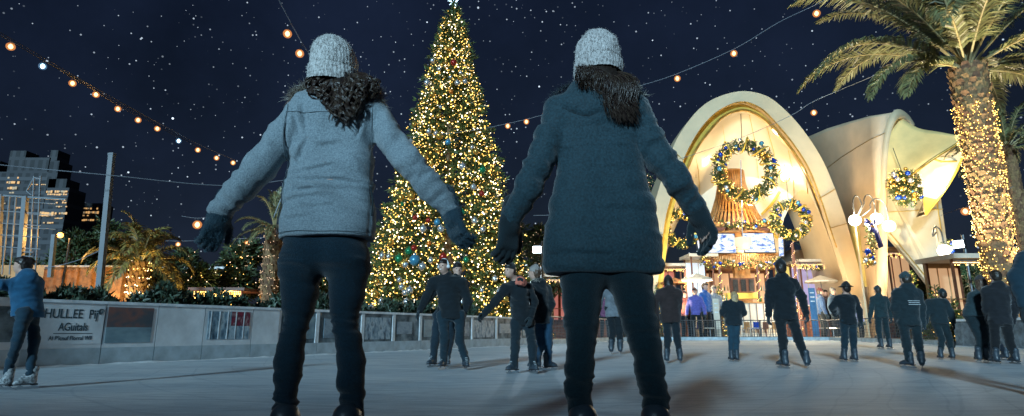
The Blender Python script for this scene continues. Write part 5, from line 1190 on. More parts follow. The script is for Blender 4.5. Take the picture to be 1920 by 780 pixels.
# an ice skate: boot, sole, blade holder and blade
def skate(parent, origin, x, y, fdir, m_, s=1.0, lift=0.0, res=.009, pitch=0.0, lean=(0, 0)):
    f = unit((fdir[0], fdir[1], 0)); r = unit((f[1], -f[0], 0)); up = V3(0, 0, 1); o = V3(x, y, lift); f3 = unit(f * math.cos(pitch) - up * math.sin(pitch)); u3 = np.cross(r, f3); u3 = u3 if u3[2] > 0 else -u3
    Q = lambda a, b, c: o + f3 * a * s + r * b * s + u3 * c * s
    top = Q(-.045, 0, .27) + V3(lean[0], lean[1], 0)
    P_ = [cap(top, Q(-.03, 0, .17), .052 * s, .050 * s, .02), cap(Q(-.03, 0, .17), Q(-.04, 0, .105), .048 * s, .045 * s, .03), cap(Q(-.045, 0, .10), Q(.13, 0, .088), .040 * s, .032 * s, .03), cap(Q(-.01, 0, .15), Q(.10, 0, .105), .040 * s, .034 * s, .03), cap(Q(.10, -.01, .085), Q(.15, 0, .083), .036 * s, .030 * s, .02)]
    v, fc = grow(P_, res * s, cuts=[(Q(0, 0, .068), -u3)]); v = smoothv(v, fc, 1); b = mesh_np('skate', v, fc, m_, parent, origin)
    Mx = Matrix((Vector(f3), Vector(r), Vector(u3))).transposed()
    mb = MB(); mb.box(Q(.035, 0, .064), (.27 * s, .070 * s, .010 * s), Mx); mb.box(Q(-.065, 0, .056), (.07 * s, .055 * s, .014 * s), Mx); h = mb
    h.v = [(a[0] - origin[0], a[1] - origin[1], a[2] - origin[2]) for a in h.v]; so = h.build('sole', M['sole'], None); so.parent = b
    mb = MB(); prof = [Q(-.12, 0, .004), Q(.14, 0, .0), Q(.175, 0, .014), Q(.18, 0, .03), Q(.13, 0, .034), Q(.09, 0, .058), Q(.05, 0, .034), Q(-.03, 0, .034), Q(-.07, 0, .058), Q(-.10, 0, .034), Q(-.13, 0, .024)]
    mb.prism([Vector(p - r * .003) for p in prof], Vector(r * .006)); mb.v = [(a[0] - origin[0], a[1] - origin[1], a[2] - origin[2]) for a in mb.v]; bl = mb.build('blade', M['blade'], None); bl.parent = b
    mb = MB()   # laces up the front
    for k in range(6):
        a = .115 - k * .022 if k < 4 else .02; z = .120 + k * .0235; c = Q(max(a, .012) + .012, 0, z)
        mb.tube([Vector(c - r * .022 * s), Vector(c + u3 * .006 + f3 * .012), Vector(c + r * .022 * s)], .0038 * s, 4)
    mb.v = [(a[0] - origin[0], a[1] - origin[1], a[2] - origin[2]) for a in mb.v]; la = mb.build('laces', M['laces'], None); la.parent = b
    return b
def cloth_mat(name, c, bump=.25, scale=220, noise=.22, rough=.9, sheen=.25, c2=None):
    return mat(name, c, rough, 0, noise, 9, bump, scale, c2=c2, sheen=sheen, spec=.25)
M['skin'] = mat('skin', (0.55, 0.34, 0.26), 0.55, 0, .08, 12)
M['sole'] = mat('sole', (0.03, 0.03, 0.035), .5); M['blade'] = mat('blade', (0.6, 0.63, 0.66), .18, 1.0); M['laces'] = mat('laces', (0.55, 0.6, 0.62), .8)
M['skate_dark'] = mat('skate_dark', (0.035, 0.05, 0.065), .4, 0, .3, 20); M['skate_grey'] = mat('skate_grey', (0.16, 0.19, 0.22), .45, 0, .85, 38, c2=(.55, .6, .62))
M['hair_dark'] = mat('hair_dark', (0.022, 0.015, 0.012), .42, 0, 0, island=.5); M['hair_brown'] = mat('hair_brown', (0.09, 0.05, 0.03), .5, 0, .4, 30); M['hair_blond'] = mat('hair_blond', (0.42, 0.29, 0.15), .5, 0, .4, 30)
def figure(px, pyf, pyt, label, group=None, face=(0, 1), jac=(.006, .013, .018), tro=(.005, .012, .018), hat=None, hair='hair_dark', J=None, bulk=1.0, slim=1.12, res=.016, hood=False, coat=None, gl=None, skm='skate_dark', hairlen=.0,
           Y=None, female=False, seed=0, headband=False, lines=False, scarf=None, skates=True, ground=0.0, dys=None, bag=False, grin=False, brim=False, bun=False, furhood=False):
    """px centre column, pyf row of the blades, pyt row of the head top; J: joint overrides in photo pixels (x, y[, depth offset])"""
    g_ = on(px, pyf, ground); Y = Y or g_.y; top = at(px, pyt, Y); H = top.z - ground; base = at(px, pyf, Y); base = Vector((base.x, Y, ground)); o = V3(*base); s = H / 1.75
    f = unit((face[0], face[1], 0)); rt = unit((f[1], -f[0], 0))
    def T(x, z, y=0): return o + V3(x * H, y * H, z * H)
    sgn = 1 if rt[0] >= 0 else -1      # joints are named by the side of the picture: L left, R right
    wR = V3(abs(rt[0]), rt[1] * sgn, 0)
    def sd(u, z, fwd=0): return o + wR * u * H + V3(0, 0, z * H) + f * fwd * H
    fw = .965 if female else 1.0
    D = dict(head=sd(0, .925, .015), neck=sd(0, .85), shL=sd(-.098 * fw, .795), shR=sd(.098 * fw, .795), elL=sd(-.15, .64, -.01), elR=sd(.15, .64, -.01), wrL=sd(-.17, .50, .03), wrR=sd(.17, .50, .03),
             hipL=sd(-.052, .52), hipR=sd(.052, .52), knL=sd(-.062, .30, .02), knR=sd(.062, .30, .02), anL=sd(-.068, .10), anR=sd(.068, .10))
    for k, v in (J or {}).items():
        if k in D: q = at(v[0], v[1], Y + (v[2] if len(v) > 2 else 0)); D[k] = V3(*q)
    hip = (D['hipL'] + D['hipR']) / 2; sh = (D['shL'] + D['shR']) / 2; spine = unit(sh - hip); head = D['head']
    # ---- the body: one continuous skin surface
    hr = .112 * s; hf = f if not (J and 'hface' in J) else unit((*J['hface'], 0)); hrt = unit((hf[1], -hf[0], 0)); R3 = np.stack([hrt, hf, V3(0, 0, 1)], 1)
    bp = [ell(head + V3(0, 0, .012) * s, (.073 * s, .090 * s, .105 * s), .02, R3), ell(head + hf * .022 * s - V3(0, 0, .050) * s, (.055 * s, .062 * s, .060 * s), .03, R3), cap(head + hf * .083 * s + V3(0, 0, .012) * s, head + hf * .106 * s - V3(0, 0, .018) * s, .008 * s, .013 * s, .014),
          cap(head + hf * .088 * s - V3(0, 0, .05) * s + hrt * .018 * s, head + hf * .088 * s - V3(0, 0, .05) * s - hrt * .018 * s, .008 * s, None, .008)]
    for q in (-1, 1): bp += [ell(head + hrt * q * .076 * s - V3(0, 0, .004) * s, (.012 * s, .020 * s, .030 * s), .008, R3), cap(head + hf * .078 * s + hrt * q * .020 * s + V3(0, 0, .028) * s, head + hf * .070 * s + hrt * q * .045 * s + V3(0, 0, .03) * s, .009 * s, None, .012), ell(head + hf * .062 * s + hrt * q * .036 * s - V3(0, 0, .022) * s, (.022 * s, .02 * s, .02 * s), .015, R3)]
    bp += [cap(head - V3(0, 0, .05) * s, D['neck'], .052 * s, .056 * s, .03), cap(D['neck'], sh, .055 * s, .08 * s, .05), cap(sh, hip, .10 * s, .095 * s, .06, .8), cap(D['shL'], D['shR'], .06 * s, None, .05)]
    for q in 'LR':
        bp += [cap(D['sh' + q], D['el' + q], .045 * s, .036 * s, .03), cap(D['el' + q], D['wr' + q], .036 * s, .024 * s, .02), cap(D['hip' + q], D['kn' + q], .060 * s, .038 * s, .04), cap(D['kn' + q], D['an' + q], .038 * s, .030 * s, .03), cap(D['an' + q], D['an' + q] - V3(0, 0, .02), .03 * s, None, .02)]
        bp += hand_prims(D['wr' + q], D['wr' + q] - D['el' + q], -wR * (1 if q == 'R' else -1) - f * .2, f, .86 * s, .5, pf=.75)
    v, fc = grow(bp, min(res, .012) * .95, ()); v = smoothv(v, fc, 1); root = mesh_np('person', v, fc, M['skin'], None, base); tag(root, label, 'person', group); org = o
    # ---- trousers
    tp = [cap(D['hipL'], D['hipR'], .088 * s, None, .05, .95)]
    for q in 'LR': tp += [cap(D['hip' + q], D['kn' + q], .084 * s, .062 * s * slim, .05), cap(D['kn' + q], D['an' + q] + V3(0, 0, .02), .060 * s * slim, .050 * s * slim, .03)]
    v, fc = grow(tp, res); regs = [([p], unit(p[2] - p[1]), 24, 9, .013) for p in tp[1:]]; v = fold(v, fc, regs, s)
    mesh_np('trousers', v, fc, cloth_mat('denim', tro, .2, 150), root, org)
    # ---- jacket or coat
    b = bulk * 1.09; hemz = (hip[2] - .040 * s) if coat is None else coat * H + ground
    dn = V3(0, 0, -.018) * s; jp_ = [cap(D['shL'] + dn + wR * .02 * s, D['shR'] + dn - wR * .02 * s, .070 * s * b, None, .06, .95), cap(D['neck'] - V3(0, 0, .02) * s, D['shL'] + dn, .058 * s, .060 * s * b, .05), cap(D['neck'] - V3(0, 0, .02) * s, D['shR'] + dn, .058 * s, .060 * s * b, .05), cap(sh + spine * -.08 * s - wR * .055 * s, hip - wR * .045 * s, .115 * s * b, .105 * s * b, .08, .9), cap(sh + spine * -.08 * s + wR * .055 * s, hip + wR * .045 * s, .115 * s * b, .105 * s * b, .08, .9), cap(D['neck'] - V3(0, 0, .03) * s, sh, .062 * s, .09 * s, .05), cap(D['neck'] + V3(0, 0, .012) * s - f * .01 * s, D['neck'] - V3(0, 0, .05) * s, .074 * s, .085 * s, .04)]
    if coat is not None or True:
        lowc = V3(hip[0], hip[1], hemz - .06 * s); jp_ += [cap(hip - wR * .05 * s, lowc - wR * .050 * s, .108 * s * b, .108 * s * b, .05, .95), cap(hip + wR * .05 * s, lowc + wR * .050 * s, .108 * s * b, .108 * s * b, .05, .95)]
    arms = []
    for q in 'LR': arms.append([cap(D['sh' + q] + dn, D['el' + q], .066 * s * b, .059 * s * b, .045), cap(D['el' + q], D['wr' + q], .057 * s * b, .043 * s * b, .03)])
    if hood or furhood: bk = -f; jp_ += [ell(D['neck'] + bk * .06 * s + V3(0, 0, -.015) * s, (.11 * s, .075 * s, .085 * s), .04)]
    v, fc = grow(jp_ + arms[0] + arms[1], res, cuts=[((0, 0, hemz), (0, 0, -1))]); regs = [(jp_, spine, 16, 8, .016)] + [([p], unit(p[2] - p[1]), 24, 9, .016) for a in arms for p in a]; v = fold(v, fc, regs, s)
    jk = mesh_np('jacket' if coat is None else 'coat', v, fc, cloth_mat('jacket_cloth', jac, .2, 120), root, org)
    if lines:
        mb = MB(); c = sh * .72 + hip * .28 - f * .125 * s * b
        for i in range(3):
            x = -.11
            while x < .11: w_ = random.uniform(.02, .05); mb.box(Vector(c + wR * x * s - V3(0, 0, .03 * i)), (w_ * .8, .006, .008)); x += w_
        mb.v = [(a[0] - org[0], a[1] - org[1] - .012, a[2] - org[2]) for a in mb.v]; mb.build('print', M['cap'], None).parent = jk
    # ---- gloves, skates
    for q in 'LR':
        side = 1 if q == 'R' else -1
        hp_ = hand_prims(D['wr' + q], D['wr' + q] - D['el' + q], -wR * side - f * .2, f, 1.04 * s, .5, fr=.0125, pf=1.12); v, fc = grow(hp_, .0075); mesh_np('glove', v, fc, gl or M['glove'], root, org)
        if skates:
            a = D['an' + q]; fd = (J or {}).get('ft' + q, tuple(face)); skate(root, org, a[0], a[1], fd, M[skm], s * .95, res=.011, lift=(J or {}).get('lift' + q, 0.0))
        else:
            a = D['an' + q]; v, fc = grow([cap((a[0], a[1], ground + .06), (a[0] + f[0] * .15, a[1] + f[1] * .15, ground + .05), .05, .04, .03), cap((a[0], a[1], ground + .06), (a[0], a[1], ground + .16), .05, .05, .03)], .014, cuts=[((0, 0, ground), (0, 0, -1))]); mesh_np('boot', v, fc, M['sole'], root, org)
    # ---- head
    if hat is not None:
        hp_ = [ell(head + V3(0, 0, .045) * s - hf * .008, (.088 * s, .103 * s, .095 * s), .02, R3), cap(head + V3(0, 0, .10) * s - hf * .02 * s, head + V3(0, 0, .125) * s - hf * .03 * s, .05 * s, .03 * s, .03)]
        v, fc = grow(hp_, .010, cuts=[(head + V3(0, 0, .018) * s, unit(V3(0, 0, -1) + hf * .25))]); mesh_np('beanie', v, fc, cloth_mat('hat_wool', hat, .5, 90), root, org)
    if brim:
        hh = MB(); hh.lathe([(.088 * s, .045 * s), (.15 * s, .025 * s), (.155 * s, .03 * s), (.09 * s, .06 * s)], tuple(head - o), 24); hb = hh.build('hat_brim', cloth_mat('hat_wool', hat or (.02, .02, .02)), None, True); hb.parent = root
    hq = [ell(head + V3(0, 0, .030) * s - hf * .028 * s, (.084 * s, .085 * s, .092 * s), .03, R3), ell(head - hf * .05 * s - V3(0, 0, .03) * s, (.07 * s, .055 * s, .07 * s), .03, R3), ell(head + hf * .022 * s + V3(0, 0, .070) * s, (.070 * s, .078 * s, .050 * s), .03, R3)]
    if hairlen > 0: bk = -hf; hq += [cap(head + bk * .06 * s, D['neck'] + bk * .085 * s - V3(0, 0, hairlen), .065 * s, .035 * s, .03), cap(head + bk * .04 * s + hrt * .04 * s, D['neck'] + bk * .08 * s + hrt * .05 * s - V3(0, 0, hairlen * .8), .05 * s, .03 * s, .03), cap(head + bk * .04 * s - hrt * .04 * s, D['neck'] + bk * .08 * s - hrt * .05 * s - V3(0, 0, hairlen * .7), .05 * s, .03 * s, .03)]
    if bun: hq += [ell(head - hf * .10 * s + V3(0, 0, .05) * s, (.05 * s, .05 * s, .05 * s), .02)]
    v, fc = grow(hq, .010, sub=[ell(head + hf * .080 * s - V3(0, 0, .030) * s, (.070 * s, .070 * s, .082 * s), .01, R3)]); nrm = vnormals(v, fc); v = v + nrm * (fbm(v * V3(90, 90, 35)) * .007 * s)[:, None]; mesh_np('hair', v, fc, M[hair], root, org)
    eye = MB()
    for q in (-1, 1): eye.ball(tuple(head + hf * .080 * s + hrt * q * .030 * s + V3(0, 0, .010) * s - o), .010 * s, 8, 6)
    for i, q in enumerate((0,)):
        e1 = MB(); e1.v = eye.v[:len(eye.v) // 2]; e1.f = eye.f[:len(eye.f) // 2]; a = e1.build('eye', M['eye'], None, True); a.parent = root
        e2 = MB(); nn = len(eye.v) // 2; e2.v = eye.v[nn:]; e2.f = e1.f; a = e2.build('eye', M['eye'], None, True); a.parent = root
    mo = MB(); c = head + hf * .098 * s - V3(0, 0, .052) * s - o
    if grin: mo.ball(tuple(c), .006 * s, 8, 6, (3.6, 1.2, 1.5)); mo.build('mouth', M['teeth'], None, True).parent = root
    if headband:
        mb = MB(); mb.tube([Vector(head - o + hrt * .085 * s * math.cos(t) + V3(0, 0, .012) * s + V3(0, 0, 1) * .112 * s * math.sin(t)) for t in [math.pi * k / 14 for k in range(15)]], .014 * s, 8); mb.ball(tuple(head - o + hrt * .088 * s), .03 * s, 10, 8); mb.ball(tuple(head - o - hrt * .088 * s), .03 * s, 10, 8); mb.build('ear_warmer', M['cap'], None, True).parent = root
    if furhood:
        fur(root, org, [D['neck'] + wR * .12 * s * math.cos(t) + V3(0, 0, .02 * s) - f * .09 * s * math.sin(t) for t in [math.pi * k / 12 for k in range(13)]], .03, 500, .035, M['fur_light'], seed)
    if scarf: v, fc = grow([cap(D['neck'] + wR * .05 * s + f * .03, D['neck'] - wR * .05 * s + f * .03, .045 * s, None, .03), cap(D['neck'] + wR * .05 * s - f * .04, D['neck'] - wR * .05 * s - f * .04, .045 * s, None, .03)], .012); mesh_np('scarf', v, fc, cloth_mat('scarf_wool', scarf), root, org)
    return root, D, o, s
M['eye'] = mat('eye', (0.01, 0.01, 0.012), .15); M['teeth'] = mat('teeth', (.75, .72, .66), .3); M['glove'] = cloth_mat('glove', (.012, .025, .032), .4, 200)
M['fur_light'] = mat('fur_light', (.5, .47, .42), .7, 0, 0, island=.5); M['fur_brown'] = mat('fur_brown', (.20, .15, .11), .7, 0, 0, island=.6)
def strand(mb, pts, w):     # three-sided tapering strand
    pts = [Vector(p) for p in pts]; mb.tube(pts, [w * (1 - .8 * i / (len(pts) - 1)) for i in range(len(pts))], 3, cap=False)
def fur(root, org, path, r0, n, ln, m_, seed=0, updir=(0, 0, .2), w=.0012, name='fur_trim'):
    r = random.Random(seed); mb = MB()
    for i in range(n):
        j = r.randrange(len(path) - 1); c = Vector(path[j]).lerp(Vector(path[j + 1]), r.random()); q = (rdir(r) + Vector(updir)).normalized(); p = c + q * r0 * .6; l_ = ln * r.uniform(.5, 1.2); b = rdir(r) * l_ * .35
        strand(mb, [p, p + q * l_ * .5 + b * .3, p + q * l_ + b + Vector((0, 0, -l_ * .15))], w)
    mb.v = [(a[0] - org[0], a[1] - org[1], a[2] - org[2]) for a in mb.v]; fo = mb.build(name, m_, None); fo.parent = root; return fo
# ================================================================== the two women in front
HY = 2.25
def W3(px, py, dy=0.0): return V3(*at(px, py, HY + dy))
PXM = 2.25 / FPX     # metres per pixel, roughly, at their distance
def knit_mat(name, a, b, dark):
    m = bpy.data.materials.new(name); m.use_nodes = True; t = m.node_tree; n = t.nodes; l = t.links; bs = n['Principled BSDF']; bs.inputs['Roughness'].default_value = .95; bs.inputs['Sheen Weight'].default_value = .4
    tcn = n.new('ShaderNodeTexCoord'); mp = n.new('ShaderNodeMapping'); mp.inputs['Scale'].default_value = (1, 1, .42); l.new(tcn.outputs['Object'], mp.inputs[0])
    tn = n.new('ShaderNodeTexNoise'); tn.inputs['Scale'].default_value = 165; tn.inputs['Detail'].default_value = 3; l.new(mp.outputs[0], tn.inputs['Vector'])
    r = n.new('ShaderNodeValToRGB'); r.color_ramp.elements.new(.5)
    for i, (p_, c) in enumerate(((.36, dark), (.47, a), (.62, b))): r.color_ramp.elements[i].position = p_; r.color_ramp.elements[i].color = (*c, 1)
    l.new(tn.outputs['Fac'], r.inputs[0]); l.new(r.outputs[0], bs.inputs['Base Color'])
    t2 = n.new('ShaderNodeTexNoise'); t2.inputs['Scale'].default_value = 260; l.new(mp.outputs[0], t2.inputs['Vector']); bb = n.new('ShaderNodeBump'); bb.inputs['Strength'].default_value = .9; bb.inputs['Distance'].default_value = .006; l.new(t2.outputs['Fac'], bb.inputs['Height']); l.new(bb.outputs[0], bs.inputs['Normal'])
    return m
def weave_mat(name, c, c2, spot=(.8, 1), bump=.35, sc_=420, rough=.92, sheen=.3):
    m = mat(name, c, rough, 0, .22, 170, bump, sc_, c2=tuple(x * 1.12 for x in c2), sheen=sheen, spec=.2, detail=2)
    return m
def beanie(root, org, c, w, h, lean, seed, name='beanie', mt=None, brimtilt=.18, brim_h=.055, peak=(0, 0)):
    """ribbed knit cap: a lathe with ribs, rolled brim"""
    nA, nZ = 168, 60; vs = []; r = random.Random(seed)
    for i in range(nZ + 1):
        t = i / nZ; z = -h * .46 + h * t
        u = max(0, (t - .28) / .72); rad = w * (1 - .03 * (1 - t) ) * (math.sqrt(max(0, 1 - u ** 2.7))) ; 
        if t < .28: rad = w * (.985 + .02 * math.sin(t / .28 * math.pi))
        for k in range(nA):
            a = 2 * math.pi * k / nA; zz = z + brimtilt * w * math.cos(a - 1.9) * (1 - t) * .55
            br = (t < .30); ribs = (math.sin(a * 42) * .5 + .5) ** .7; rr = rad * (1 + (.028 if br else .022) * ribs * (1 if t < .97 else 0)) + (.0055 if br else 0)
            if abs(t - .305) < .018: rr -= .005
            rr += .0035 * fbm(np.array([[math.cos(a) * 3, math.sin(a) * 3, z * 22 + seed]]), 2)[0] * (1 + 1.4 * u)
            slump = u * u
            vs.append(Vector((math.cos(a) * rr + lean[0] * t * h + peak[0] * slump, math.sin(a) * rr * 1.10 + lean[1] * t * h, zz + peak[1] * slump)) + Vector(c) - Vector(org))
    fs = [(i * nA + k, i * nA + (k + 1) % nA, (i + 1) * nA + (k + 1) % nA, (i + 1) * nA + k) for i in range(nZ) for k in range(nA)]
    mb = MB(); mb.add(vs, fs); o = mb.build(name, mt, None, True); o.parent = root
    # loose wool fibres
    fz = MB()
    for k in range(900):
        i = r.randrange(2, nZ - 3); j = r.randrange(nA); p = vs[i * nA + j]; q = (p - (Vector(c) - Vector(org))).normalized(); fz.tube([p, p + q * .003 + rdir(r) * .0015, p + q * .004 + rdir(r) * .006], [.0006, .0005, .0003], 3, cap=False)
    fo = fz.build('fuzz', mt, None); fo.parent = o; return o
# ---------------------------------------------------------------- woman in the grey-blue jacket
def hero1():
    base = Vector((at(612, 700, HY).x, HY, 0)); org = V3(*base)
    head = W3(630, 118); neck = W3(640, 172); shL, shR = W3(572, 212), W3(694, 212); elL, elR = W3(487, 312, -.05), W3(768, 304, -.05); wrL, wrR = W3(415, 398, .02), W3(845, 393, .02)
    hipL, hipR = W3(577, 470), W3(647, 470); knL, knR = W3(555, 608, -.02), W3(648, 608, -.02); anL, anR = W3(535, 790, .03), W3(661, 790, .03)
    face = unit((.12, 1, 0)); R3 = np.stack([unit((1, -.12, 0)), face, V3(0, 0, 1)], 1)
    bp = [ell(head + V3(0, 0, .0), (.076, .094, .108), .02, R3), ell(head + face * .025 - V3(0, 0, .055), (.055, .064, .06), .03, R3), cap(head + face * .09 + V3(0, 0, .01), head + face * .11 - V3(0, 0, .02), .008, .013, .014)]
    for q in (-1, 1): bp += [ell(head + R3[:, 0] * q * .078, (.012, .02, .03), .008, R3)]
    bp += [cap(head - V3(0, 0, .06), neck, .048, .05, .03), cap(neck, (shL + shR) / 2, .05, .07, .04), cap((shL + shR) / 2, (hipL + hipR) / 2, .09, .085, .05, .8), cap(shL, shR, .045, None, .04)]
    for a, b, c, h, k_, an in ((shL, elL, wrL, hipL, knL, anL), (shR, elR, wrR, hipR, knR, anR)): bp += [cap(a, b, .038, .032, .03), cap(b, c, .032, .023, .02), cap(h, k_, .050, .022, .02), cap(k_, an, .022, .020, .02)]
    gd = [(wrL, unit((-.28, .04, -.95)), V3(.5, .5, .2), V3(.6, .6, 0)), (wrR, unit((.32, .04, -.95)), V3(-.5, .5, .2), V3(-.6, .6, 0))]
    for w_, d, pn, th in gd: bp += hand_prims(w_ + d * .0, d, pn, th, .84, .55, pf=.72)
    v, f = grow(bp, .010); root = mesh_np('person', v, f, M['skin'], None, base); tag(root, 'woman in grey-blue jacket and pale knit beanie, curly dark hair, arms spread', 'person', 'the two women standing with their backs turned')
    # jeans
    def leg(hip, kn, calf, an): return [cap(W3(*hip), W3(*kn), hip[3] if len(hip) > 3 else .09, .052, .04)]
    K = .0021
    L_ = [((570, 446, 0), 0.0728), ((564, 500, 0), 0.0801), ((562, 550, 0), 0.0655), ((559, 580, 0), 0.0546), ((555, 612, -.01), 0.0423), ((547, 640, -.005), 0.0441), ((542, 676, .005), 0.0496), ((539, 712, .01), 0.0455), ((536, 748, .02), 0.0387), ((535, 790, .03), 0.0382)]
    R_ = [((650, 446, 0), 0.0728), ((655, 500, 0), 0.0801), ((651, 550, 0), 0.0637), ((647, 580, 0), 0.0519), ((647, 612, -.01), 0.0423), ((654, 640, -.005), 0.0450), ((658, 676, .005), 0.0496), ((658, 712, .01), 0.0460), ((661, 748, .02), 0.0382), ((661, 790, .03), 0.0382)]
    tp = []; 
    for ch in (L_, R_):
        for (a, ra), (b, rb) in zip(ch, ch[1:]): tp.append(cap(W3(*a), W3(*b), ra, rb, .02))
    tp += [cap(W3(590, 446), W3(634, 446), .080, None, .05), ell(W3(583, 478, -.035), (.082, .068, .075), .05), ell(W3(640, 478, -.035), (.082, .068, .075), .05)]
    v, f = grow(tp, .0075); v = smoothv(v, f, 1)
    amp = lambda p: .005 + .012 * np.exp(-((p[:, 2] - .34) / .06) ** 2) + .004 * np.exp(-((p[:, 2] - .62) / .05) ** 2) + .003 * np.exp(-((p[:, 2] - .86) / .06) ** 2)
    v = fold(v, f, [(tp, (.1, .1, 1), 34, 7, amp)], 1.0); mesh_np('jeans', v, f, M['jeans'], root, org)
    # jacket
    col_ = [((1, 0), 0)]
    tl = [((586, 222, 0), 0.0854), ((585, 262, 0), 0.0776), ((583, 300, 0), 0.0737), ((582, 335, 0), 0.0737), ((577, 375, 0), 0.0815), ((572, 420, 0), 0.0883), ((568, 470, 0), 0.0951)]
    tr = [((676, 222, 0), 0.0795), ((664, 262, 0), 0.0776), ((661, 300, 0), 0.0737), ((660, 335, 0), 0.0718), ((659, 375, 0), 0.0757), ((658, 420, 0), 0.0854), ((659, 470, 0), 0.0931)]
    jt = []
    for ch in (tl, tr):
        for (a, ra), (b, rb) in zip(ch, ch[1:]): jt.append(cap(W3(*a), W3(*b), ra, rb, .035, .92))
    jt += [cap(W3(625, 205), W3(620, 470), .08, .10, .05, .9), cap(shL, shR, .066, .066, .06, .9), cap(neck - V3(0, 0, .01), (shL + shR) / 2, .06, .09, .06), ell(W3(585, 462, -.05), (.09, .085, .085), .05), ell(W3(640, 462, -.05), (.09, .085, .085), .05)]
    aL = [((572, 214, 0), 0.0644), ((533, 258, -.02), 0.0607), ((487, 312, -.05), 0.0589), ((452, 352, -.02), 0.0534), ((414, 394, .02), 0.0460)]
    aR = [((694, 214, 0), 0.0607), ((733, 262, -.02), 0.0570), ((768, 304, -.05), 0.0552), ((806, 350, -.02), 0.0497), ((842, 388, .02), 0.0442)]
    al = [cap(W3(*a), W3(*b), ra, rb, .02) for (a, ra), (b, rb) in zip(aL, aL[1:])]; ar = [cap(W3(*a), W3(*b), ra, rb, .02) for (a, ra), (b, rb) in zip(aR, aR[1:])]
    hemz = W3(612, 449)[2]; dl = unit(W3(414, 394) - W3(487, 312)); dr = unit(W3(842, 388) - W3(768, 304))
    v, f = grow(jt + al + ar, .0065, cuts=[((0, 0, hemz), (0, 0, -1)), (W3(408, 400), dl) if False else ((0, 0, hemz), (0, 0, -1))]); v = smoothv(v, f, 1)
    wz = W3(620, 362)[2]
    amp = lambda p: .006 + .024 * np.exp(-((p[:, 2] - wz) / .075) ** 2) + .009 * np.exp(-((p[:, 2] - W3(620, 300)[2]) / .05) ** 2)
    v = fold(v, f, [(jt, (.28, 0, 1), 17, 5.0, amp), (al[:2], dl, 22, 12, .009), (al[2:], dl, 28, 14, .010), (ar[:2], dr, 22, 12, .009), (ar[2:], dr, 28, 14, .010)], 1.0)
    # vertical soft folds on the upper back
    nrm = vnormals(v, f); up_ = np.exp(-((v[:, 2] - W3(620, 240)[2]) / .12) ** 2); v = v + nrm * (up_ * .016 * vnoise(v * V3(18, 5, 3.0) + V3(0, 0, 5)))[:, None]
    # princess seams, hem seam and sleeve seams pressed into the cloth
    def seam(px0, px1, z): return
    z = v[:, 2]; back = (v[:, 1] < HY); 
    for px_, w_ in ((547, 9), (699, 9)):
        sx = np.interp(z, [hemz, W3(620, 330)[2], W3(px_, 205)[2]], [W3(px_ - 6 if px_ < 600 else px_ - 2, 440)[0], W3(px_ + 2, 330)[0], W3(px_ + 3, 215)[0]]); d = np.abs(v[:, 0] - sx); v[:, 1] += np.where(back, .007 * np.exp(-(d / .0045) ** 2), 0)
    def crease(a, b, w_, am):
        nonlocal v
        A_, B_ = W3(*a), W3(*b); A2, B2 = A_[[0, 2]], B_[[0, 2]]; q = v[:, [0, 2]] - A2; ab = B2 - A2; t = (q @ ab) / (ab @ ab); tc = np.clip(t, 0, 1); per = q - tc[:, None] * ab; sg = np.sign(ab[0] * per[:, 1] - ab[1] * per[:, 0]); d_ = np.linalg.norm(per, axis=1) * sg
        taper = np.where((t > -.15) & (t < 1.15), np.sin(np.pi * np.clip((t + .15) / 1.3, 0, 1)) ** .7, 0); prof_ = -np.exp(-(d_ / w_) ** 2) + .85 * np.exp(-((d_ - 2.0 * w_) / (1.5 * w_)) ** 2)
        v = v + nrm * (prof_ * taper * am * (v[:, 1] < HY))[:, None]
    for c_ in (((548, 338), (640, 318), .006, .009), ((546, 347), (655, 344), .005, .010), ((548, 366), (645, 362), .007, .008), ((540, 384), (610, 374), .006, .007), ((697, 352), (640, 348), .005, .007), ((696, 374), (655, 364), .005, .006), ((566, 318), (588, 270), .008, .009), ((562, 214), (572, 262), .008, .010), ((580, 206), (586, 250), .007, .008), ((552, 300), (575, 322), .006, .008),
               ((690, 222), (676, 268), .007, .007), ((672, 300), (697, 318), .006, .007), ((560, 400), (650, 392), .008, .005), ((545, 420), (600, 412), .008, .004), ((600, 214), (640, 222), .008, .004), ((606, 285), (650, 279), .008, .005)): crease(*c_)
    d = np.abs(z - (hemz + .022)); v = v - nrm * (.0035 * np.exp(-(d / .003) ** 2))[:, None]
    jk = mesh_np('jacket', v, f, M['jacket_grey'], root, org)
    def surf_y(x, z_):
        m = (np.abs(v[:, 0] - x) < .009) & (np.abs(v[:, 2] - z_) < .009); return v[m, 1].min() if m.any() else None
    def seam_line(pts, rr=.0017):
        out_ = []
        for a, b in zip(pts, pts[1:]):
            A_, B_ = W3(*a), W3(*b)
            for k in range(14):
                q = A_ + (B_ - A_) * k / 14; y = surf_y(q[0], q[2])
                if y is not None: out_.append(Vector((q[0], y + .0004, q[2])))
        mbs = MB(); mbs.tube(out_, rr, 5); mbs.v = [(a[0] - org[0], a[1] - org[1], a[2] - org[2]) for a in mbs.v]; mbs.build('seam', M['seam'], None, True).parent = jk
    seam_line([(553, 208), (549, 250), (546, 292), (545, 330), (538, 372), (531, 412), (527, 444)]); seam_line([(706, 210), (703, 250), (699, 290), (697, 330), (697, 372), (699, 412), (701, 444)]); seam_line([(527, 441), (570, 442), (615, 443), (660, 443), (699, 442)], .0013); seam_line([(549, 222), (600, 226), (650, 226), (704, 222)], .0012)
    mb = MB(); mb.tube(catmull([Vector(W3(545, 285, -.03)), Vector(W3(547, 320, -.05)), Vector(W3(536, 350, -.03)), Vector(W3(522, 385, .0)), Vector(W3(513, 408, .02))], 5), .0022, 5); mb.v = [(a[0] - org[0], a[1] - org[1], a[2] - org[2]) for a in mb.v]; mb.build('drawcord', M['laces'], None, True).parent = jk
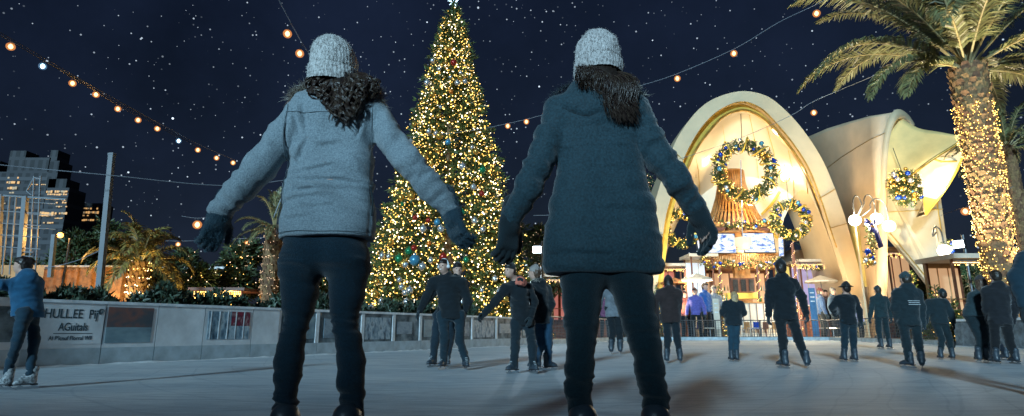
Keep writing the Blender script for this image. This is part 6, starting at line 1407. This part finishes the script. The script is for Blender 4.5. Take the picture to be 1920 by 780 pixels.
    # pocket openings at the right side, cord and toggles at the waist
    mb = MB(); mb.tube([Vector(W3(695, 350, -.045)), Vector(W3(699, 375, -.05)), Vector(W3(697, 405, -.055))], .004, 6); mb.v = [(a[0] - org[0], a[1] - org[1], a[2] - org[2]) for a in mb.v]; mb.build('pocket', M['glove'], None).parent = jk
    # knitted gloves with fuzzy cuffs
    for w_, d, pn, th in gd:
        hp_ = hand_prims(w_, d, pn, th, 1.05, .62, fr=.0105, pf=1.02); hp_ += [cap(w_ - d * .07, w_ + d * .03, .036, .037, .02)]
        v, f = grow(hp_, .0045); nr = vnormals(v, f); v = v + nr * (fbm(v * 160, 2) * .0015)[:, None]; g = mesh_np('glove', v, f, M['glove_knit'], root, org)
        r = random.Random(4); fz = MB(); vi = r.sample(range(len(v)), min(2600, len(v)))
        for i in vi: p = Vector(v[i]); q = Vector(nr[i]); fz.tube([p, p + q * .003 + rdir(r) * .0015, p + q * .004 + rdir(r) * .004], [.0006, .0005, .0003], 3, cap=False)
        fz.v = [(a[0] - org[0], a[1] - org[1], a[2] - org[2]) for a in fz.v]; fz.build('fuzz', M['glove_fuzz'], None).parent = g
    # hood laid back with fur trim
    v, f = grow([ell(W3(628, 196, -.045), (.13, .055, .055), .05), ell(W3(575, 190, -.01), (.05, .06, .032), .05), ell(W3(690, 190, -.01), (.05, .06, .032), .05), cap(W3(575, 184, .0), W3(600, 165, .01), .028, .03, .03), cap(W3(695, 184, .0), W3(668, 165, .01), .028, .03, .03)], .007); v = v + vnormals(v, f) * (fbm(v * 22, 2) * .004)[:, None]
    mesh_np('hood', v, f, M['jacket_grey'], jk, org).location = (0, 0, 0)
    path = [W3(548, 188, -.02), W3(560, 176, .0), W3(580, 165, .02), W3(600, 157, .03), W3(625, 150, .05), W3(660, 150, .04), W3(685, 158, .03), W3(702, 170, .01), W3(710, 186, -.01), W3(708, 202, -.03)]
    fur(jk, org, path, .018, 2200, .034, M['fur_brown'], 3, (0, -.3, .3), .0009)
    fur(jk, org, path, .022, 1300, .040, M['fur_light'], 5, (0, -.1, .5), .0007)
    # curly hair
    r = random.Random(12); mb = MB(); cen = W3(632, 150, .0)
    for i in range(105):
        u = r.uniform(-1, 1); st = Vector(W3(634 + u * 36 + 2, 140 + r.uniform(-4, 6), -.02 - .055 * math.sqrt(max(0, 1 - u * u)) * r.uniform(.2, 1)))
        endx = 650 + u * 50 + r.uniform(-9, 9); lnp = (94 - 34 * abs(u) ** 1.4 - 20 * (u > .5) - 12 * (u < -.6)) * r.uniform(.62, 1.05); en = Vector(W3(endx, 148 + lnp, -.075 - .06 * (1 - u * u) * r.uniform(.3, 1.25)))
        bulge = Vector((u * .05, -.03, 0)); rad = r.uniform(.008, .015); tw = r.uniform(1.8, 3.4) * r.choice((-1, 1)); ph = r.uniform(0, 6.28); pts = []; n = 26
        for k in range(n + 1):
            t = k / n; p = st.lerp(en, t) + bulge * math.sin(math.pi * min(t * 1.1, 1)); a = ph + tw * 2 * math.pi * t; rr = rad * min(1, t * 3) ; pts.append(p + Vector((math.cos(a) * rr, math.sin(a) * rr, math.sin(a + 1) * rr * .4)))
        for q_ in range(9):
            of = rdir(r) * .0048; w_ = r.uniform(.0013, .0026); j_ = [rdir(r) * .0012 for _ in range(4)]; e0 = r.uniform(.85, 1.0); mb.tube([p_ + of * (1 - .3 * k / n) + j_[k * 3 // n] * .6 for k, p_ in enumerate(pts[:max(8, int(e0 * n))])], [w_ * (1 - .6 * k / n) for k in range(max(8, int(e0 * n)))], 4, cap=False)
    v, f = grow([ell(W3(632, 150, -.025), (.082, .075, .07), .03), ell(W3(648, 182, -.075), (.095, .045, .08), .05), ell(W3(652, 205, -.085), (.06, .032, .045), .05)], .007); v = v - vnormals(v, f) * .008 + vnormals(v, f) * (fbm(v * V3(50, 50, 20)) * .006)[:, None]
    hair = mesh_np('hair', v, f, M['hair_dark'], root, org); mb.v = [(a[0] - org[0], a[1] - org[1], a[2] - org[2]) for a in mb.v]; h_ = mb.build('curls', M['hair_strand'], None, True); h_.parent = hair; h_['kind'] = 'stuff'
    bc = W3(628, 116); beanie(root, org, bc, .0985, .212, (-.05, 0), 3, mt=M['knit_a'], brimtilt=.38, peak=(-.004, 0))
    eyes(root, org, head, face, R3)
    for an, fd in ((anL, (-.25, 1)), (anR, (.25, 1))): skate(root, org, an[0], an[1] + .01, fd, M['skate_dark'], 1.05, res=.007)
    return root
def eyes(root, org, head, face, R3):
    for q in (-1, 1):
        c = head + face * .084 + R3[:, 0] * q * .031 + V3(0, 0, .005) - org; MB().ball(tuple(c), .011, 8, 6).build('eye', M['eye'], None, True).parent = root
# ---------------------------------------------------------------- woman in the dark long puffer
def hero2():
    base = Vector((at(1130, 700, HY).x, HY, 0)); org = V3(*base)
    head = W3(1122, 108); neck = W3(1124, 160); shL, shR = W3(1052, 210), W3(1188, 210); elL, elR = W3(992, 348, -.05), W3(1266, 328, -.05); wrL, wrR = W3(957, 412, .02), W3(1306, 394, .02)
    face = unit((-.05, 1, 0)); R3 = np.stack([unit((1, .05, 0)), face, V3(0, 0, 1)], 1); hipL, hipR = W3(1090, 490), W3(1172, 490); knL, knR = W3(1089, 640, -.01), W3(1209, 640, -.01); anL, anR = W3(1086, 792, .03), W3(1231, 792, .03)
    bp = [ell(head, (.076, .094, .108), .02, R3), ell(head + face * .025 - V3(0, 0, .055), (.055, .064, .06), .03, R3), cap(head + face * .09 + V3(0, 0, .01), head + face * .11 - V3(0, 0, .02), .008, .013, .014)]
    for q in (-1, 1): bp += [ell(head + R3[:, 0] * q * .078, (.012, .02, .03), .008, R3)]
    bp += [cap(head - V3(0, 0, .06), neck, .048, .05, .03), cap(neck, (shL + shR) / 2, .05, .07, .04), cap((shL + shR) / 2, (hipL + hipR) / 2, .10, .10, .05, .8), cap(shL, shR, .045, None, .04)]
    for a, b, c, h, k_, an in ((shL, elL, wrL, hipL, knL, anL), (shR, elR, wrR, hipR, knR, anR)): bp += [cap(a, b, .038, .032, .03), cap(b, c, .032, .023, .02), cap(h, k_, .050, .022, .02), cap(k_, an, .022, .020, .02)]
    gd = [(wrL, unit((-.10, .02, -1)), V3(.6, .5, 0), V3(.7, .5, 0)), (wrR, unit((.30, .02, -.75)), V3(-.6, .5, 0), V3(-.4, .8, 0))]
    for w_, d, pn, th in gd: bp += hand_prims(w_, d, pn, th, .84, .62, pf=.72)
    v, f = grow(bp, .010); root = mesh_np('person', v, f, M['skin'], None, base); tag(root, 'woman in long dark hooded puffer coat and pale ribbed beanie, arms held out', 'person', 'the two women standing with their backs turned')
    L_ = [((1096, 470, 0), 0.0977), ((1093, 520, 0), 0.0856), ((1091, 570, 0), 0.0698), ((1090, 605, 0), 0.0614), ((1089, 640, -.01), 0.0507), ((1087, 690, .0), 0.0516), ((1086, 725, .01), 0.0451), ((1086, 755, .02), 0.0395), ((1086, 795, .03), 0.0391)]
    R_ = [((1165, 470, 0), 0.0977), ((1180, 520, 0), 0.0856), ((1192, 570, 0), 0.0698), ((1201, 610, 0), 0.0614), ((1210, 645, -.01), 0.0539), ((1218, 690, .0), 0.0516), ((1224, 725, .01), 0.0451), ((1229, 755, .02), 0.0414), ((1232, 795, .03), 0.0400)]
    tp = []
    for ch in (L_, R_):
        for (a, ra), (b, rb) in zip(ch, ch[1:]): tp.append(cap(W3(*a), W3(*b), ra, rb, .02))
    tp += [cap(W3(1105, 478), W3(1160, 478), .105, None, .05)]
    v, f = grow(tp, .0075); v = smoothv(v, f, 1); amp = lambda p: .005 + .013 * np.exp(-((p[:, 2] - .36) / .07) ** 2) + .004 * np.exp(-((p[:, 2] - .60) / .05) ** 2)
    v = fold(v, f, [(tp, (.1, .1, 1), 34, 7, amp)], 1.0); mesh_np('trousers', v, f, M['trouser_dark'], root, org)
    tl = [((1066, 222, 0), 0.0763), ((1078, 262, 0), 0.0800), ((1086, 300, 0), 0.0809), ((1086, 345, 0), 0.0856), ((1080, 395, 0), 0.0967), ((1075, 445, 0), 0.1070), ((1077, 490, 0), 0.1097), ((1080, 540, 0), 0.1097)]
    tr = [((1174, 222, 0), 0.0744), ((1162, 262, 0), 0.0800), ((1162, 300, 0), 0.0818), ((1168, 345, 0), 0.0874), ((1178, 395, 0), 0.0986), ((1184, 445, 0), 0.1060), ((1187, 490, 0), 0.1060), ((1188, 540, 0), 0.1042)]
    jt = []
    for ch in (tl, tr):
        for (a, ra), (b, rb) in zip(ch, ch[1:]): jt.append(cap(W3(*a), W3(*b), ra, rb, .035, .85))
    jt += [cap(W3(1120, 205), W3(1130, 540), .085, .12, .05, .85), cap(shL, shR, .066, .066, .06, .9), cap(neck, (shL + shR) / 2, .06, .09, .06), ell(W3(1100, 470, -.06), (.09, .07, .08), .05), ell(W3(1160, 470, -.06), (.09, .07, .08), .05)]
    aL = [((1052, 212, 0), 0.0648), ((1030, 262, -.02), 0.0576), ((1010, 310, -.03), 0.0540), ((990, 352, -.04), 0.0495), ((960, 408, .02), 0.0432)]
    aR = [((1188, 212, 0), 0.0630), ((1216, 262, -.02), 0.0576), ((1240, 300, -.03), 0.0540), ((1270, 338, -.04), 0.0504), ((1303, 390, .02), 0.0414)]
    al = [cap(W3(*a), W3(*b), ra, rb, .02) for (a, ra), (b, rb) in zip(aL, aL[1:])]; ar = [cap(W3(*a), W3(*b), ra, rb, .02) for (a, ra), (b, rb) in zip(aR, aR[1:])]
    hemz = W3(1130, 513)[2]; v, f = grow(jt + al + ar, .0065, cuts=[((0, 0, hemz), (0, 0, -1))]); v = smoothv(v, f, 1); dl = unit(W3(960, 408) - W3(1030, 262)); dr = unit(W3(1303, 390) - W3(1216, 262))
    v = fold(v, f, [(jt, (.15, 0, 1), 20, 6, .008), (al, dl, 26, 13, .009), (ar, dr, 26, 13, .009)], 1.0); nrm = vnormals(v, f)
    # baffles of the quilting
    dT = np.min([pdist(p, v) for p in jt], 0); dA = np.min([pdist(p, v) for p in al], 0); dB = np.min([pdist(p, v) for p in ar], 0)
    q = np.where(dT < np.minimum(dA, dB), (v[:, 2] + .02 * vnoise(v * 4)) / .088, np.where(dA < dB, (v @ dl) / .075, (v @ dr) / .075)); v = v + nrm * (.0055 * np.abs(np.sin(np.pi * q)) ** .45 - .003)[:, None]
    jk = mesh_np('puffer_coat', v, f, M['puffer'], root, org)
    for w_, d, pn, th in gd:
        hp_ = hand_prims(w_, d, pn, th, 1.10, .62, fr=.0118, pf=1.15); hp_ += [cap(w_ - d * .07, w_ + d * .03, .036, .036, .02)]
        v, f = grow(hp_, .0045); mesh_np('glove', v, f, M['glove'], root, org)
    v, f = grow([ell(W3(1118, 196, -.06), (.14, .06, .075), .05), ell(W3(1118, 168, -.03), (.115, .07, .05), .05), ell(W3(1050, 196, -.01), (.05, .06, .035), .05), ell(W3(1186, 196, -.01), (.05, .06, .035), .05)], .007); v = v + vnormals(v, f) * (fbm(v * 20, 2) * .005)[:, None]
    mesh_np('hood', v, f, M['puffer'], jk, org)
    path = [W3(1032, 194, -.02), W3(1044, 180, 0), W3(1062, 168, .01), W3(1082, 158, .02), W3(1110, 152, .03), W3(1150, 152, .03), W3(1176, 160, .01), W3(1196, 172, 0), W3(1206, 188, -.02)]
    fur(jk, org, path, .018, 1500, .026, M['fur_dark'], 8, (0, -.2, .3), .0010); fur(jk, org, path[-3:], .020, 300, .030, M['fur_light'], 9, (0, -.1, .4), .0009)
    # straight dark hair over the right shoulder blade
    r = random.Random(21); mb = MB()
    for i in range(1500):
        u = r.uniform(-1, 1); st = Vector(W3(1122 + u * 38, 134 + r.uniform(-3, 5), -.03 - .055 * math.sqrt(max(0, 1 - u * u)) * r.uniform(.3, 1)))
        sm = min(1, max(0, (u + .7) / 1.1)); sm = sm * sm * (3 - 2 * sm); tx = 1086 + (u + 1) * 54 + r.uniform(-9, 9); ty = 160 + 52 * sm + r.uniform(-24, 10) + (14 * r.random() if u > 0 else 0); en = Vector(W3(tx, ty, -.10 - r.uniform(0, .035))); mid = st.lerp(en, .45) + Vector((.012 + .02 * u, -.035, .012)) + rdir(r) * .008; a1 = rdir(r) * .006
        mb.tube(catmull([st, mid, st.lerp(en, .75) + a1, en + a1 * 1.4], 4), [.0013] * 9 + [.0009] * 3 + [.0005], 3, cap=False)
    v, f = grow([ell(W3(1122, 145, -.03), (.083, .075, .06), .03), ell(W3(1126, 156, -.075), (.085, .045, .048), .04), ell(W3(1142, 170, -.085), (.07, .035, .045), .04), cap(W3(1155, 168, -.085), W3(1172, 205, -.10), .032, .016, .04)], .007); v = v + vnormals(v, f) * (fbm(v * V3(90, 90, 14)) * .005)[:, None]
    hair = mesh_np('hair', v, f, M['hair_dark'], root, org); mb.v = [(a[0] - org[0], a[1] - org[1], a[2] - org[2]) for a in mb.v]; h_ = mb.build('strands', M['hair_strand2'], None, True); h_.parent = hair; h_['kind'] = 'stuff'
    beanie(root, org, W3(1121, 105), .0955, .214, (0, 0), 9, mt=M['knit_b'], brimtilt=-.12, peak=(.004, 0)); eyes(root, org, head, face, R3)
    for an, fd in ((anL, (-.2, 1)), (anR, (.25, 1))): skate(root, org, an[0], an[1] + .01, fd, M['skate_dark'], 1.05, res=.007)
    return root
M['knit_a'] = knit_mat('knit_a', (.52, .52, .50), (.66, .66, .64), (.24, .23, .22)); M['knit_b'] = knit_mat('knit_b', (.48, .47, .46), (.64, .62, .60), (.25, .23, .22))
M['jacket_grey'] = weave_mat('jacket_grey', (.22, .285, .325), (.29, .365, .405), bump=.5, sc_=260); M['jeans'] = weave_mat('jeans', (.004, .020, .034), (.007, .028, .046), bump=.35, sc_=300)
M['trouser_dark'] = weave_mat('trouser_dark', (.005, .018, .026), (.008, .026, .036), bump=.3, sc_=260); M['puffer'] = mat('puffer', (.013, .039, .053), .72, 0, .3, 120, .3, 90, c2=(.024, .064, .085), sheen=.3, spec=.25)
M['glove_knit'] = cloth_mat('glove_knit', (.020, .055, .080), .6, 260); M['glove_fuzz'] = mat('glove_fuzz', (.06, .13, .17), .9); M['seam'] = mat('seam', (.06, .085, .10), .9); M['fur_dark'] = mat('fur_dark', (.035, .05, .06), .7, 0, 0, island=.6)
M['hair_strand'] = mat('hair_strand', (.055, .036, .028), .30, 0, 0, island=.6, spec=.6); M['hair_strand2'] = mat('hair_strand2', (.045, .028, .022), .32, 0, 0, island=.6, spec=.6)
hero1(); hero2()
# ================================================================== the other skaters
SK = 'skaters on the ice'
BLK = (.005, .010, .014)
# skater at the left edge, leaning forward, arm stretched out of the frame
figure(48, 727, 480, 'left edge skater in bright blue jacket and jeans reaching out of frame', SK, face=(-.8, .6), jac=(.012, .085, .17), tro=(0.008, 0.033, 0.055), hair='hair_dark', skm='skate_grey', Y=6.25, female=True, res=.012,
       J=dict(head=(42, 498, 0), neck=(52, 516, 0), shL=(30, 532, -.05), shR=(66, 528, .1), elL=(2, 534, -.15), wrL=(-32, 530, -.2), elR=(60, 560, .25), wrR=(35, 578, .35), hipL=(46, 588, -.05), hipR=(58, 588, .08), knL=(32, 640, -.15), knR=(64, 636, .05), anL=(14, 702, -.05), anR=(56, 704, .02), ftL=(-.75, .2), ftR=(-.35, -.6), hface=(-1, -.2)), hood=True, bun=True, slim=.95)
# grinning man facing the camera and his companion close behind
figure(848, 693, 484, 'grinning man in black jacket with white ear warmers, facing the camera', SK, face=(0, -1), jac=BLK, tro=(0.007, 0.022, 0.033), hair='hair_dark', headband=True, grin=True, res=.013, Y=9.3,
       J=dict(head=(832, 500, -.05), neck=(838, 517, 0), shL=(812, 528), shR=(866, 528), elL=(800, 558, -.1), wrL=(788, 580, -.15), elR=(878, 566, .05), wrR=(866, 596, .1), hipL=(830, 592), hipR=(862, 592), knL=(834, 640, -.1), knR=(862, 638, 0), anL=(831, 678), anR=(873, 678), ftL=(-.35, -1), ftR=(.3, -1), hface=(-.45, -1)), hood=True, bulk=1.08)
figure(818, 685, 494, 'dark clad skater half hidden behind the grinning man', SK, face=(.3, -1), jac=BLK, tro=(0.007, 0.019, 0.030), Y=9.9,
       J=dict(head=(858, 506, .15), neck=(856, 522, .1), shL=(826, 532), shR=(872, 532), elL=(806, 556, 0), wrL=(793, 570, -.1), hipL=(822, 592), hipR=(850, 592), knL=(816, 640), knR=(842, 640), anL=(812, 672), anR=(838, 674), ftL=(-.5, -1)), hat=BLK)
# bending man with reaching arm and the woman holding his shoulder
figure(982, 701, 492, 'bending man in black cap reaching his arm down to the left', SK, face=(-.7, -.7), jac=BLK, tro=(0.006, 0.015, 0.022), hat=(.008, .012, .015), Y=8.5, res=.013,
       J=dict(head=(956, 508, -.1), neck=(970, 526, 0), shL=(948, 540, -.1), shR=(990, 538, .05), elL=(928, 566, -.2), wrL=(908, 588, -.3), elR=(1002, 566, .1), wrR=(996, 594, 0), hipL=(968, 606, .1), hipR=(992, 606, .15), knL=(966, 650), knR=(998, 650), anL=(963, 688), anR=(999, 686), ftL=(-.7, -.7), ftR=(.4, -.9)))
r_, D_, o_, s_ = figure(1018, 692, 497, 'skater in black jacket and blue jeans gripping the bending man shoulder, coral mitten', SK, face=(-.6, .3), jac=BLK, tro=(0.011, 0.044, 0.083), Y=9.1, hat=(.30, .27, .25), hair='hair_brown', female=True, furhood=True,
       J=dict(head=(1002, 512, -.05), neck=(1006, 528), shL=(998, 542, -.1), shR=(1024, 540, .1), elL=(986, 546, -.35), wrL=(978, 532, -.75), elR=(1034, 570, .05), wrR=(1024, 596, 0), hipL=(1010, 602), hipR=(1026, 602), knL=(1014, 646), knR=(1028, 646), anL=(1006, 680, .2), anR=(1028, 680), ftR=(.6, .3)), gl=None)
M['coral'] = cloth_mat('coral', (.75, .20, .13), .6, 150)
v, f = grow([cap(V3(*at(982, 530, 8.33)), V3(*at(975, 527, 8.28)), .05, .055, .03), cap(V3(*at(971, 523, 8.28)), V3(*at(968, 531, 8.28)), .022, .02, .02), ell(V3(*at(976, 526, 8.27)), (.062, .04, .062), .03)], .009); v = v + vnormals(v, f) * (fbm(v * 60, 2) * .005)[:, None]; mesh_np('mitten', v, f, M['coral'], r_, o_)
# seen between the dark coated woman legs
figure(1154, 664, 500, 'skater in grey knee coat seen between the dark coated woman legs', SK, face=(.1, 1), jac=(.13, .15, .17), tro=BLK, coat=.42, female=True, J=dict(anL=(1146, 652), anR=(1163, 652), knL=(1149, 622), knR=(1162, 622)), hairlen=.15)
# right hand group
figure(1262, 681, 517, 'hooded skater in long brown-black coat right of the dark coated woman', SK, face=(.15, 1), jac=(.026, .017, .017), tro=(0.006, 0.012, 0.017), coat=.46, bulk=1.22, hood=True, hairlen=.12, hat=(.03, .022, .022), J=dict(anL=(1250, 668), anR=(1275, 668), knL=(1252, 638), knR=(1270, 638), elL=(1228, 566), elR=(1272, 566), wrL=(1232, 600), wrR=(1270, 600)))
figure(1376, 678, 545, 'small skater with blond ponytail, black puffer and hands in front', SK, face=(0, 1), jac=(.008, .016, .022), tro=(0.011, 0.039, 0.061), hair='hair_blond', hairlen=.12, bulk=1.25, female=True, J=dict(head=(1376, 556), neck=(1375, 566), shL=(1362, 571), shR=(1388, 571), elL=(1355, 586), elR=(1394, 586), wrL=(1364, 596, .2), wrR=(1384, 596, .2), hipL=(1370, 606), hipR=(1381, 606), anL=(1371, 668), anR=(1381, 668), knL=(1371, 640), knR=(1381, 640)), slim=1.1)
figure(1478, 691, 486, 'tall skater in black with arms held out, standing before the arch', SK, face=(.05, 1), jac=BLK, tro=(0.006, 0.010, 0.013), hair='hair_dark', hat=(.012, .012, .014), res=.013,
       J=dict(head=(1463, 502), neck=(1466, 518), shL=(1446, 530), shR=(1487, 530), elL=(1442, 562, .05), wrL=(1441, 590, .1), elR=(1503, 556, .05), wrR=(1511, 586, .1), hipL=(1462, 594), hipR=(1484, 594), knL=(1468, 638), knR=(1497, 636), anL=(1470, 678), anR=(1513, 678), ftL=(-.3, 1), ftR=(.5, .8)), bulk=1.06, scarf=(.02, .02, .024))
figure(1590, 679, 527, 'skater in brimmed hat leaning forward with elbows out', SK, face=(0, 1), jac=BLK, tro=(0.007, 0.022, 0.033), hat=(.012, .014, .016), brim=True, J=dict(head=(1586, 540), neck=(1586, 552, .1), shL=(1571, 560), shR=(1601, 560), elL=(1560, 576), wrL=(1566, 590, .2), elR=(1611, 582), wrR=(1614, 602), hipL=(1583, 604, -.1), hipR=(1598, 604, -.1), knL=(1584, 640), knR=(1600, 638), anL=(1582, 668), anR=(1602, 668)))
figure(1661, 655, 536, 'small far skater in a wide hat beside the skater with writing', SK, face=(0, 1), jac=(.012, .03, .036), tro=(0.008, 0.022, 0.028), hat=(.02, .04, .05))
figure(1708, 690, 508, 'skater with two lines of white print across the jacket back', SK, face=(-.1, 1), jac=(.010, .022, .028), tro=(0.007, 0.017, 0.022), hat=(.03, .06, .07), lines=True, bulk=1.14, res=.013, hood=True, J=dict(head=(1697, 524), neck=(1699, 538), shL=(1683, 549), shR=(1718, 549), elL=(1678, 578), wrL=(1686, 604, .1), elR=(1727, 576), wrR=(1730, 604), hipL=(1693, 606), hipR=(1716, 606), knL=(1700, 646), knR=(1722, 644), anL=(1704, 677), anR=(1728, 677), ftL=(-.5, 1), ftR=(.6, .8)))
figure(1773, 675, 540, 'skater in dark teal looking down, right of the printed jacket', SK, face=(.3, 1), hat=(.01, .02, .026), jac=(.010, .022, .028), tro=(0.007, 0.018, 0.023), hair='hair_dark', bulk=1.12, J=dict(head=(1767, 552), neck=(1769, 564, .05), anL=(1763, 664), anR=(1785, 664), knL=(1766, 636), knR=(1780, 636)))
figure(1842, 680, 508, 'long haired skater holding onto the tall man at the right', SK, face=(.4, 1), jac=(.02, .04, .048), tro=(0.007, 0.017, 0.022), hair='hair_brown', hairlen=.2, female=True, hat=(.05, .045, .045), bulk=1.1, J=dict(head=(1838, 530), neck=(1838, 545), shL=(1826, 555), shR=(1852, 555), elL=(1818, 588), wrL=(1826, 612), elR=(1862, 580, .1), wrR=(1872, 590, .15), anL=(1834, 668), anR=(1848, 668), knL=(1838, 636), knR=(1846, 636)))
figure(1880, 683, 503, 'tall broad man in black jacket standing before the lit palm trunk', SK, face=(.1, 1), jac=(.012, .014, .018), tro=(0.007, 0.008, 0.010), hair='hair_dark', bulk=1.15, J=dict(head=(1866, 519), neck=(1868, 534), shL=(1850, 545), shR=(1892, 545), elL=(1850, 580, .1), wrL=(1856, 604, .2), elR=(1903, 578), wrR=(1898, 606, .1), hipL=(1864, 604), hipR=(1886, 604), knL=(1866, 642), knR=(1894, 642), anL=(1866, 671), anR=(1903, 671)), hood=True)
figure(1868, 676, 530, 'smaller skater partly hidden by the broad man', SK, face=(-.2, 1), jac=(.02, .03, .06), tro=(0.007, 0.011, 0.019), hair='hair_dark', J=dict(anL=(1860, 664), anR=(1884, 664)))
# figure cut by the right edge, nearer the camera
figure(1990, 745, 415, 'dark blue coated person cut off by the right edge of the photo', SK, face=(0, 1), jac=(.010, .032, .05), tro=BLK, hat=(.01, .03, .045), bulk=1.2, Y=5.4, J=dict(elL=(1908, 520), wrL=(1920, 578, -.05), head=(1965, 442), neck=(1965, 474), shL=(1926, 486), shR=(2005, 484)))
# ---- onlookers beyond the railing, no skates
ON = 'onlookers behind the railing'
on_spec = [(1306, 540, 38.4, (.10, .10, .35), 'onlooker in violet jacket left of the bar'), (1325, 530, 39.6, (.02, .10, .35), 'onlooker in bright blue coat at the left end of the bar'), (1342, 536, 40.0, (.25, .26, .28), 'onlooker in pale grey next to the blue coat'),
           (1542, 540, 41.5, (.02, .05, .12), 'onlooker in navy under the terrace roof'), (1553, 543, 42, (.05, .03, .03), 'onlooker in brown under the terrace roof'), (1566, 540, 41, (.03, .06, .10), 'onlooker in slate coat near the arch foot'), (1286, 545, 40, (.35, .10, .08), 'onlooker in red behind the hooded skater'),
           (1612, 566, 38.6, (.05, .08, .22), 'child in blue beside the arch foot'), (1688, 540, 39.5, (.10, .06, .05), 'onlooker in brown between the vault legs'), (1082, 556, 38, (.03, .05, .08), 'onlooker glimpsed behind the dark coated woman left leg'), (1134, 548, 38.6, (.12, .05, .10), 'onlooker in plum glimpsed between the dark coated woman legs')]
for i, (px, pt_, Y_, c_, lb) in enumerate(on_spec):
    figure(px, 600, pt_, lb, ON, face=((-.5, -1), (.6, -.8), (0, -1), (1, -.2))[i % 4], jac=c_, tro=BLK, Y=Y_, ground=-.12, skates=False, res=.03, hat=((.1, .02, .02), None, (.2, .2, .2))[i % 3], hair='hair_dark')
